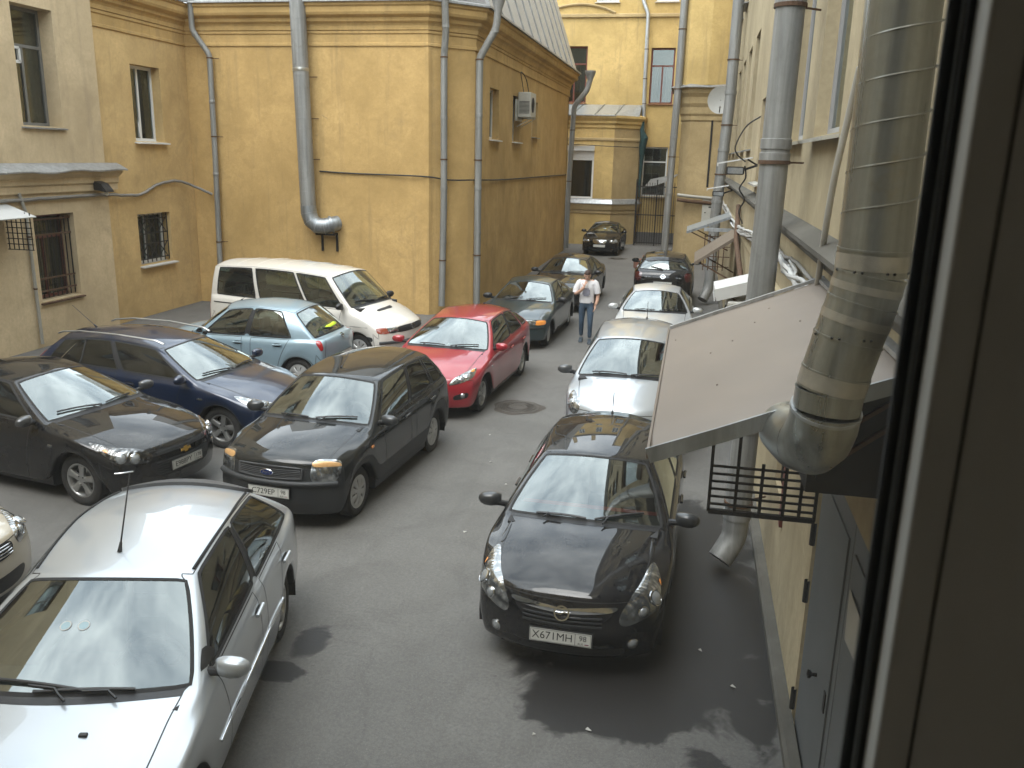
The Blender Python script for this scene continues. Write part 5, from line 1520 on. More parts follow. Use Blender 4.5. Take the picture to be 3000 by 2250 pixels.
# ---------- iron gate at the far end
GT = thing('iron_gate', 'tall iron bar gate between the yellow bay and the oriel block', 'gate', (-1.9, 44.8, 0))
for k in range(17): mk('bar', g_bar((lerp(-.98, .98, k / 16), 0, .06), (lerp(-.98, .98, k / 16), 0, 3.15), .026, .026), M_IRON, GT)
for z in (.15, 1.55, 2.95): mk('rail', g_bar((-1.02, -.02, z), (1.02, -.02, z), .03, .05), M_IRON, GT)
for x in (-1.02, .0, 1.02): mk('post', g_bar((x, 0, 0), (x, 0, 3.3), .06, .06), M_IRON, GT)
NTT = tag(mk('green_netting', g_tube([(-2.80, 45.25, 6.1), (-2.86, 45.2, 5.7), (-2.72, 45.1, 5.3), (-2.78, 45.2, 4.9), (-2.8, 45.25, 4.2), (-2.82, 45.2, 3.2), (-2.8, 45.2, 2.4)], [.04, .10, .20, .18, .10, .08, .05], 9), M_TEAL, None, True), 'dark green netting bunched up beside the iron gate', 'netting')
tag(mk('roof_tarp', ([(-2.6, 44.9, 2.9), (-1.2, 44.9, 3.35), (-.9, 45.8, 3.6), (-2.3, 45.9, 3.3), (-1.9, 44.8, 3.05)], [(0, 4, 1, 2, 3)]), M_FLASH), 'sagging grey sheet roof behind the top of the iron gate', 'sheet').modifiers.new('s', 'SOLIDIFY').thickness = .02
for k, (z, m_, r_) in enumerate(((2.86, M_CONDUIT, .07), (2.66, M_RUST, .08))):
    tag(mk('horizontal_pipe', g_tube([(-.75, 37.75, z), (-.2, 37.75, z - .05), (1.0, 37.75, z - .12)], r_, 10), m_, None, True), ('upper pale' if k == 0 else 'lower rusty') + ' pipe running across the oriel block above the electrical cabinet', 'pipe')
tag(mk('sloping_pipe', g_tube([(.98, 20.5, 3.3), (.9, 18.6, 2.7), (.96, 16.5, 2.1), (.98, 15.2, 1.6)], .055, 10), M_RUST, None, True), 'reddish pipe sloping along the cream wall above the brown awning', 'pipe')
# concrete blocks and the tin on the ground by the gate
for k, (x, y, s_) in enumerate(((-2.0, 35.2, .42), (-1.75, 37.0, .40))):
    o = tag(mk('concrete_block', g_box(-s_ / 2, s_ / 2, -s_ / 2, s_ / 2, 0, s_ * .9), simple('block_red', (.22, .10, .07), .9, vary=.3, bumps=.4), loc=(x, y, 0), rot=(0, 0, .3 + k)), ('nearer' if k == 0 else 'farther') + ' small reddish block on the ground left of the black crossover', 'block'); bevel_mod(o, .03)

# ---------- manhole covers with worn asphalt collars
M_MAN = simple('cast_iron_cover', (.075, .066, .056), .6, .35, vary=.4, scale=18, bumps=.5)
def manhole(label, x, y, r_=.33):
    t = thing('manhole_cover', label, 'manhole cover', (x, y, .0))
    g = [(r_ * .01, .012), (r_ * .28, .012)]
    mk('lid', g_lathe([(0, .012), (r_ * .3, .012), (r_ * .31, .018), (r_ * .5, .018), (r_ * .51, .010), (r_ * .86, .010), (r_ * .87, .017), (r_ * .95, .017), (r_ * .96, .004)], 40), M_MAN, t, True, 30)
    mk('ring', g_lathe([(r_ * .97, .003), (r_ * .985, .014), (r_ * 1.15, .014), (r_ * 1.17, .003)], 40), M_MAN, t, True, 30)
    for k in range(24):
        a = 2 * math.pi * k / 24
        mk('rib', g_bar((r_ * .53 * math.cos(a), r_ * .53 * math.sin(a), .013), (r_ * .84 * math.cos(a + .12), r_ * .84 * math.sin(a + .12), .013), .02, .010), M_MAN, t)
    n = 48; vv, ff = [], []
    for i in range(n):
        a = 2 * math.pi * i / n; ro = r_ * (1.36 + .10 * math.sin(3 * a + 1) + .06 * math.sin(7 * a))
        vv += [(r_ * 1.16 * math.cos(a), r_ * 1.16 * math.sin(a), .010), (ro * math.cos(a), ro * math.sin(a), .004)]
    for i in range(n): j = (i + 1) % n; ff.append((2 * i, 2 * j, 2 * j + 1, 2 * i + 1))
    mk('patch', (vv, ff), simple('worn_patch', (.062, .052, .043), .9, vary=.4, scale=9, bumps=.6), t)
manhole('round iron manhole cover in the asphalt beside the red hatchback', -2.78, 14.25)
manhole('round iron manhole cover in the asphalt before the black saloon at the far end', -3.18, 38.3, .32)

# ---------- scraps of litter
rnd = random.Random(5)
LIT = ['paper scrap on wet asphalt right of the plate 671 hatchback, toward the grey door', 'paper scrap on the asphalt below the plate reading 671', 'paper scrap nearest the grey door knob, on the wet asphalt', 'paper scrap on asphalt left of the nearest black hatchback roof', 'paper scrap on asphalt between the tall black hatchback and the manhole cover',
       'paper scrap on asphalt beside the silver high-roofed car front wheel', 'paper scrap lowest on the asphalt before the grey door', 'paper scrap just below the manhole cover beside the red hatchback', 'paper scrap on asphalt near the wet patch edge, bottom centre', 'paper scrap on asphalt right of the tall black hatchback front wheel', 'paper scrap on asphalt between the red hatchback and the walking man']
for k, (x, y) in enumerate(((.35, 7.1), (-.5, 5.75), (.62, 6.6), (-2.2, 10.6), (-2.6, 11.4), (-1.9, 12.0), (.3, 5.3), (-2.9, 12.6), (-.9, 5.6), (-2.35, 9.0), (-1.95, 16.2))):
    a = rnd.uniform(0, 3); s_ = rnd.uniform(.010, .024)
    o = tag(mk('litter_scrap', ([(-s_, -s_ * .6, .004), (s_, -s_ * .5, .012), (s_ * .8, s_ * .7, .006), (-s_ * .7, s_ * .6, .016)], [(0, 1, 2, 3)]), M_PAPER, loc=(x, y, .003), rot=(0, 0, a)), LIT[k], 'litter', 'litter scraps on the asphalt')
    o.modifiers.new('s', 'SOLIDIFY').thickness = .002

# ---------- window at the camera: fixed post with gaskets, sash, panes
WF = thing('window_frame', 'white plastic window frame with black rubber gaskets, dark in the room', 'window', (.16, .6, 3.0))
T = at_root(WF)
def post(nm, r0, r1, y0, y1, m): return mk(nm, g_xf(g_box(r0, r1, y0, y1, wz0, wz1), T), m, WF)
post('outer_gasket', .1402, .156, .600, .603, M_RUBBER)
post('spacer_bar', .1468, .1502, .592, .594, M_ZINC)
post('inner_gasket', .1488, .172, .5865, .5885, M_RUBBER)
mk('glazing_bead', g_xf(g_prism([(.1530, .5855), (.1549, .566), (.30, .566), (.30, .5855)], wz0, wz1, 'xyz'), T), M_DISH, WF)
bevel_mod(post('mullion', .1532, .42, .560, .5655, M_PVCD), .002)
bevel_mod(post('mullion_core', .20, .42, .567, .66, M_PVCD), .002)
post('sash_groove', .1746, .1762, .5590, .5598, M_IRON)
mk('head', g_xf(g_box(wx0, wx1, .52, .60, wz1 - .09, wz1 - .001), T), M_PVCD, WF); mk('bottom_rail', g_xf(g_box(wx0, wx1, .52, .60, wz0 + .001, wz0 + .09), T), M_PVCD, WF)
mk('jamb', g_xf(g_box(wx0 + .001, wx0 + .09, .522, .598, wz0 + .09, wz1 - .09), T), M_PVCD, WF); mk('jamb', g_xf(g_box(wx1 - .09, wx1 - .001, .522, .598, wz0 + .09, wz1 - .09), T), M_PVCD, WF)
def dusty_pane():
    m, nt, b, o = nodes_mat('dusty_pane'); nt.nodes.remove(b)
    tr = nt.nodes.new('ShaderNodeBsdfTransparent'); tr.inputs['Color'].default_value = (.97, .98, .975, 1)
    tl_ = nt.nodes.new('ShaderNodeBsdfTranslucent'); tl_.inputs['Color'].default_value = (.9, .9, .86, 1)
    gl = nt.nodes.new('ShaderNodeBsdfGlossy'); gl.inputs['Roughness'].default_value = .0
    fr = nt.nodes.new('ShaderNodeFresnel'); fr.inputs['IOR'].default_value = 1.1
    mx = nt.nodes.new('ShaderNodeMixShader'); nt.links.new(ramp(nt, noise(nt, ObjCo(nt), 6, 5), [(.2, .016), (.8, .030)]), mx.inputs[0])
    nt.links.new(tr.outputs[0], mx.inputs[1]); nt.links.new(tl_.outputs[0], mx.inputs[2])
    m2 = nt.nodes.new('ShaderNodeMixShader'); nt.links.new(fr.outputs[0], m2.inputs[0]); nt.links.new(mx.outputs[0], m2.inputs[1]); nt.links.new(gl.outputs[0], m2.inputs[2])
    nt.links.new(m2.outputs[0], o.inputs['Surface'])
    return m
M_PANE = dusty_pane()
zz0, zz1 = wz0 + .09, wz1 - .09
mk('pane', g_xf(([(wx0 + .09, .598, zz0), (.153, .598, zz0), (.153, .598, zz1), (wx0 + .09, .598, zz1)], [(0, 1, 2, 3)]), T), M_PANE, WF)
mk('pane', g_xf(([(.421, .562, zz0), (wx1 - .09, .562, zz0), (wx1 - .09, .562, zz1), (.421, .562, zz1)], [(0, 1, 2, 3)]), T), M_PANE, WF)
# ============================================================ THE PARKED CARS
R_ = math.radians
def headlight(c, pts, lens=(), orange=None, m=None, om=None, name='headlight', sides=(1, -1), off=.004, dome=.012):
    for s in sides:
        fl = lambda q: (q[0], s * q[1], q[2])
        h = c.patch(name, [fl(q) for q in pts], m or M_LAMP, None, off, 5, dome)
        for q, rad in lens: c.lamp(fl(q), rad, None, h, off=off + dome * .7)
        if orange: c.patch('indicator', [fl(q) for q in orange], om or M_ORANGE, h, off + dome * .6 + .004, 3, .003, rim=False)

def slats(c, d, y, zs, m=M_BLACK, par=None, rad=.008, curve=.1):
    for z in zs: c.strip('grille_bar', [(d + curve, -y, z), (d, 0, z), (d + curve, y, z)], rad, m, par, .010, 8, 6)

def star_badge(c, h, rad, par, kind, rear=False):
    q, n = c.at(h, .016)
    mt = Matrix.Translation(q) @ n.to_track_quat('Z', 'Y').to_matrix().to_4x4()
    if kind == 'ring_bolt':
        g = [g_xf(g_lathe([(rad * .80, -.006), (rad * .80, .008), (rad, .008), (rad, -.006)], 28), Matrix.Identity(4))]
        g.append(g_prism([(-rad * 1.05, -.006), (-.005, -.012), (.012, .006), (rad * 1.05, .006), (.02, .012), (-.012, -.004)][::1], -.004, .012, 'xyz'))
        o = link('badge', mesh_of('badge', [(g_join(*g), M_CHROME), (g_lathe([(rad * .8, -.004), (0, -.004)], 24), M_BLACK)], True, 40), par or c.root)
    elif kind == 'bowtie':
        w_, h_ = rad, rad * .42
        pl_ = [(-w_, -h_ * .45), (-w_ * .28, -h_ * .45), (-w_ * .35, -h_), (w_ * .28, -h_), (w_ * .35, -h_ * .45), (w_, -h_ * .45), (w_ * .92, h_ * .45), (w_ * .28, h_ * .45), (w_ * .35, h_), (-w_ * .28, h_), (-w_ * .35, h_ * .45), (-w_ * .92, h_ * .45)]
        ol = [(a * 1.10, b * 1.18) for a, b in pl_]
        o = link('badge', mesh_of('badge', [(g_prism(pl_, .004, .010, 'xyz'), M_GOLD), (g_prism(ol, -.004, .005, 'xyz'), M_CHROME)]), par or c.root)
    elif kind == 'oval':
        g1 = g_xf(g_lathe([(rad, -.004), (rad, .005), (rad * .9, .008)], 28), Matrix.Diagonal((1, .42, 1, 1)))
        g2 = g_xf(g_lathe([(rad * .9, .006), (0, .008)], 28), Matrix.Diagonal((1, .42, 1, 1)))
        o = link('badge', mesh_of('badge', [(g1, M_CHROME), (g2, M_BLUEB)], True, 40), par or c.root)
        me = text_mesh('Ford', rad * .62); me.materials.clear(); me.materials.append(M_CHROME); tt = link('lettering', me, o, (0, 0, .009))
    elif kind == 'star':
        g = [g_lathe([(rad * .86, -.004), (rad * .86, .008), (rad, .008), (rad, -.004)], 24)]
        for k in range(3): a = math.pi / 2 + k * 2 * math.pi / 3; g.append(g_bar((0, 0, .004), (rad * .9 * math.cos(a), rad * .9 * math.sin(a), .004), .012, .008))
        o = link('badge', mesh_of('badge', [(g_join(*g), M_CHROME)], True, 40), par or c.root)
    elif kind == 'circle_bar':
        g = [g_lathe([(rad * .74, -.004), (rad * .74, .010), (rad, .010), (rad, -.004)], 24), g_box(-rad * 1.25, rad * 1.25, -rad * .22, rad * .22, 0, .014)]
        o = link('badge', mesh_of('badge', [(g_join(*g), M_CHROME)], True, 40), par or c.root)
    else:
        g = [g_lathe([(rad * .8, -.004), (rad * .8, .008), (rad, .008), (rad, -.004)], 24)]
        o = link('badge', mesh_of('badge', [(g_join(*g), M_CHROME)], True, 40), par or c.root)
    o.matrix_basis = mt
    return o

def intake(c, d, y, z0, z1, m=M_BLACK, name='lower_grille', par=None):
    return c.patch(name, [(d + .04, -y, z1), (d, 0, z1 + .01), (d + .04, y, z1), (d + .05, y * .92, z0), (d, 0, z0 - .01), (d + .05, -y * .92, z0)], m, par or c.parts.get('front_bumper'), .003, 4, 0, 5)

GRP = 'cars parked in the yard'
P_BLK = paint('paint_black', (.006, .006, .0065), .0, .3, dirt=.3)
P_BLKG = paint('paint_black_dusty', (.007, .0085, .009), .0, .34, dirt=.45)
P_SIL = paint('paint_silver', (.46, .49, .515), .55, .34, dirt=.3)
P_SILW = paint('paint_pale_silver', (.55, .565, .57), .45, .34, dirt=.3)
P_RED = paint('paint_red', (.31, .013, .024), .15, .32, dirt=.3)
P_BLU = paint('paint_navy', (.004, .013, .040), .2, .3, dirt=.3)
P_LBL = paint('paint_pale_blue', (.27, .37, .43), .3, .34, dirt=.35)
P_CRM = paint('paint_cream_white', (.66, .63, .57), .06, .4, dirt=.6)
P_GRN = paint('paint_dark_green', (.012, .028, .032), .2, .32, dirt=.5)
P_BEI = paint('paint_champagne', (.50, .45, .36), .3, .34, dirt=.3)

# ---- black small hatchback, nearest on the right
c = Car('hatchback_car', 'black small hatchback with round badge, plate x671 and tall teardrop headlights', dict(L=4.0, W=1.737, H=1.488, fo=.84, wb=2.51, r=.30, hf=(.26, .82), cw=(.98, 1.02), rf=(1.80, 1.43),
        rr=(3.45, 1.40), tb=(3.82, 1.06), de=(3.93, 1.0), belt=(.95, 1.04), doors=(1.45, 2.45, 3.0), quarter='glass', round=.20, hoodcrown=.07, rw=.57, wsbulge=.035), (-.78, 8.42, 0), R_(-91.2), P_BLK, rims='cap', group=GRP, mirrors=simple('mirror_black', (.022, .024, .026), .4, coat=.6))
headlight(c, [(.66, .70, .90), (.46, .80, .77), (.30, .79, .63), (.12, .53, .53), (.14, .47, .63), (.34, .60, .81)], [((.34, .73, .71), .062), ((.24, .64, .63), .045)], [(.52, .755, .80), (.49, .775, .785), (.47, .775, .77), (.50, .745, .785)])
gr = c.patch('grille', [(.08, -.41, .675), (.02, 0, .66), (.08, .41, .675), (.07, .30, .55), (.02, 0, .50), (.07, -.30, .55)], M_BLACK, None, .003, 4, 0, 6)
c.patch('chrome_bar', [(.11, -.44, .70), (.04, -.2, .685), (.02, 0, .68), (.04, .2, .685), (.11, .44, .70), (.10, .41, .655), (.03, .2, .64), (.01, 0, .635), (.03, -.2, .64), (.10, -.41, .655)], M_CHROME, gr, .010, 4, .008, 3)
slats(c, .02, .33, (.60, .565, .53), M_TRIM, gr, .010, .05)
star_badge(c, (.0, 0, .640), .066, gr, 'ring_bolt')
c.plate((.0, 0, .42), 'X671MH', '98', .12, parent=c.parts['front_bumper'])
intake(c, .03, .52, .24, .31)
for s in (1, -1): c.lamp((.14, s * .60, .36), .045, M_LENS, c.parts['front_bumper'], 'fog_lamp')
c.wipers(((.78, .16), (.16, .03)), ((.05, .03), (-.60, .02)))
c.handles((2.25, 3.0), .86, P_BLK); c.antenna(3.3, .0, .24, .35)
for s in (1, -1): c.patch('hood_edge_trim', [(.72, s * .66, .92), (.95, s * .66, .99), (.97, s * .68, .99), (.72, s * .70, .90)], P_BLK, None, .006, 2, .004)
mk('dash_strip', g_box(c.xo - 1.58, c.xo - 1.50, -.66, .66, .935, .965), simple('red_dash', (.32, .045, .035), .6), c.root)

# ---- silver hatchback, nearest on the left
c = Car('hatchback_car', 'silver hatchback with roof antenna and dark rear spoiler, nearest on the left', dict(L=4.34, W=1.84, H=1.497, fo=.87, wb=2.64, r=.315, hf=(.22, .78), cw=(1.10, 1.02), rf=(1.98, 1.43), rr=(3.75, 1.42),
        tb=(4.12, 1.08), de=(4.25, 1.02), belt=(.97, 1.07), doors=(1.65, 2.62, 3.38), quarter='joined', qf=.66, rw=.60, round=.15, reartint=M_GLASSD), (-3.85, 4.92, 0), R_(-76), P_SIL, sideglass=M_GLASSD, rims='alloy', group=GRP)
headlight(c, [(.60, .76, .84), (.36, .83, .72), (.14, .56, .60), (.20, .50, .68), (.40, .62, .80)], [((.34, .72, .72), .06)], None)
c.wipers(((-.62, .10), (.22, .04)), ((-.15, .03), (.60, .02)))
c.handles((2.45, 3.35), .88, P_SIL)
c.antenna(2.25, 0., .57, .55, .005)
sp = c.patch('spoiler', [(3.66, -.54, 1.44), (3.60, 0, 1.46), (3.66, .54, 1.44), (3.92, .52, 1.40), (3.96, 0, 1.44), (3.92, -.52, 1.40)], simple('spoiler_grey', (.07, .072, .075), .45), None, .03, 4, .0)
for s in (1, -1):
    c.patch('tail_light', [(3.98, s * .70, 1.30), (3.90, s * .60, 1.38), (4.12, s * .66, 1.12), (4.16, s * .74, 1.10), (4.10, s * .76, 1.22)], M_RED, None, .006, 4, .01)
    c.strip('side_moulding', [(1.35, s * .92, .56), (2.5, s * .92, .56), (3.2, s * .92, .57)], .012, M_CHROME, None, .004, 8, 6)
    c.strip('roof_channel', [(2.15, s * .57, 1.44), (2.9, s * .595, 1.47), (3.62, s * .56, 1.44)], .012, M_RUBBER, c.parts['roof'], .002, 8, 6)
for y, z in ((-.10, 0), (.02, 0)):
    q, n = c.at((1.57, y, 1.29), .003)
    o = link('sticker', mesh_of('sticker', [(g_lathe([(.030, 0), (.034, .0015), (.037, 0)], 24), M_DISH), (g_lathe([(.030, 0.0005), (0, .0005)], 20), simple('sticker_blue', (.30, .42, .46), .4))]), c.ws); o.matrix_basis = Matrix.Translation(q) @ n.to_track_quat('Z', 'Y').to_matrix().to_4x4()
for s in (1, -1): c.bar('washer_nozzle', (.86, s * .30, 1.0), .03, .05, .02, M_BLACK, c.parts['hood'], .004)
for s in (1,): c.patch('door_sail', [(1.42, s * .80, 1.02), (1.56, s * .80, 1.14), (1.66, s * .80, 1.02)], M_BLACK, None, .004, 2, 0, 3)

# ---- dusty black tall hatchback with plate 729
c = Car('hatchback_car', 'dusty black tall hatchback with upright amber-topped headlights and blue oval badge', dict(L=4.02, W=1.72, H=1.53, fo=.78, wb=2.49, r=.305, hf=(.12, .90), cw=(.98, 1.06), rf=(1.72, 1.48), rr=(3.62, 1.47),
        tb=(3.88, 1.10), de=(3.97, 1.0), belt=(.99, 1.05), doors=(1.40, 2.35, 3.15), quarter='glass', rw=.60, round=.12, rr_round=.07, hoodpow=.85, zs=.26, nose=.02, clad=True, bumpmat=simple('bumper_plastic', (.014, .0155, .0165), .5, coat=.3), reartint=M_GLASSD), (-4.40, 10.46, 0), R_(-94.2), P_BLKG, rims='cap', group=GRP, mirrors=simple('mirror_black', (.022, .024, .026), .4, coat=.6))
headlight(c, [(.16, .50, .63), (.14, .50, .80), (.24, .54, .88), (.36, .78, .88), (.30, .82, .74), (.20, .76, .63)], (), [(.20, .53, .865), (.30, .77, .875), (.33, .80, .80), (.18, .52, .80)], om=simple('indicator_pale_amber', (.62, .36, .15), .12, .2, coat=1., vary=.3, scale=25))
gr = c.patch('grille', [(.06, -.42, .79), (.02, 0, .80), (.06, .42, .79), (.05, .40, .68), (.01, 0, .67), (.05, -.40, .68)], M_BLACK, None, .004, 4, 0, 4)
slats(c, .01, .40, (.69, .71, .73, .75, .77), simple('grille_grey', (.06, .062, .065), .5), gr, .006, .04)
c.strip('grille_frame', [(.06, -.42, .80), (.02, 0, .81), (.06, .42, .80), (.05, .41, .675), (.01, 0, .665), (.05, -.41, .675), (.06, -.42, .80)], .010, MATS['grille_grey'], gr, .008, 6, 6)
star_badge(c, (.0, 0, .735), .085, gr, 'oval')
c.strip('bumper_strip', [(.24, -.78, .60), (.05, -.45, .61), (.0, 0, .615), (.05, .45, .61), (.24, .78, .60)], .035, M_TRIM, c.parts['front_bumper'], .004, 8, 8)
c.plate((.0, .02, .50), 'C729EP', '98', .05, parent=c.parts['front_bumper'])
intake(c, .04, .50, .28, .36)
c.wipers(((.80, .12), (.12, .03)), ((-.02, .03), (-.58, .03)))
c.handles((2.10, 3.02), .90, P_BLKG); c.antenna(2.0, -.05, .28, 1.0)
for s in (1, -1):
    c.patch('side_indicator', [(.98, s * .86, .80), (1.04, s * .86, .80), (1.04, s * .86, .83), (.98, s * .86, .83)], M_ORANGE, None, .006, 2, .004)
    c.patch('tail_light', [(3.78, s * .70, 1.30), (3.86, s * .66, 1.0), (3.9, s * .74, .98), (3.82, s * .76, 1.28)], M_RED, None, .006)

# ---- red hatchback
c = Car('hatchback_car', 'red hatchback with white papers behind its windshield, beside the manhole cover', dict(L=4.235, W=1.79, H=1.48, fo=.88, wb=2.65, r=.315, hf=(.22, .76), cw=(1.08, 1.01), rf=(1.95, 1.42), rr=(3.62, 1.40),
        tb=(4.02, 1.08), de=(4.15, 1.02), belt=(.96, 1.06), doors=(1.62, 2.55, 3.35), quarter='glass', rw=.58, round=.19, hoodcrown=.06, reartint=M_GLASSD), (-4.05, 15.25, 0), R_(-93.7), P_RED, rims='alloy', group=GRP)
headlight(c, [(.14, .46, .61), (.24, .68, .66), (.42, .80, .74), (.62, .78, .86), (.46, .68, .84), (.22, .52, .71)], [((.36, .70, .755), .058), ((.27, .62, .70), .05)], [(.50, .76, .80), (.56, .77, .83), (.56, .74, .845), (.48, .72, .82)])
gr = c.patch('grille', [(.08, -.40, .66), (.03, 0, .66), (.08, .40, .66), (.06, .32, .58), (.02, 0, .57), (.06, -.32, .58)], M_BLACK, None, .003, 4, 0, 5)
star_badge(c, (.03, 0, .71), .05, None, 'ring')
intake(c, .02, .40, .30, .42)
for s in (1, -1):
    f_ = c.patch('fog_recess', [(.16, s * .54, .44), (.26, s * .72, .48), (.26, s * .72, .40), (.16, s * .54, .37)], M_BLACK, c.parts['front_bumper'], .003); c.lamp((.22, s * .66, .435), .04, None, f_)
    c.patch('tail_light', [(4.0, s * .72, 1.12), (4.08, s * .62, 1.06), (4.14, s * .70, .86), (4.06, s * .80, .90)], M_RED, None, .006)
    c.patch('side_indicator', [(1.12, s * .9, .74), (1.17, s * .9, .74), (1.17, s * .9, .765), (1.12, s * .9, .765)], M_LAMP, None, .006, 2, .004)
c.wipers(((.80, .12), (.16, .03)), ((.02, .04), (-.62, .04)))
c.handles((2.38, 3.22), .84, P_RED)
c.plate((.0, 0, .50), '', '', .05, parent=c.parts['front_bumper'])
for x, y, w_, h_ in ((1.46, .22, .12, .2), (1.44, -.05, .08, .08)): mk('dash_paper', g_box(c.xo - x - w_, c.xo - x, y, y + h_, .995, 1.0), M_PVC, c.root)
c.bar('roof_aerial_base', (3.5, 0, 1.46), .07, .03, .03, M_BLACK, c.parts['roof'], .01)

# ---- navy estate
c = Car('estate_car', 'dark blue estate car with silver roof rails, between black saloon and pale blue hatchback', dict(L=4.47, W=1.79, H=1.50, fo=.88, wb=2.65, r=.315, hf=(.22, .76), cw=(1.08, 1.01), rf=(1.95, 1.42), rr=(4.02, 1.42),
        tb=(4.30, 1.10), de=(4.40, 1.02), belt=(.96, 1.07), doors=(1.62, 2.58, 3.38), quarter='wide', rw=.59, round=.19, hoodcrown=.06, reartint=M_GLASSD), (-7.78, 11.84, 0), R_(-6), P_BLU, sideglass=M_GLASSD, rims='dusty', group=GRP)
headlight(c, [(.14, .46, .61), (.24, .68, .65), (.42, .80, .73), (.64, .79, .87), (.44, .68, .84), (.20, .52, .71)], [((.36, .70, .755), .058), ((.27, .62, .70), .05)], None)
gr = c.patch('grille', [(.08, -.40, .66), (.03, 0, .66), (.08, .40, .66), (.06, .32, .58), (.02, 0, .57), (.06, -.32, .58)], M_BLACK, None, .003, 4, 0, 5)
intake(c, .02, .48, .30, .42)
for s in (1, -1):
    c.strip('roof_rail', [(2.0, s * .545, 1.43), (2.12, s * .56, 1.475), (2.8, s * .60, 1.52), (3.5, s * .59, 1.515), (3.86, s * .57, 1.475), (3.95, s * .56, 1.44)], .020, M_ALLOY, c.parts['roof'], 0, 8, 8, .7, True)
    c.patch('tail_light', [(4.22, s * .70, 1.30), (4.30, s * .62, 1.0), (4.40, s * .70, .86), (4.28, s * .80, 1.0)], M_RED, None, .006)
    c.patch('side_indicator', [(1.12, s * .9, .74), (1.20, s * .9, .74), (1.20, s * .9, .765), (1.12, s * .9, .765)], M_LAMP, None, .006, 2, .004)
    c.strip('window_chrome', [(3.75, s * .86, 1.10), (3.55, s * .70, 1.36)], .010, M_CHROME, None, .006, 6, 6)
c.wipers(((-.80, .10), (-.12, .03)), ((-.02, .04), (.62, .05)))
c.handles((2.40, 3.25), .86, P_BLU); c.antenna(3.75, 0, .55, .95, .004)

# ---- black saloon with bow-tie badge
c = Car('saloon_car', 'black saloon with gold bow-tie badge and five-spoke wheels, front to the tall hatchback', dict(L=4.6, W=1.79, H=1.477, fo=.95, wb=2.685, r=.325, hf=(.20, .80), cw=(1.22, 1.03), rf=(2.12, 1.43), rr=(3.35, 1.41), tb=(4.0, 1.10),
        de=(4.5, 1.06), belt=(.97, 1.05), doors=(1.72, 2.62, 3.42), rw=.57, round=.17, hoodcrown=.07, hoodpow=.8), (-8.27, 9.58, 0), R_(-10), P_BLK, sideglass=M_GLASSD, rims='star', group=GRP, mirrors=simple('mirror_dark_silver', (.06, .062, .065), .35, .3, coat=1.))
headlight(c, [(.10, .50, .61), (.26, .76, .62), (.46, .85, .72), (.72, .82, .88), (.46, .72, .82), (.16, .48, .72)], [((.32, .74, .69), .062), ((.22, .63, .67), .055)], [(.48, .81, .76), (.53, .81, .785), (.50, .78, .785), (.46, .79, .755)], M_LAMPD)
g1 = c.patch('grille', [(.06, -.44, .72), (.02, 0, .74), (.06, .44, .72), (.05, .44, .66), (.01, 0, .66), (.05, -.44, .66)], M_BLACK, None, .003, 3, 0, 5)
slats(c, .01, .42, (.67, .69, .71), M_TRIM, g1, .006, .05)
g2 = c.patch('lower_grille', [(.05, -.50, .58), (.0, 0, .58), (.05, .50, .58), (.06, .40, .40), (.0, 0, .38), (.06, -.40, .40)], M_BLACK, None, .003, 4, 0, 5)
slats(c, .0, .44, (.42, .45, .48, .51, .54, .57), M_TRIM, g2, .006, .05)
star_badge(c, (.0, 0, .64), .085, None, 'bowtie')
c.plate((.0, 0, .49), 'E988PY', '178', .03, parent=c.parts['front_bumper'])
for s in (1, -1):
    c.strip('fog_trim', [(.24, s * .66, .52), (.36, s * .80, .52)], .012, M_CHROME, c.parts['front_bumper'], .004)
    c.patch('side_indicator', [(1.24, s * .9, .74), (1.31, s * .9, .74), (1.31, s * .9, .77), (1.24, s * .9, .77)], M_LAMP, None, .006, 2, .004)
    c.patch('tail_light', [(4.42, s * .60, .95), (4.56, s * .62, .80), (4.50, s * .78, .78), (4.34, s * .82, .94)], M_RED, None, .006)
c.wipers(((-.80, .12), (-.10, .03)), ((0., .04), (.64, .06)))
c.handles((2.44, 3.28), .86, P_BLK)

# ---- pale blue round hatchback seen from its tail
c = Car('hatchback_car', 'pale blue rounded hatchback facing away, a fluorescent vest behind its rear window', dict(L=3.72, W=1.66, H=1.54, fo=.66, wb=2.43, r=.29, hf=(.18, .82), cw=(.86, 1.01), rf=(1.46, 1.46), rr=(3.02, 1.47), tb=(3.50, .98),
        de=(3.62, .96), belt=(.94, .95), doors=(1.30, 2.08, 3.0), rw=.57, round=.22, rr_round=.18, hoodcrown=.1, bulge=.05, rwbulge=.05, quarter=None), (-8.10, 15.0, 0), R_(178.5), P_LBL, rims='cap', group=GRP)
headlight(c, [(.60, .64, .98), (.36, .70, .80), (.26, .60, .76), (.34, .54, .90)], [((.38, .63, .84), .06)])
for s in (1, -1): c.patch('tail_light', [(3.44, s * .74, .98), (3.52, s * .70, .99), (3.60, s * .70, .80), (3.55, s * .76, .78)], M_RED, None, .008, 4, .012)
c.handles((1.92, 2.72), .84, P_LBL)
c.antenna(1.55, 0, .30, .9)
c.strip('rear_wiper', [(3.50, .0, 1.10), (3.42, .32, 1.14)], .010, M_BLACK, None, .02)
mk('fluorescent_vest', g_tube([(c.xo - 3.30, -.44, 1.07), (c.xo - 3.34, -.2, 1.10), (c.xo - 3.36, .1, 1.09), (c.xo - 3.32, .38, 1.07)], [.04, .075, .07, .03], 8, squash=.6), simple('vest_yellow', (.62, .85, .04), .8), c.root, True)
mk('parcel_shelf', g_box(c.xo - 3.42, c.xo - 2.8, -.56, .56, .99, 1.01), M_DASH, c.root)
c.plate((3.72, 0, .60), '', '', .1, rear=True, parent=c.parts['rear_bumper'])
star_badge(c, (3.62, 0, .93), .05, None, 'circle_bar')

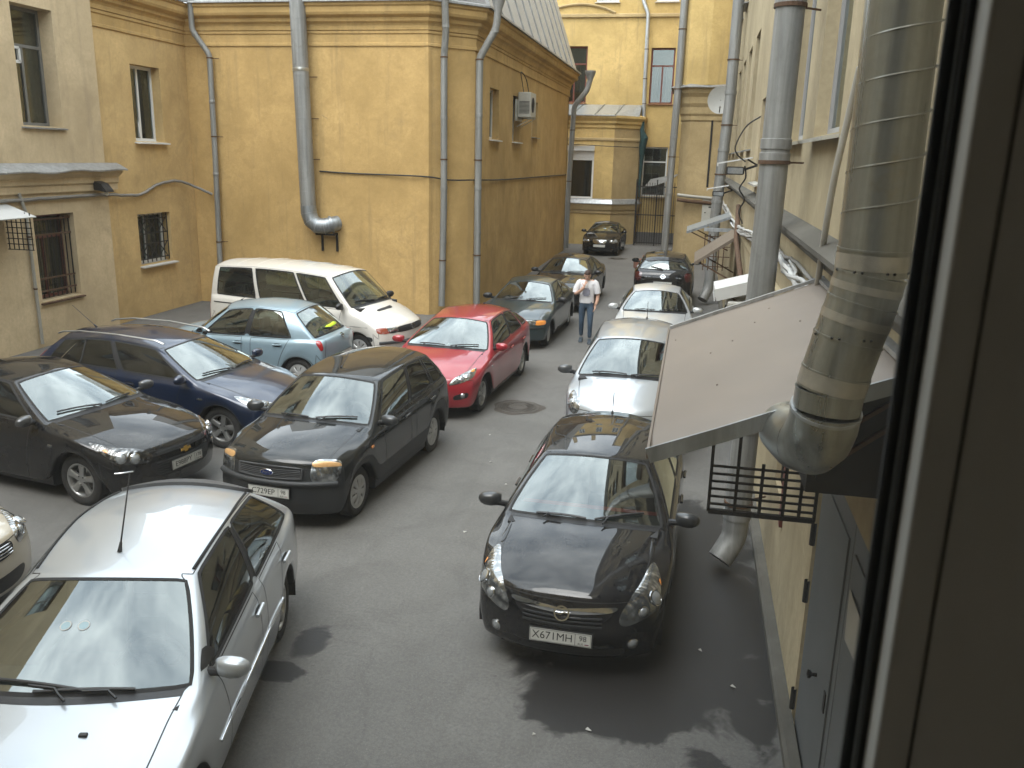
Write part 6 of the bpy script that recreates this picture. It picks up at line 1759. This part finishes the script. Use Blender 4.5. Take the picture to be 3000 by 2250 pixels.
# ---- cream van
c = Car('minivan_van', 'cream white passenger van with three side windows parked along the ochre wall', dict(L=4.87, W=1.84, H=1.94, fo=.86, wb=3.10, r=.315, hf=(.16, .86), cw=(.84, 1.20), rf=(1.50, 1.85), rr=(4.70, 1.88), tb=(4.80, 1.18),
        de=(4.84, 1.1), belt=(1.12, 1.16), rw=.76, doors=(1.30, 2.08, 3.32), quarter='glass', qf=.86, corner=.85, wincrease=.9, bulge=.03, round=.12, rr_round=.05, fullpillar=True, winA=.14, hoodpow=1., hoodcrown=.05, seatz=.15, crease=.2, wsbulge=.02, railDrop=.10, nose=.04, sealw=.03), (-7.98, 17.58, 0), R_(-11), P_CRM, rims='cap', group=GRP, mirrors=M_BLACK, seat=SEATG_ME)
h = c.patch('grille', [(.10, -.50, .82), (.04, 0, .83), (.10, .50, .82), (.08, .50, .70), (.03, 0, .69), (.08, -.50, .70)], M_BLACK, None, .004, 4, 0, 4)
slats(c, .03, .48, (.72, .75, .78), M_TRIM, h, .007, .05)
star_badge(c, (.03, 0, .76), .06, h, 'ring')
headlight(c, [(.12, .50, .82), (.12, .49, .70), (.20, .70, .70), (.24, .70, .82)], ())
for s in (1, -1):
    c.patch('indicator', [(.22, s * .71, .82), (.19, s * .71, .70), (.36, s * .88, .70), (.40, s * .88, .82)], simple('indicator_red_brown', (.26, .05, .025), .2, coat=1.), None, .006, 3)
    c.patch('vent_slots', [(.50, s * .9, .60), (.64, s * .9, .60), (.64, s * .9, .52), (.50, s * .9, .52)], M_TRIM, None, .003, 2, 0, 3)
    c.strip('door_rail', [(3.2, s * .92, 1.02), (4.55, s * .90, 1.02)], .012, M_RUBBER, None, .003)
    c.patch('tail_light', [(4.78, s * .86, 1.0), (4.85, s * .78, 1.0), (4.85, s * .78, .55), (4.78, s * .87, .55)], M_RED, None, .006, 3, .006, 3)
    c.strip('side_crease', [(.6, s * .92, .80), (2.4, s * .92, .80), (4.6, s * .92, .80)], .005, M_BLACK, None, .0)
c.strip('front_bumper_strip', [(.34, -.88, .50), (.06, -.5, .50), (.0, 0, .50), (.06, .5, .50), (.34, .88, .50)], .03, M_TRIM, c.parts['front_bumper'], .004, 8, 8)
c.patch('scuttle_vent', [(.60, -.40, 1.10), (.56, 0, 1.12), (.60, .1, 1.10), (.66, .1, 1.13), (.64, -.1, 1.14), (.66, -.40, 1.13)], M_BLACK, c.parts['hood'], .004, 3, 0, 2)
c.wipers(((-.80, .12), (-.10, .03)), ((.02, .05), (.62, .06)))
c.handles((1.9,), .98, M_BLACK)
for i in range(5): c.strip('roof_rib', [(1.9 + i * .55, -.62, 1.9), (1.9 + i * .55, 0, 1.95), (1.9 + i * .55, .62, 1.9)], .006, P_CRM, c.parts['roof'], .0)

# ---- dark green older saloon
c = Car('saloon_car', 'dark green older saloon with amber corner lamp, left of the walking man', dict(L=4.25, W=1.69, H=1.39, fo=.86, wb=2.56, r=.285, hf=(.12, .74), cw=(1.18, .95), rf=(1.92, 1.34), rr=(3.10, 1.33), tb=(3.62, 1.0), de=(4.12, .96), belt=(.91, .95),
        doors=(1.60, 2.45, 3.20), rw=.56, round=.12, rr_round=.10, hoodcrown=.03), (-3.82, 20.85, 0), R_(-92.4), P_GRN, rims='cap', group=GRP, mirrors=M_BLACK)
headlight(c, [(.10, .32, .70), (.09, .32, .60), (.14, .60, .60), (.17, .60, .70)], ())
for s in (1, -1): c.patch('indicator', [(.17, s * .61, .70), (.14, s * .61, .60), (.32, s * .78, .60), (.36, s * .78, .70)], M_ORANGE, None, .006, 3, .006)
h = c.patch('grille', [(.07, -.28, .69), (.05, 0, .69), (.07, .28, .69), (.06, .28, .62), (.04, 0, .61), (.06, -.28, .62)], M_BLACK, None, .004, 3, 0, 4)
intake(c, .03, .45, .30, .40)
c.strip('bumper_strip', [(.26, -.78, .52), (.05, -.4, .52), (.0, 0, .52), (.05, .4, .52), (.26, .78, .52)], .018, M_BLACK, c.parts['front_bumper'], .002)
c.plate((.0, 0, .44), '', '', .03, parent=c.parts['front_bumper'])
c.wipers(((.80, .16), (.14, .03)), ((.02, .14), (-.60, .03)))
c.handles((2.28, 3.08), .80, M_BLACK)
mk('dash_paper', g_box(c.xo - 1.62, c.xo - 1.5, .25, .5, .92, .926), M_PVC, c.root)

# ---- black saloon behind it
c = Car('saloon_car', 'black saloon behind the dark green one, partly hidden by the walking man', dict(L=4.5, W=1.75, H=1.42, fo=.82, wb=2.75, r=.31, hf=(.12, .76), cw=(1.30, .98), rf=(2.05, 1.37), rr=(3.30, 1.36), tb=(3.85, 1.03), de=(4.38, 1.0), belt=(.93, .98),
        doors=(1.72, 2.55, 3.35), rw=.56, round=.13, hoodcrown=.04), (-3.58, 26.0, 0), R_(-93), P_BLK, sideglass=M_GLASSD, rims='alloy', group=GRP, mirrors=M_BLACK)
headlight(c, [(.14, .36, .70), (.12, .36, .60), (.20, .68, .60), (.26, .74, .70)], [((.15, .46, .65), .05), ((.18, .60, .65), .05)], None, M_LAMPD)
for s in (1, -1): c.patch('grille', [(.06, s * .03, .73), (.05, s * .22, .72), (.04, s * .20, .60), (.03, s * .04, .60)], M_CHROME, None, .004, 3, 0, 4)
intake(c, .03, .45, .28, .40)
c.plate((.0, 0, .46), '', '', .03, parent=c.parts['front_bumper'])
c.wipers(((.80, .12), (.14, .03)), ((.02, .04), (-.60, .03)))
c.handles((2.4, 3.2), .82, P_BLK)

# ---- black coupe at the far end
c = Car('coupe_car', 'black coupe with chrome grille and twin oval headlights at the far end of the yard', dict(L=4.34, W=1.73, H=1.41, fo=.80, wb=2.71, r=.31, hf=(.18, .76), cw=(1.25, .98), rf=(2.0, 1.36), rr=(3.30, 1.34), tb=(3.95, 1.05), de=(4.24, 1.0), belt=(.93, 1.0),
        doors=(1.68, 2.75, 3.3), rw=.55, round=.18, hoodcrown=.06, five=False), (-4.02, 41.0, 0), R_(-91), P_BLK, rims='alloy', group=GRP, mirrors=P_BLK)
headlight(c, [(.16, .44, .62), (.24, .62, .58), (.34, .78, .64), (.36, .80, .74), (.26, .62, .76), (.18, .46, .70)], [((.30, .70, .67), .08), ((.22, .54, .66), .055)], None)
h = c.patch('grille', [(.10, -.30, .75), (.06, 0, .76), (.10, .30, .75), (.06, .24, .58), (.03, 0, .57), (.06, -.24, .58)], M_CHROME, None, .004, 4, .01, 4)
slats(c, .02, .26, (.61, .65, .69, .73), M_TRIM, h, .006, .05)
star_badge(c, (.04, 0, .67), .075, h, 'star')
intake(c, .03, .50, .30, .40)
c.plate((.0, 0, .47), '', '', .05, parent=c.parts['front_bumper'])
c.wipers(((.80, .12), (.14, .03)), ((.02, .04), (-.60, .03)))
mk('dash_paper', g_box(c.xo - 1.72, c.xo - 1.62, -.1, .14, .96, .968), M_PVC, c.root)

# ---- black crossover seen from behind
c = Car('crossover_car', 'black crossover seen from behind with round rear badge, beyond the silver saloon', dict(L=4.31, W=1.78, H=1.61, fo=.92, wb=2.63, r=.34, hf=(.2, .9), cw=(1.15, 1.12), rf=(1.95, 1.55), rr=(3.72, 1.53), tb=(4.08, 1.18), de=(4.22, 1.08), belt=(1.08, 1.18),
        doors=(1.65, 2.55, 3.35), quarter='glass', rw=.59, round=.16, rr_round=.14, zs=.32, zf=.28, clad=True, rwbulge=.04), (-.74, 27.1, 0), R_(90), P_BLK, sideglass=M_GLASSD, rims='alloy', group=GRP, mirrors=P_BLK)
for s in (1, -1): c.patch('tail_light', [(4.10, s * .60, 1.06), (4.02, s * .78, 1.10), (4.0, s * .84, .94), (4.16, s * .66, .88)], simple('tail_lamp_dark', (.055, .010, .010), .15, coat=1.), None, .006, 4, .01)
star_badge(c, (4.26, 0, 1.02), .065, None, 'circle_bar', True)
c.strip('rear_wiper', [(4.06, .02, 1.20), (3.98, .36, 1.26)], .012, M_BLACK, None, .022)
c.plate((4.31, 0, .82), '', '', .05, rear=True, parent=c.parts['tailgate'])
c.patch('rear_spoiler', [(3.62, -.52, 1.56), (3.60, 0, 1.59), (3.62, .52, 1.56), (3.86, .50, 1.50), (3.90, 0, 1.53), (3.86, -.50, 1.50)], P_BLK, None, .015, 4, 0)
for y0 in (-.52, .38):
    for k in range(4): c.bar('model_lettering', (4.26, y0 + k * .045, .995), .012, .026, .03, M_CHROME, c.parts['tailgate'], .004)

# ---- silver saloon
c = Car('saloon_car', 'pale silver low saloon facing the camera between the silver minivan and black crossover', dict(L=4.45, W=1.74, H=1.42, fo=.88, wb=2.62, r=.31, hf=(.2, .74), cw=(1.18, .97), rf=(2.05, 1.36), rr=(3.20, 1.35), tb=(3.85, 1.04), de=(4.34, 1.0), belt=(.93, .99),
        doors=(1.70, 2.50, 3.30), rw=.56, round=.18, hoodcrown=.06), (-.72, 20.3, 0), R_(-89), P_SILW, rims='alloy', group=GRP)
headlight(c, [(.60, .74, .82), (.36, .80, .70), (.14, .52, .58), (.18, .46, .66), (.40, .62, .78)], [((.34, .70, .70), .06)])
intake(c, .03, .45, .28, .42)
c.plate((.0, 0, .46), '', '', .03, parent=c.parts['front_bumper'])
c.wipers(((.80, .10), (.14, .03)), ((.02, .04), (-.60, .03)))
c.handles((2.38, 3.12), .82, P_SILW)

# ---- silver minivan
c = Car('compact_minivan', 'silver high-roofed family car with big windshield, half hidden by the brown canopy', dict(L=4.25, W=1.75, H=1.63, fo=.84, wb=2.68, r=.31, hf=(.26, .92), cw=(.86, 1.14), rf=(1.75, 1.58), rr=(3.75, 1.55), tb=(4.08, 1.15), de=(4.18, 1.05), belt=(1.05, 1.10),
        doors=(1.50, 2.45, 3.30), quarter='glass', rw=.60, round=.24, hoodcrown=.08, wsbulge=.05), (-.80, 13.75, 0), R_(-90.5), P_SIL, rims='cap', group=GRP, mirrors=simple('mirror_two_tone', (.05, .052, .054), .4, coat=.6))
headlight(c, [(.62, .74, .96), (.42, .80, .80), (.24, .66, .70), (.28, .56, .80), (.44, .64, .92)], [((.40, .70, .82), .06)], None, M_LAMP)
h = c.patch('grille', [(.10, -.40, .74), (.05, 0, .74), (.10, .40, .74), (.06, .34, .64), (.03, 0, .63), (.06, -.34, .64)], M_BLACK, None, .003, 4, 0, 5)
intake(c, .03, .5, .28, .42)
c.plate((.0, 0, .50), '', '', .03, parent=c.parts['front_bumper'])
c.wipers(((.82, .05), (.10, .02)), ((.02, .03), (-.70, .05)))
c.handles((2.3, 3.1), .92, P_SIL); c.antenna(3.55, 0.12, .30, .1)

# ---- champagne car nosing in at the left edge
c = Car('saloon_car', 'champagne beige car with only its nose showing at the left edge', dict(L=4.45, W=1.76, H=1.45, fo=.90, wb=2.62, r=.31, hf=(.2, .80), cw=(1.2, 1.0), rf=(2.05, 1.40), rr=(3.20, 1.39), tb=(3.85, 1.06), de=(4.34, 1.02), belt=(.95, 1.0),
        doors=(1.70, 2.50, 3.30), rw=.56, round=.18, hoodcrown=.06), (-8.15, 6.05, 0), R_(-4), P_BEI, rims='cap', group=GRP)
headlight(c, [(.56, .76, .86), (.34, .80, .72), (.14, .54, .62), (.16, .46, .70), (.36, .60, .80)], [((.32, .68, .73), .06), ((.22, .58, .70), .05)])
h = c.patch('grille', [(.06, -.38, .72), (.02, 0, .72), (.06, .38, .72), (.05, .34, .60), (.01, 0, .58), (.05, -.34, .60)], M_BLACK, None, .003, 4, 0, 5)
slats(c, .01, .36, (.61, .64, .67, .70), M_CHROME, h, .006, .05)
intake(c, .03, .5, .28, .42)
# ============================================================ THE WALKING MAN
M_SKIN = simple('skin', (.52, .31, .22), .55, vary=.1, scale=12)
M_SHIRT = simple('white_tshirt', (.66, .65, .66), .9, vary=.06, scale=10, bumps=.25)
M_JEANS = simple('blue_jeans', (.045, .075, .115), .9, vary=.45, scale=9, bumps=.3)
M_HAIR = simple('brown_hair', (.045, .022, .014), .7, vary=.4, scale=40, bumps=.6)
M_SHOE = simple('dark_shoe', (.03, .045, .06), .6)
M_PRINT = simple('shirt_print', (.24, .24, .29), .9, vary=.6, scale=40)

def skin_body(name, joints, edges, mat, parent, sub=2, root=0):
    me = bpy.data.meshes.new(name); me.from_pydata([j[0] for j in joints], edges, [])
    o = bpy.data.objects.new(name, me); COL.objects.link(o)
    sk = o.modifiers.new('skin', 'SKIN'); sk.use_smooth_shade = True
    for i, j in enumerate(joints):
        r_ = j[1]; me.skin_vertices[0].data[i].radius = r_ if isinstance(r_, tuple) else (r_, r_)
        me.skin_vertices[0].data[i].use_root = i == root
    ss = o.modifiers.new('sub', 'SUBSURF'); ss.levels = sub; ss.render_levels = sub
    dg = bpy.context.evaluated_depsgraph_get(); dg.update()
    out = bpy.data.meshes.new_from_object(o.evaluated_get(dg))
    bpy.data.objects.remove(o); bpy.data.meshes.remove(me)
    out.materials.clear()
    for m in (mat if isinstance(mat, list) else [mat]): out.materials.append(m)
    return link(name, out, parent)

PE = thing('person', 'man in white printed t-shirt and blue jeans walking with head bowed, hand at mouth', 'person', (-2.33, 20.1, 0), R_(-88))
# local: +x forward, +y his left; one continuous figure, coloured by region
J = [((0, 0, .98), (.135, .10)), ((0, 0, 1.12), (.13, .095)), ((.005, 0, 1.28), (.15, .105)), ((.0, 0, 1.42), (.14, .10)), ((.015, 0, 1.50), .06), ((.045, 0, 1.56), .055),
     ((.0, .17, 1.44), .075), ((.02, .235, 1.30), .058), ((-.01, .26, 1.16), .048), ((.05, .25, 1.02), .042), ((.085, .215, .92), .036),
     ((.0, -.17, 1.44), .075), ((.03, -.25, 1.30), .058), ((.06, -.265, 1.17), .050), ((.17, -.20, 1.22), .043), ((.235, -.10, 1.31), .038), ((.245, -.05, 1.38), .034),
     ((.0, .095, .90), .10), ((.06, .105, .70), .085), ((.10, .11, .50), .066), ((.06, .11, .30), .058), ((.02, .11, .12), .052),
     ((.0, -.095, .90), .10), ((-.02, -.10, .70), .085), ((-.03, -.105, .50), .066), ((-.10, -.11, .30), .058), ((-.16, -.11, .13), .052)]
E_ = [(0, 1), (1, 2), (2, 3), (3, 4), (4, 5), (3, 6), (6, 7), (7, 8), (8, 9), (9, 10), (3, 11), (11, 12), (12, 13), (13, 14), (14, 15), (15, 16), (0, 17), (17, 18), (18, 19), (19, 20), (20, 21), (0, 22), (22, 23), (23, 24), (24, 25), (25, 26)]
b = skin_body('body', J, E_, [M_SKIN, M_SHIRT, M_JEANS], PE)
mi = []
for p_ in b.data.polygons:
    c_ = p_.center
    if c_.z < .985: m_ = 2 if not (abs(c_.y) > .17 and c_.z > .86) else 0
    elif c_.z > 1.495: m_ = 0
    elif abs(c_.y) > .19 and c_.z < 1.22: m_ = 0
    elif c_.x > .13: m_ = 0
    else: m_ = 1
    mi.append(m_)
b.data.polygons.foreach_set('material_index', mi)
# shirt body hangs loose over the waist
v, f = [], []
prof = [(.97, .175, .125), (1.03, .178, .128), (1.15, .168, .122), (1.28, .182, .125), (1.38, .185, .12), (1.45, .165, .10), (1.50, .09, .075)]
n = 24
for i, (z, ry_, rx_) in enumerate(prof):
    for k in range(n):
        a = 2 * math.pi * k / n; wob = 1 + .025 * math.sin(5 * a + i) * (i < 3)
        v.append((rx_ * math.cos(a) * wob + (.012 if 1.2 < z < 1.45 else 0), ry_ * math.sin(a) * wob, z))
for i in range(len(prof) - 1):
    for k in range(n): f.append((i * n + k, i * n + (k + 1) % n, (i + 1) * n + (k + 1) % n, (i + 1) * n + k))
sh = mk('tshirt', (v, f), M_SHIRT, PE, True, 70)
for s, pts in ((1, [(0, .13, 1.46), (.0, .185, 1.42), (.018, .232, 1.31), (.01, .252, 1.20)]), (-1, [(0, -.13, 1.46), (.0, -.185, 1.42), (.028, -.247, 1.31), (.05, -.262, 1.20)])):
    mk('sleeve', g_tube(pts, [.08, .088, .076, .078], 14, False), M_SHIRT, sh, True)
v, f = [], []
for i in range(7):
    for j in range(7):
        a = lerp(-.55, .45, i / 6); z = lerp(1.14, 1.33, j / 6)
        rx_, ry_ = .131, .186
        v.append((rx_ * math.cos(a) + .016, ry_ * math.sin(a), z))
for i in range(6):
    for j in range(6):
        if (i in (0, 5)) and (j in (0, 5)): continue
        f.append((i * 7 + j, (i + 1) * 7 + j, (i + 1) * 7 + j + 1, i * 7 + j + 1))
mk('print', (v, f), M_PRINT, sh, True)
# head: bowed, with brow, nose, ears, hair
HD = empty('head', PE, (.075, 0, 1.62), (0, .42, .05))
n, m = 22, 14
v, f = [], []
for i in range(m + 1):
    t = math.pi * i / m
    for k in range(n):
        a = 2 * math.pi * k / n
        x, y, z = math.sin(t) * math.cos(a), math.sin(t) * math.sin(a), math.cos(t)
        px, py, pz = x * .098, y * .076, z * .118
        if z < 0: px *= 1 - .16 * (-z); py *= 1 - .30 * (-z) ** 1.2
        if x > .55 and abs(y) < .28 and -.38 < z < .18: px += .024 * (1 - abs(y) / .28) * (1 - abs(z + .16) / .34)
        if x > .6 and .10 < abs(y) < .55 and .02 < z < .22: px -= .008
        if x > .6 and abs(y) < .4 and -.72 < z < -.5: px += .006
        v.append((px, py, pz))
for i in range(m):
    for k in range(n): f.append((i * n + k, i * n + (k + 1) % n, (i + 1) * n + (k + 1) % n, (i + 1) * n + k))
mk('face', (v, f), M_SKIN, HD, True)
hv = []
for q in v:
    x, y, z = q; nn = Vector((x / .098, y / .076, z / .118)); kk = 1.11 + .03 * math.sin(9 * x * 20 + 5 * y * 30)
    hv.append((x * kk - .006, y * kk, z * kk + .004))
hf = [q for q in f if all(hv[i][2] > .035 or (hv[i][0] < -.015 and hv[i][2] > -.055) for i in q) and not all(hv[i][0] > .062 and hv[i][2] < .075 for i in q)]
mk('hair', (hv, hf), M_HAIR, HD, True)
for s in (1, -1):
    mk('ear', g_xf(g_lathe([(.0, .012), (.02, .008), (.028, -.002), (.02, -.008)], 10, 'Y'), Matrix.Translation((-.005, s * .074, -.01)) @ Matrix.Diagonal((.7, s * 1, 1.1, 1))), M_SKIN, HD, True)
    mk('eye', g_xf(g_lathe([(0, .004), (.010, .002), (.013, -.003)], 10, 'X'), Matrix.Translation((.085, s * .030, .010))), M_HAIR, HD, True)
    mk('eyebrow', g_tube([(.090, s * .014, .030), (.090, s * .032, .034), (.080, s * .048, .028)], .005, 6), M_HAIR, HD, True)
mk('mouth', g_tube([(.086, -.022, -.062), (.092, 0, -.060), (.086, .022, -.062)], .005, 6), simple('lips', (.32, .12, .10), .5), HD, True)
def hand(name, base, fwd, side, curl, parent):
    """palm with four fingers of unequal length and a thumb from its side"""
    base, fwd, side = Vector(base), Vector(fwd).normalized(), Vector(side).normalized()
    nrm = fwd.cross(side)
    js, es = [(tuple(base), (.026, .016)), (tuple(base + fwd * .045), (.034, .015)), (tuple(base + fwd * .085), (.038, .013))], [(0, 1), (1, 2)]
    for k, (o_, l_) in enumerate(((-.030, .066), (-.010, .078), (.010, .074), (.029, .058))):
        p0 = base + fwd * .09 + side * o_; d = fwd
        js.append((tuple(p0), .0092)); es.append((2, len(js) - 1))
        for q in range(2):
            d = (d * math.cos(curl) + nrm * math.sin(curl)).normalized(); p0 = p0 + d * l_ * .5
            js.append((tuple(p0), .0088 - q * .001)); es.append((len(js) - 2, len(js) - 1))
    p0 = base + fwd * .03 + side * -.034; js.append((tuple(p0), .011)); es.append((1, len(js) - 1))
    p0 = p0 + (fwd * .6 - side * .8).normalized() * .034; js.append((tuple(p0), .010)); es.append((len(js) - 2, len(js) - 1))
    p0 = p0 + fwd * .028; js.append((tuple(p0), .009)); es.append((len(js) - 2, len(js) - 1))
    return skin_body(name, js, es, M_SKIN, parent)
hand('hand', (.243, -.055, 1.375), (-.25, .35, 1), (.3, 1, -.2), .45, PE)
hand('hand', (.085, .215, .93), (.12, -.12, -1), (1, .2, .1), .3, PE)
for s, x, z, rot in ((1, .04, 0, 0), (-1, -.14, .0, .1)):
    pr = [(-.10, .0), (-.11, .05), (-.06, .10), (.03, .095), (.09, .06), (.17, .045), (.185, .02), (.17, .0)]
    o = mk('shoe', g_prism(pr, -.043, .043, 'xzy'), M_SHOE, PE, loc=(x, s * .112, z)); bevel_mod(o, .02, 3)
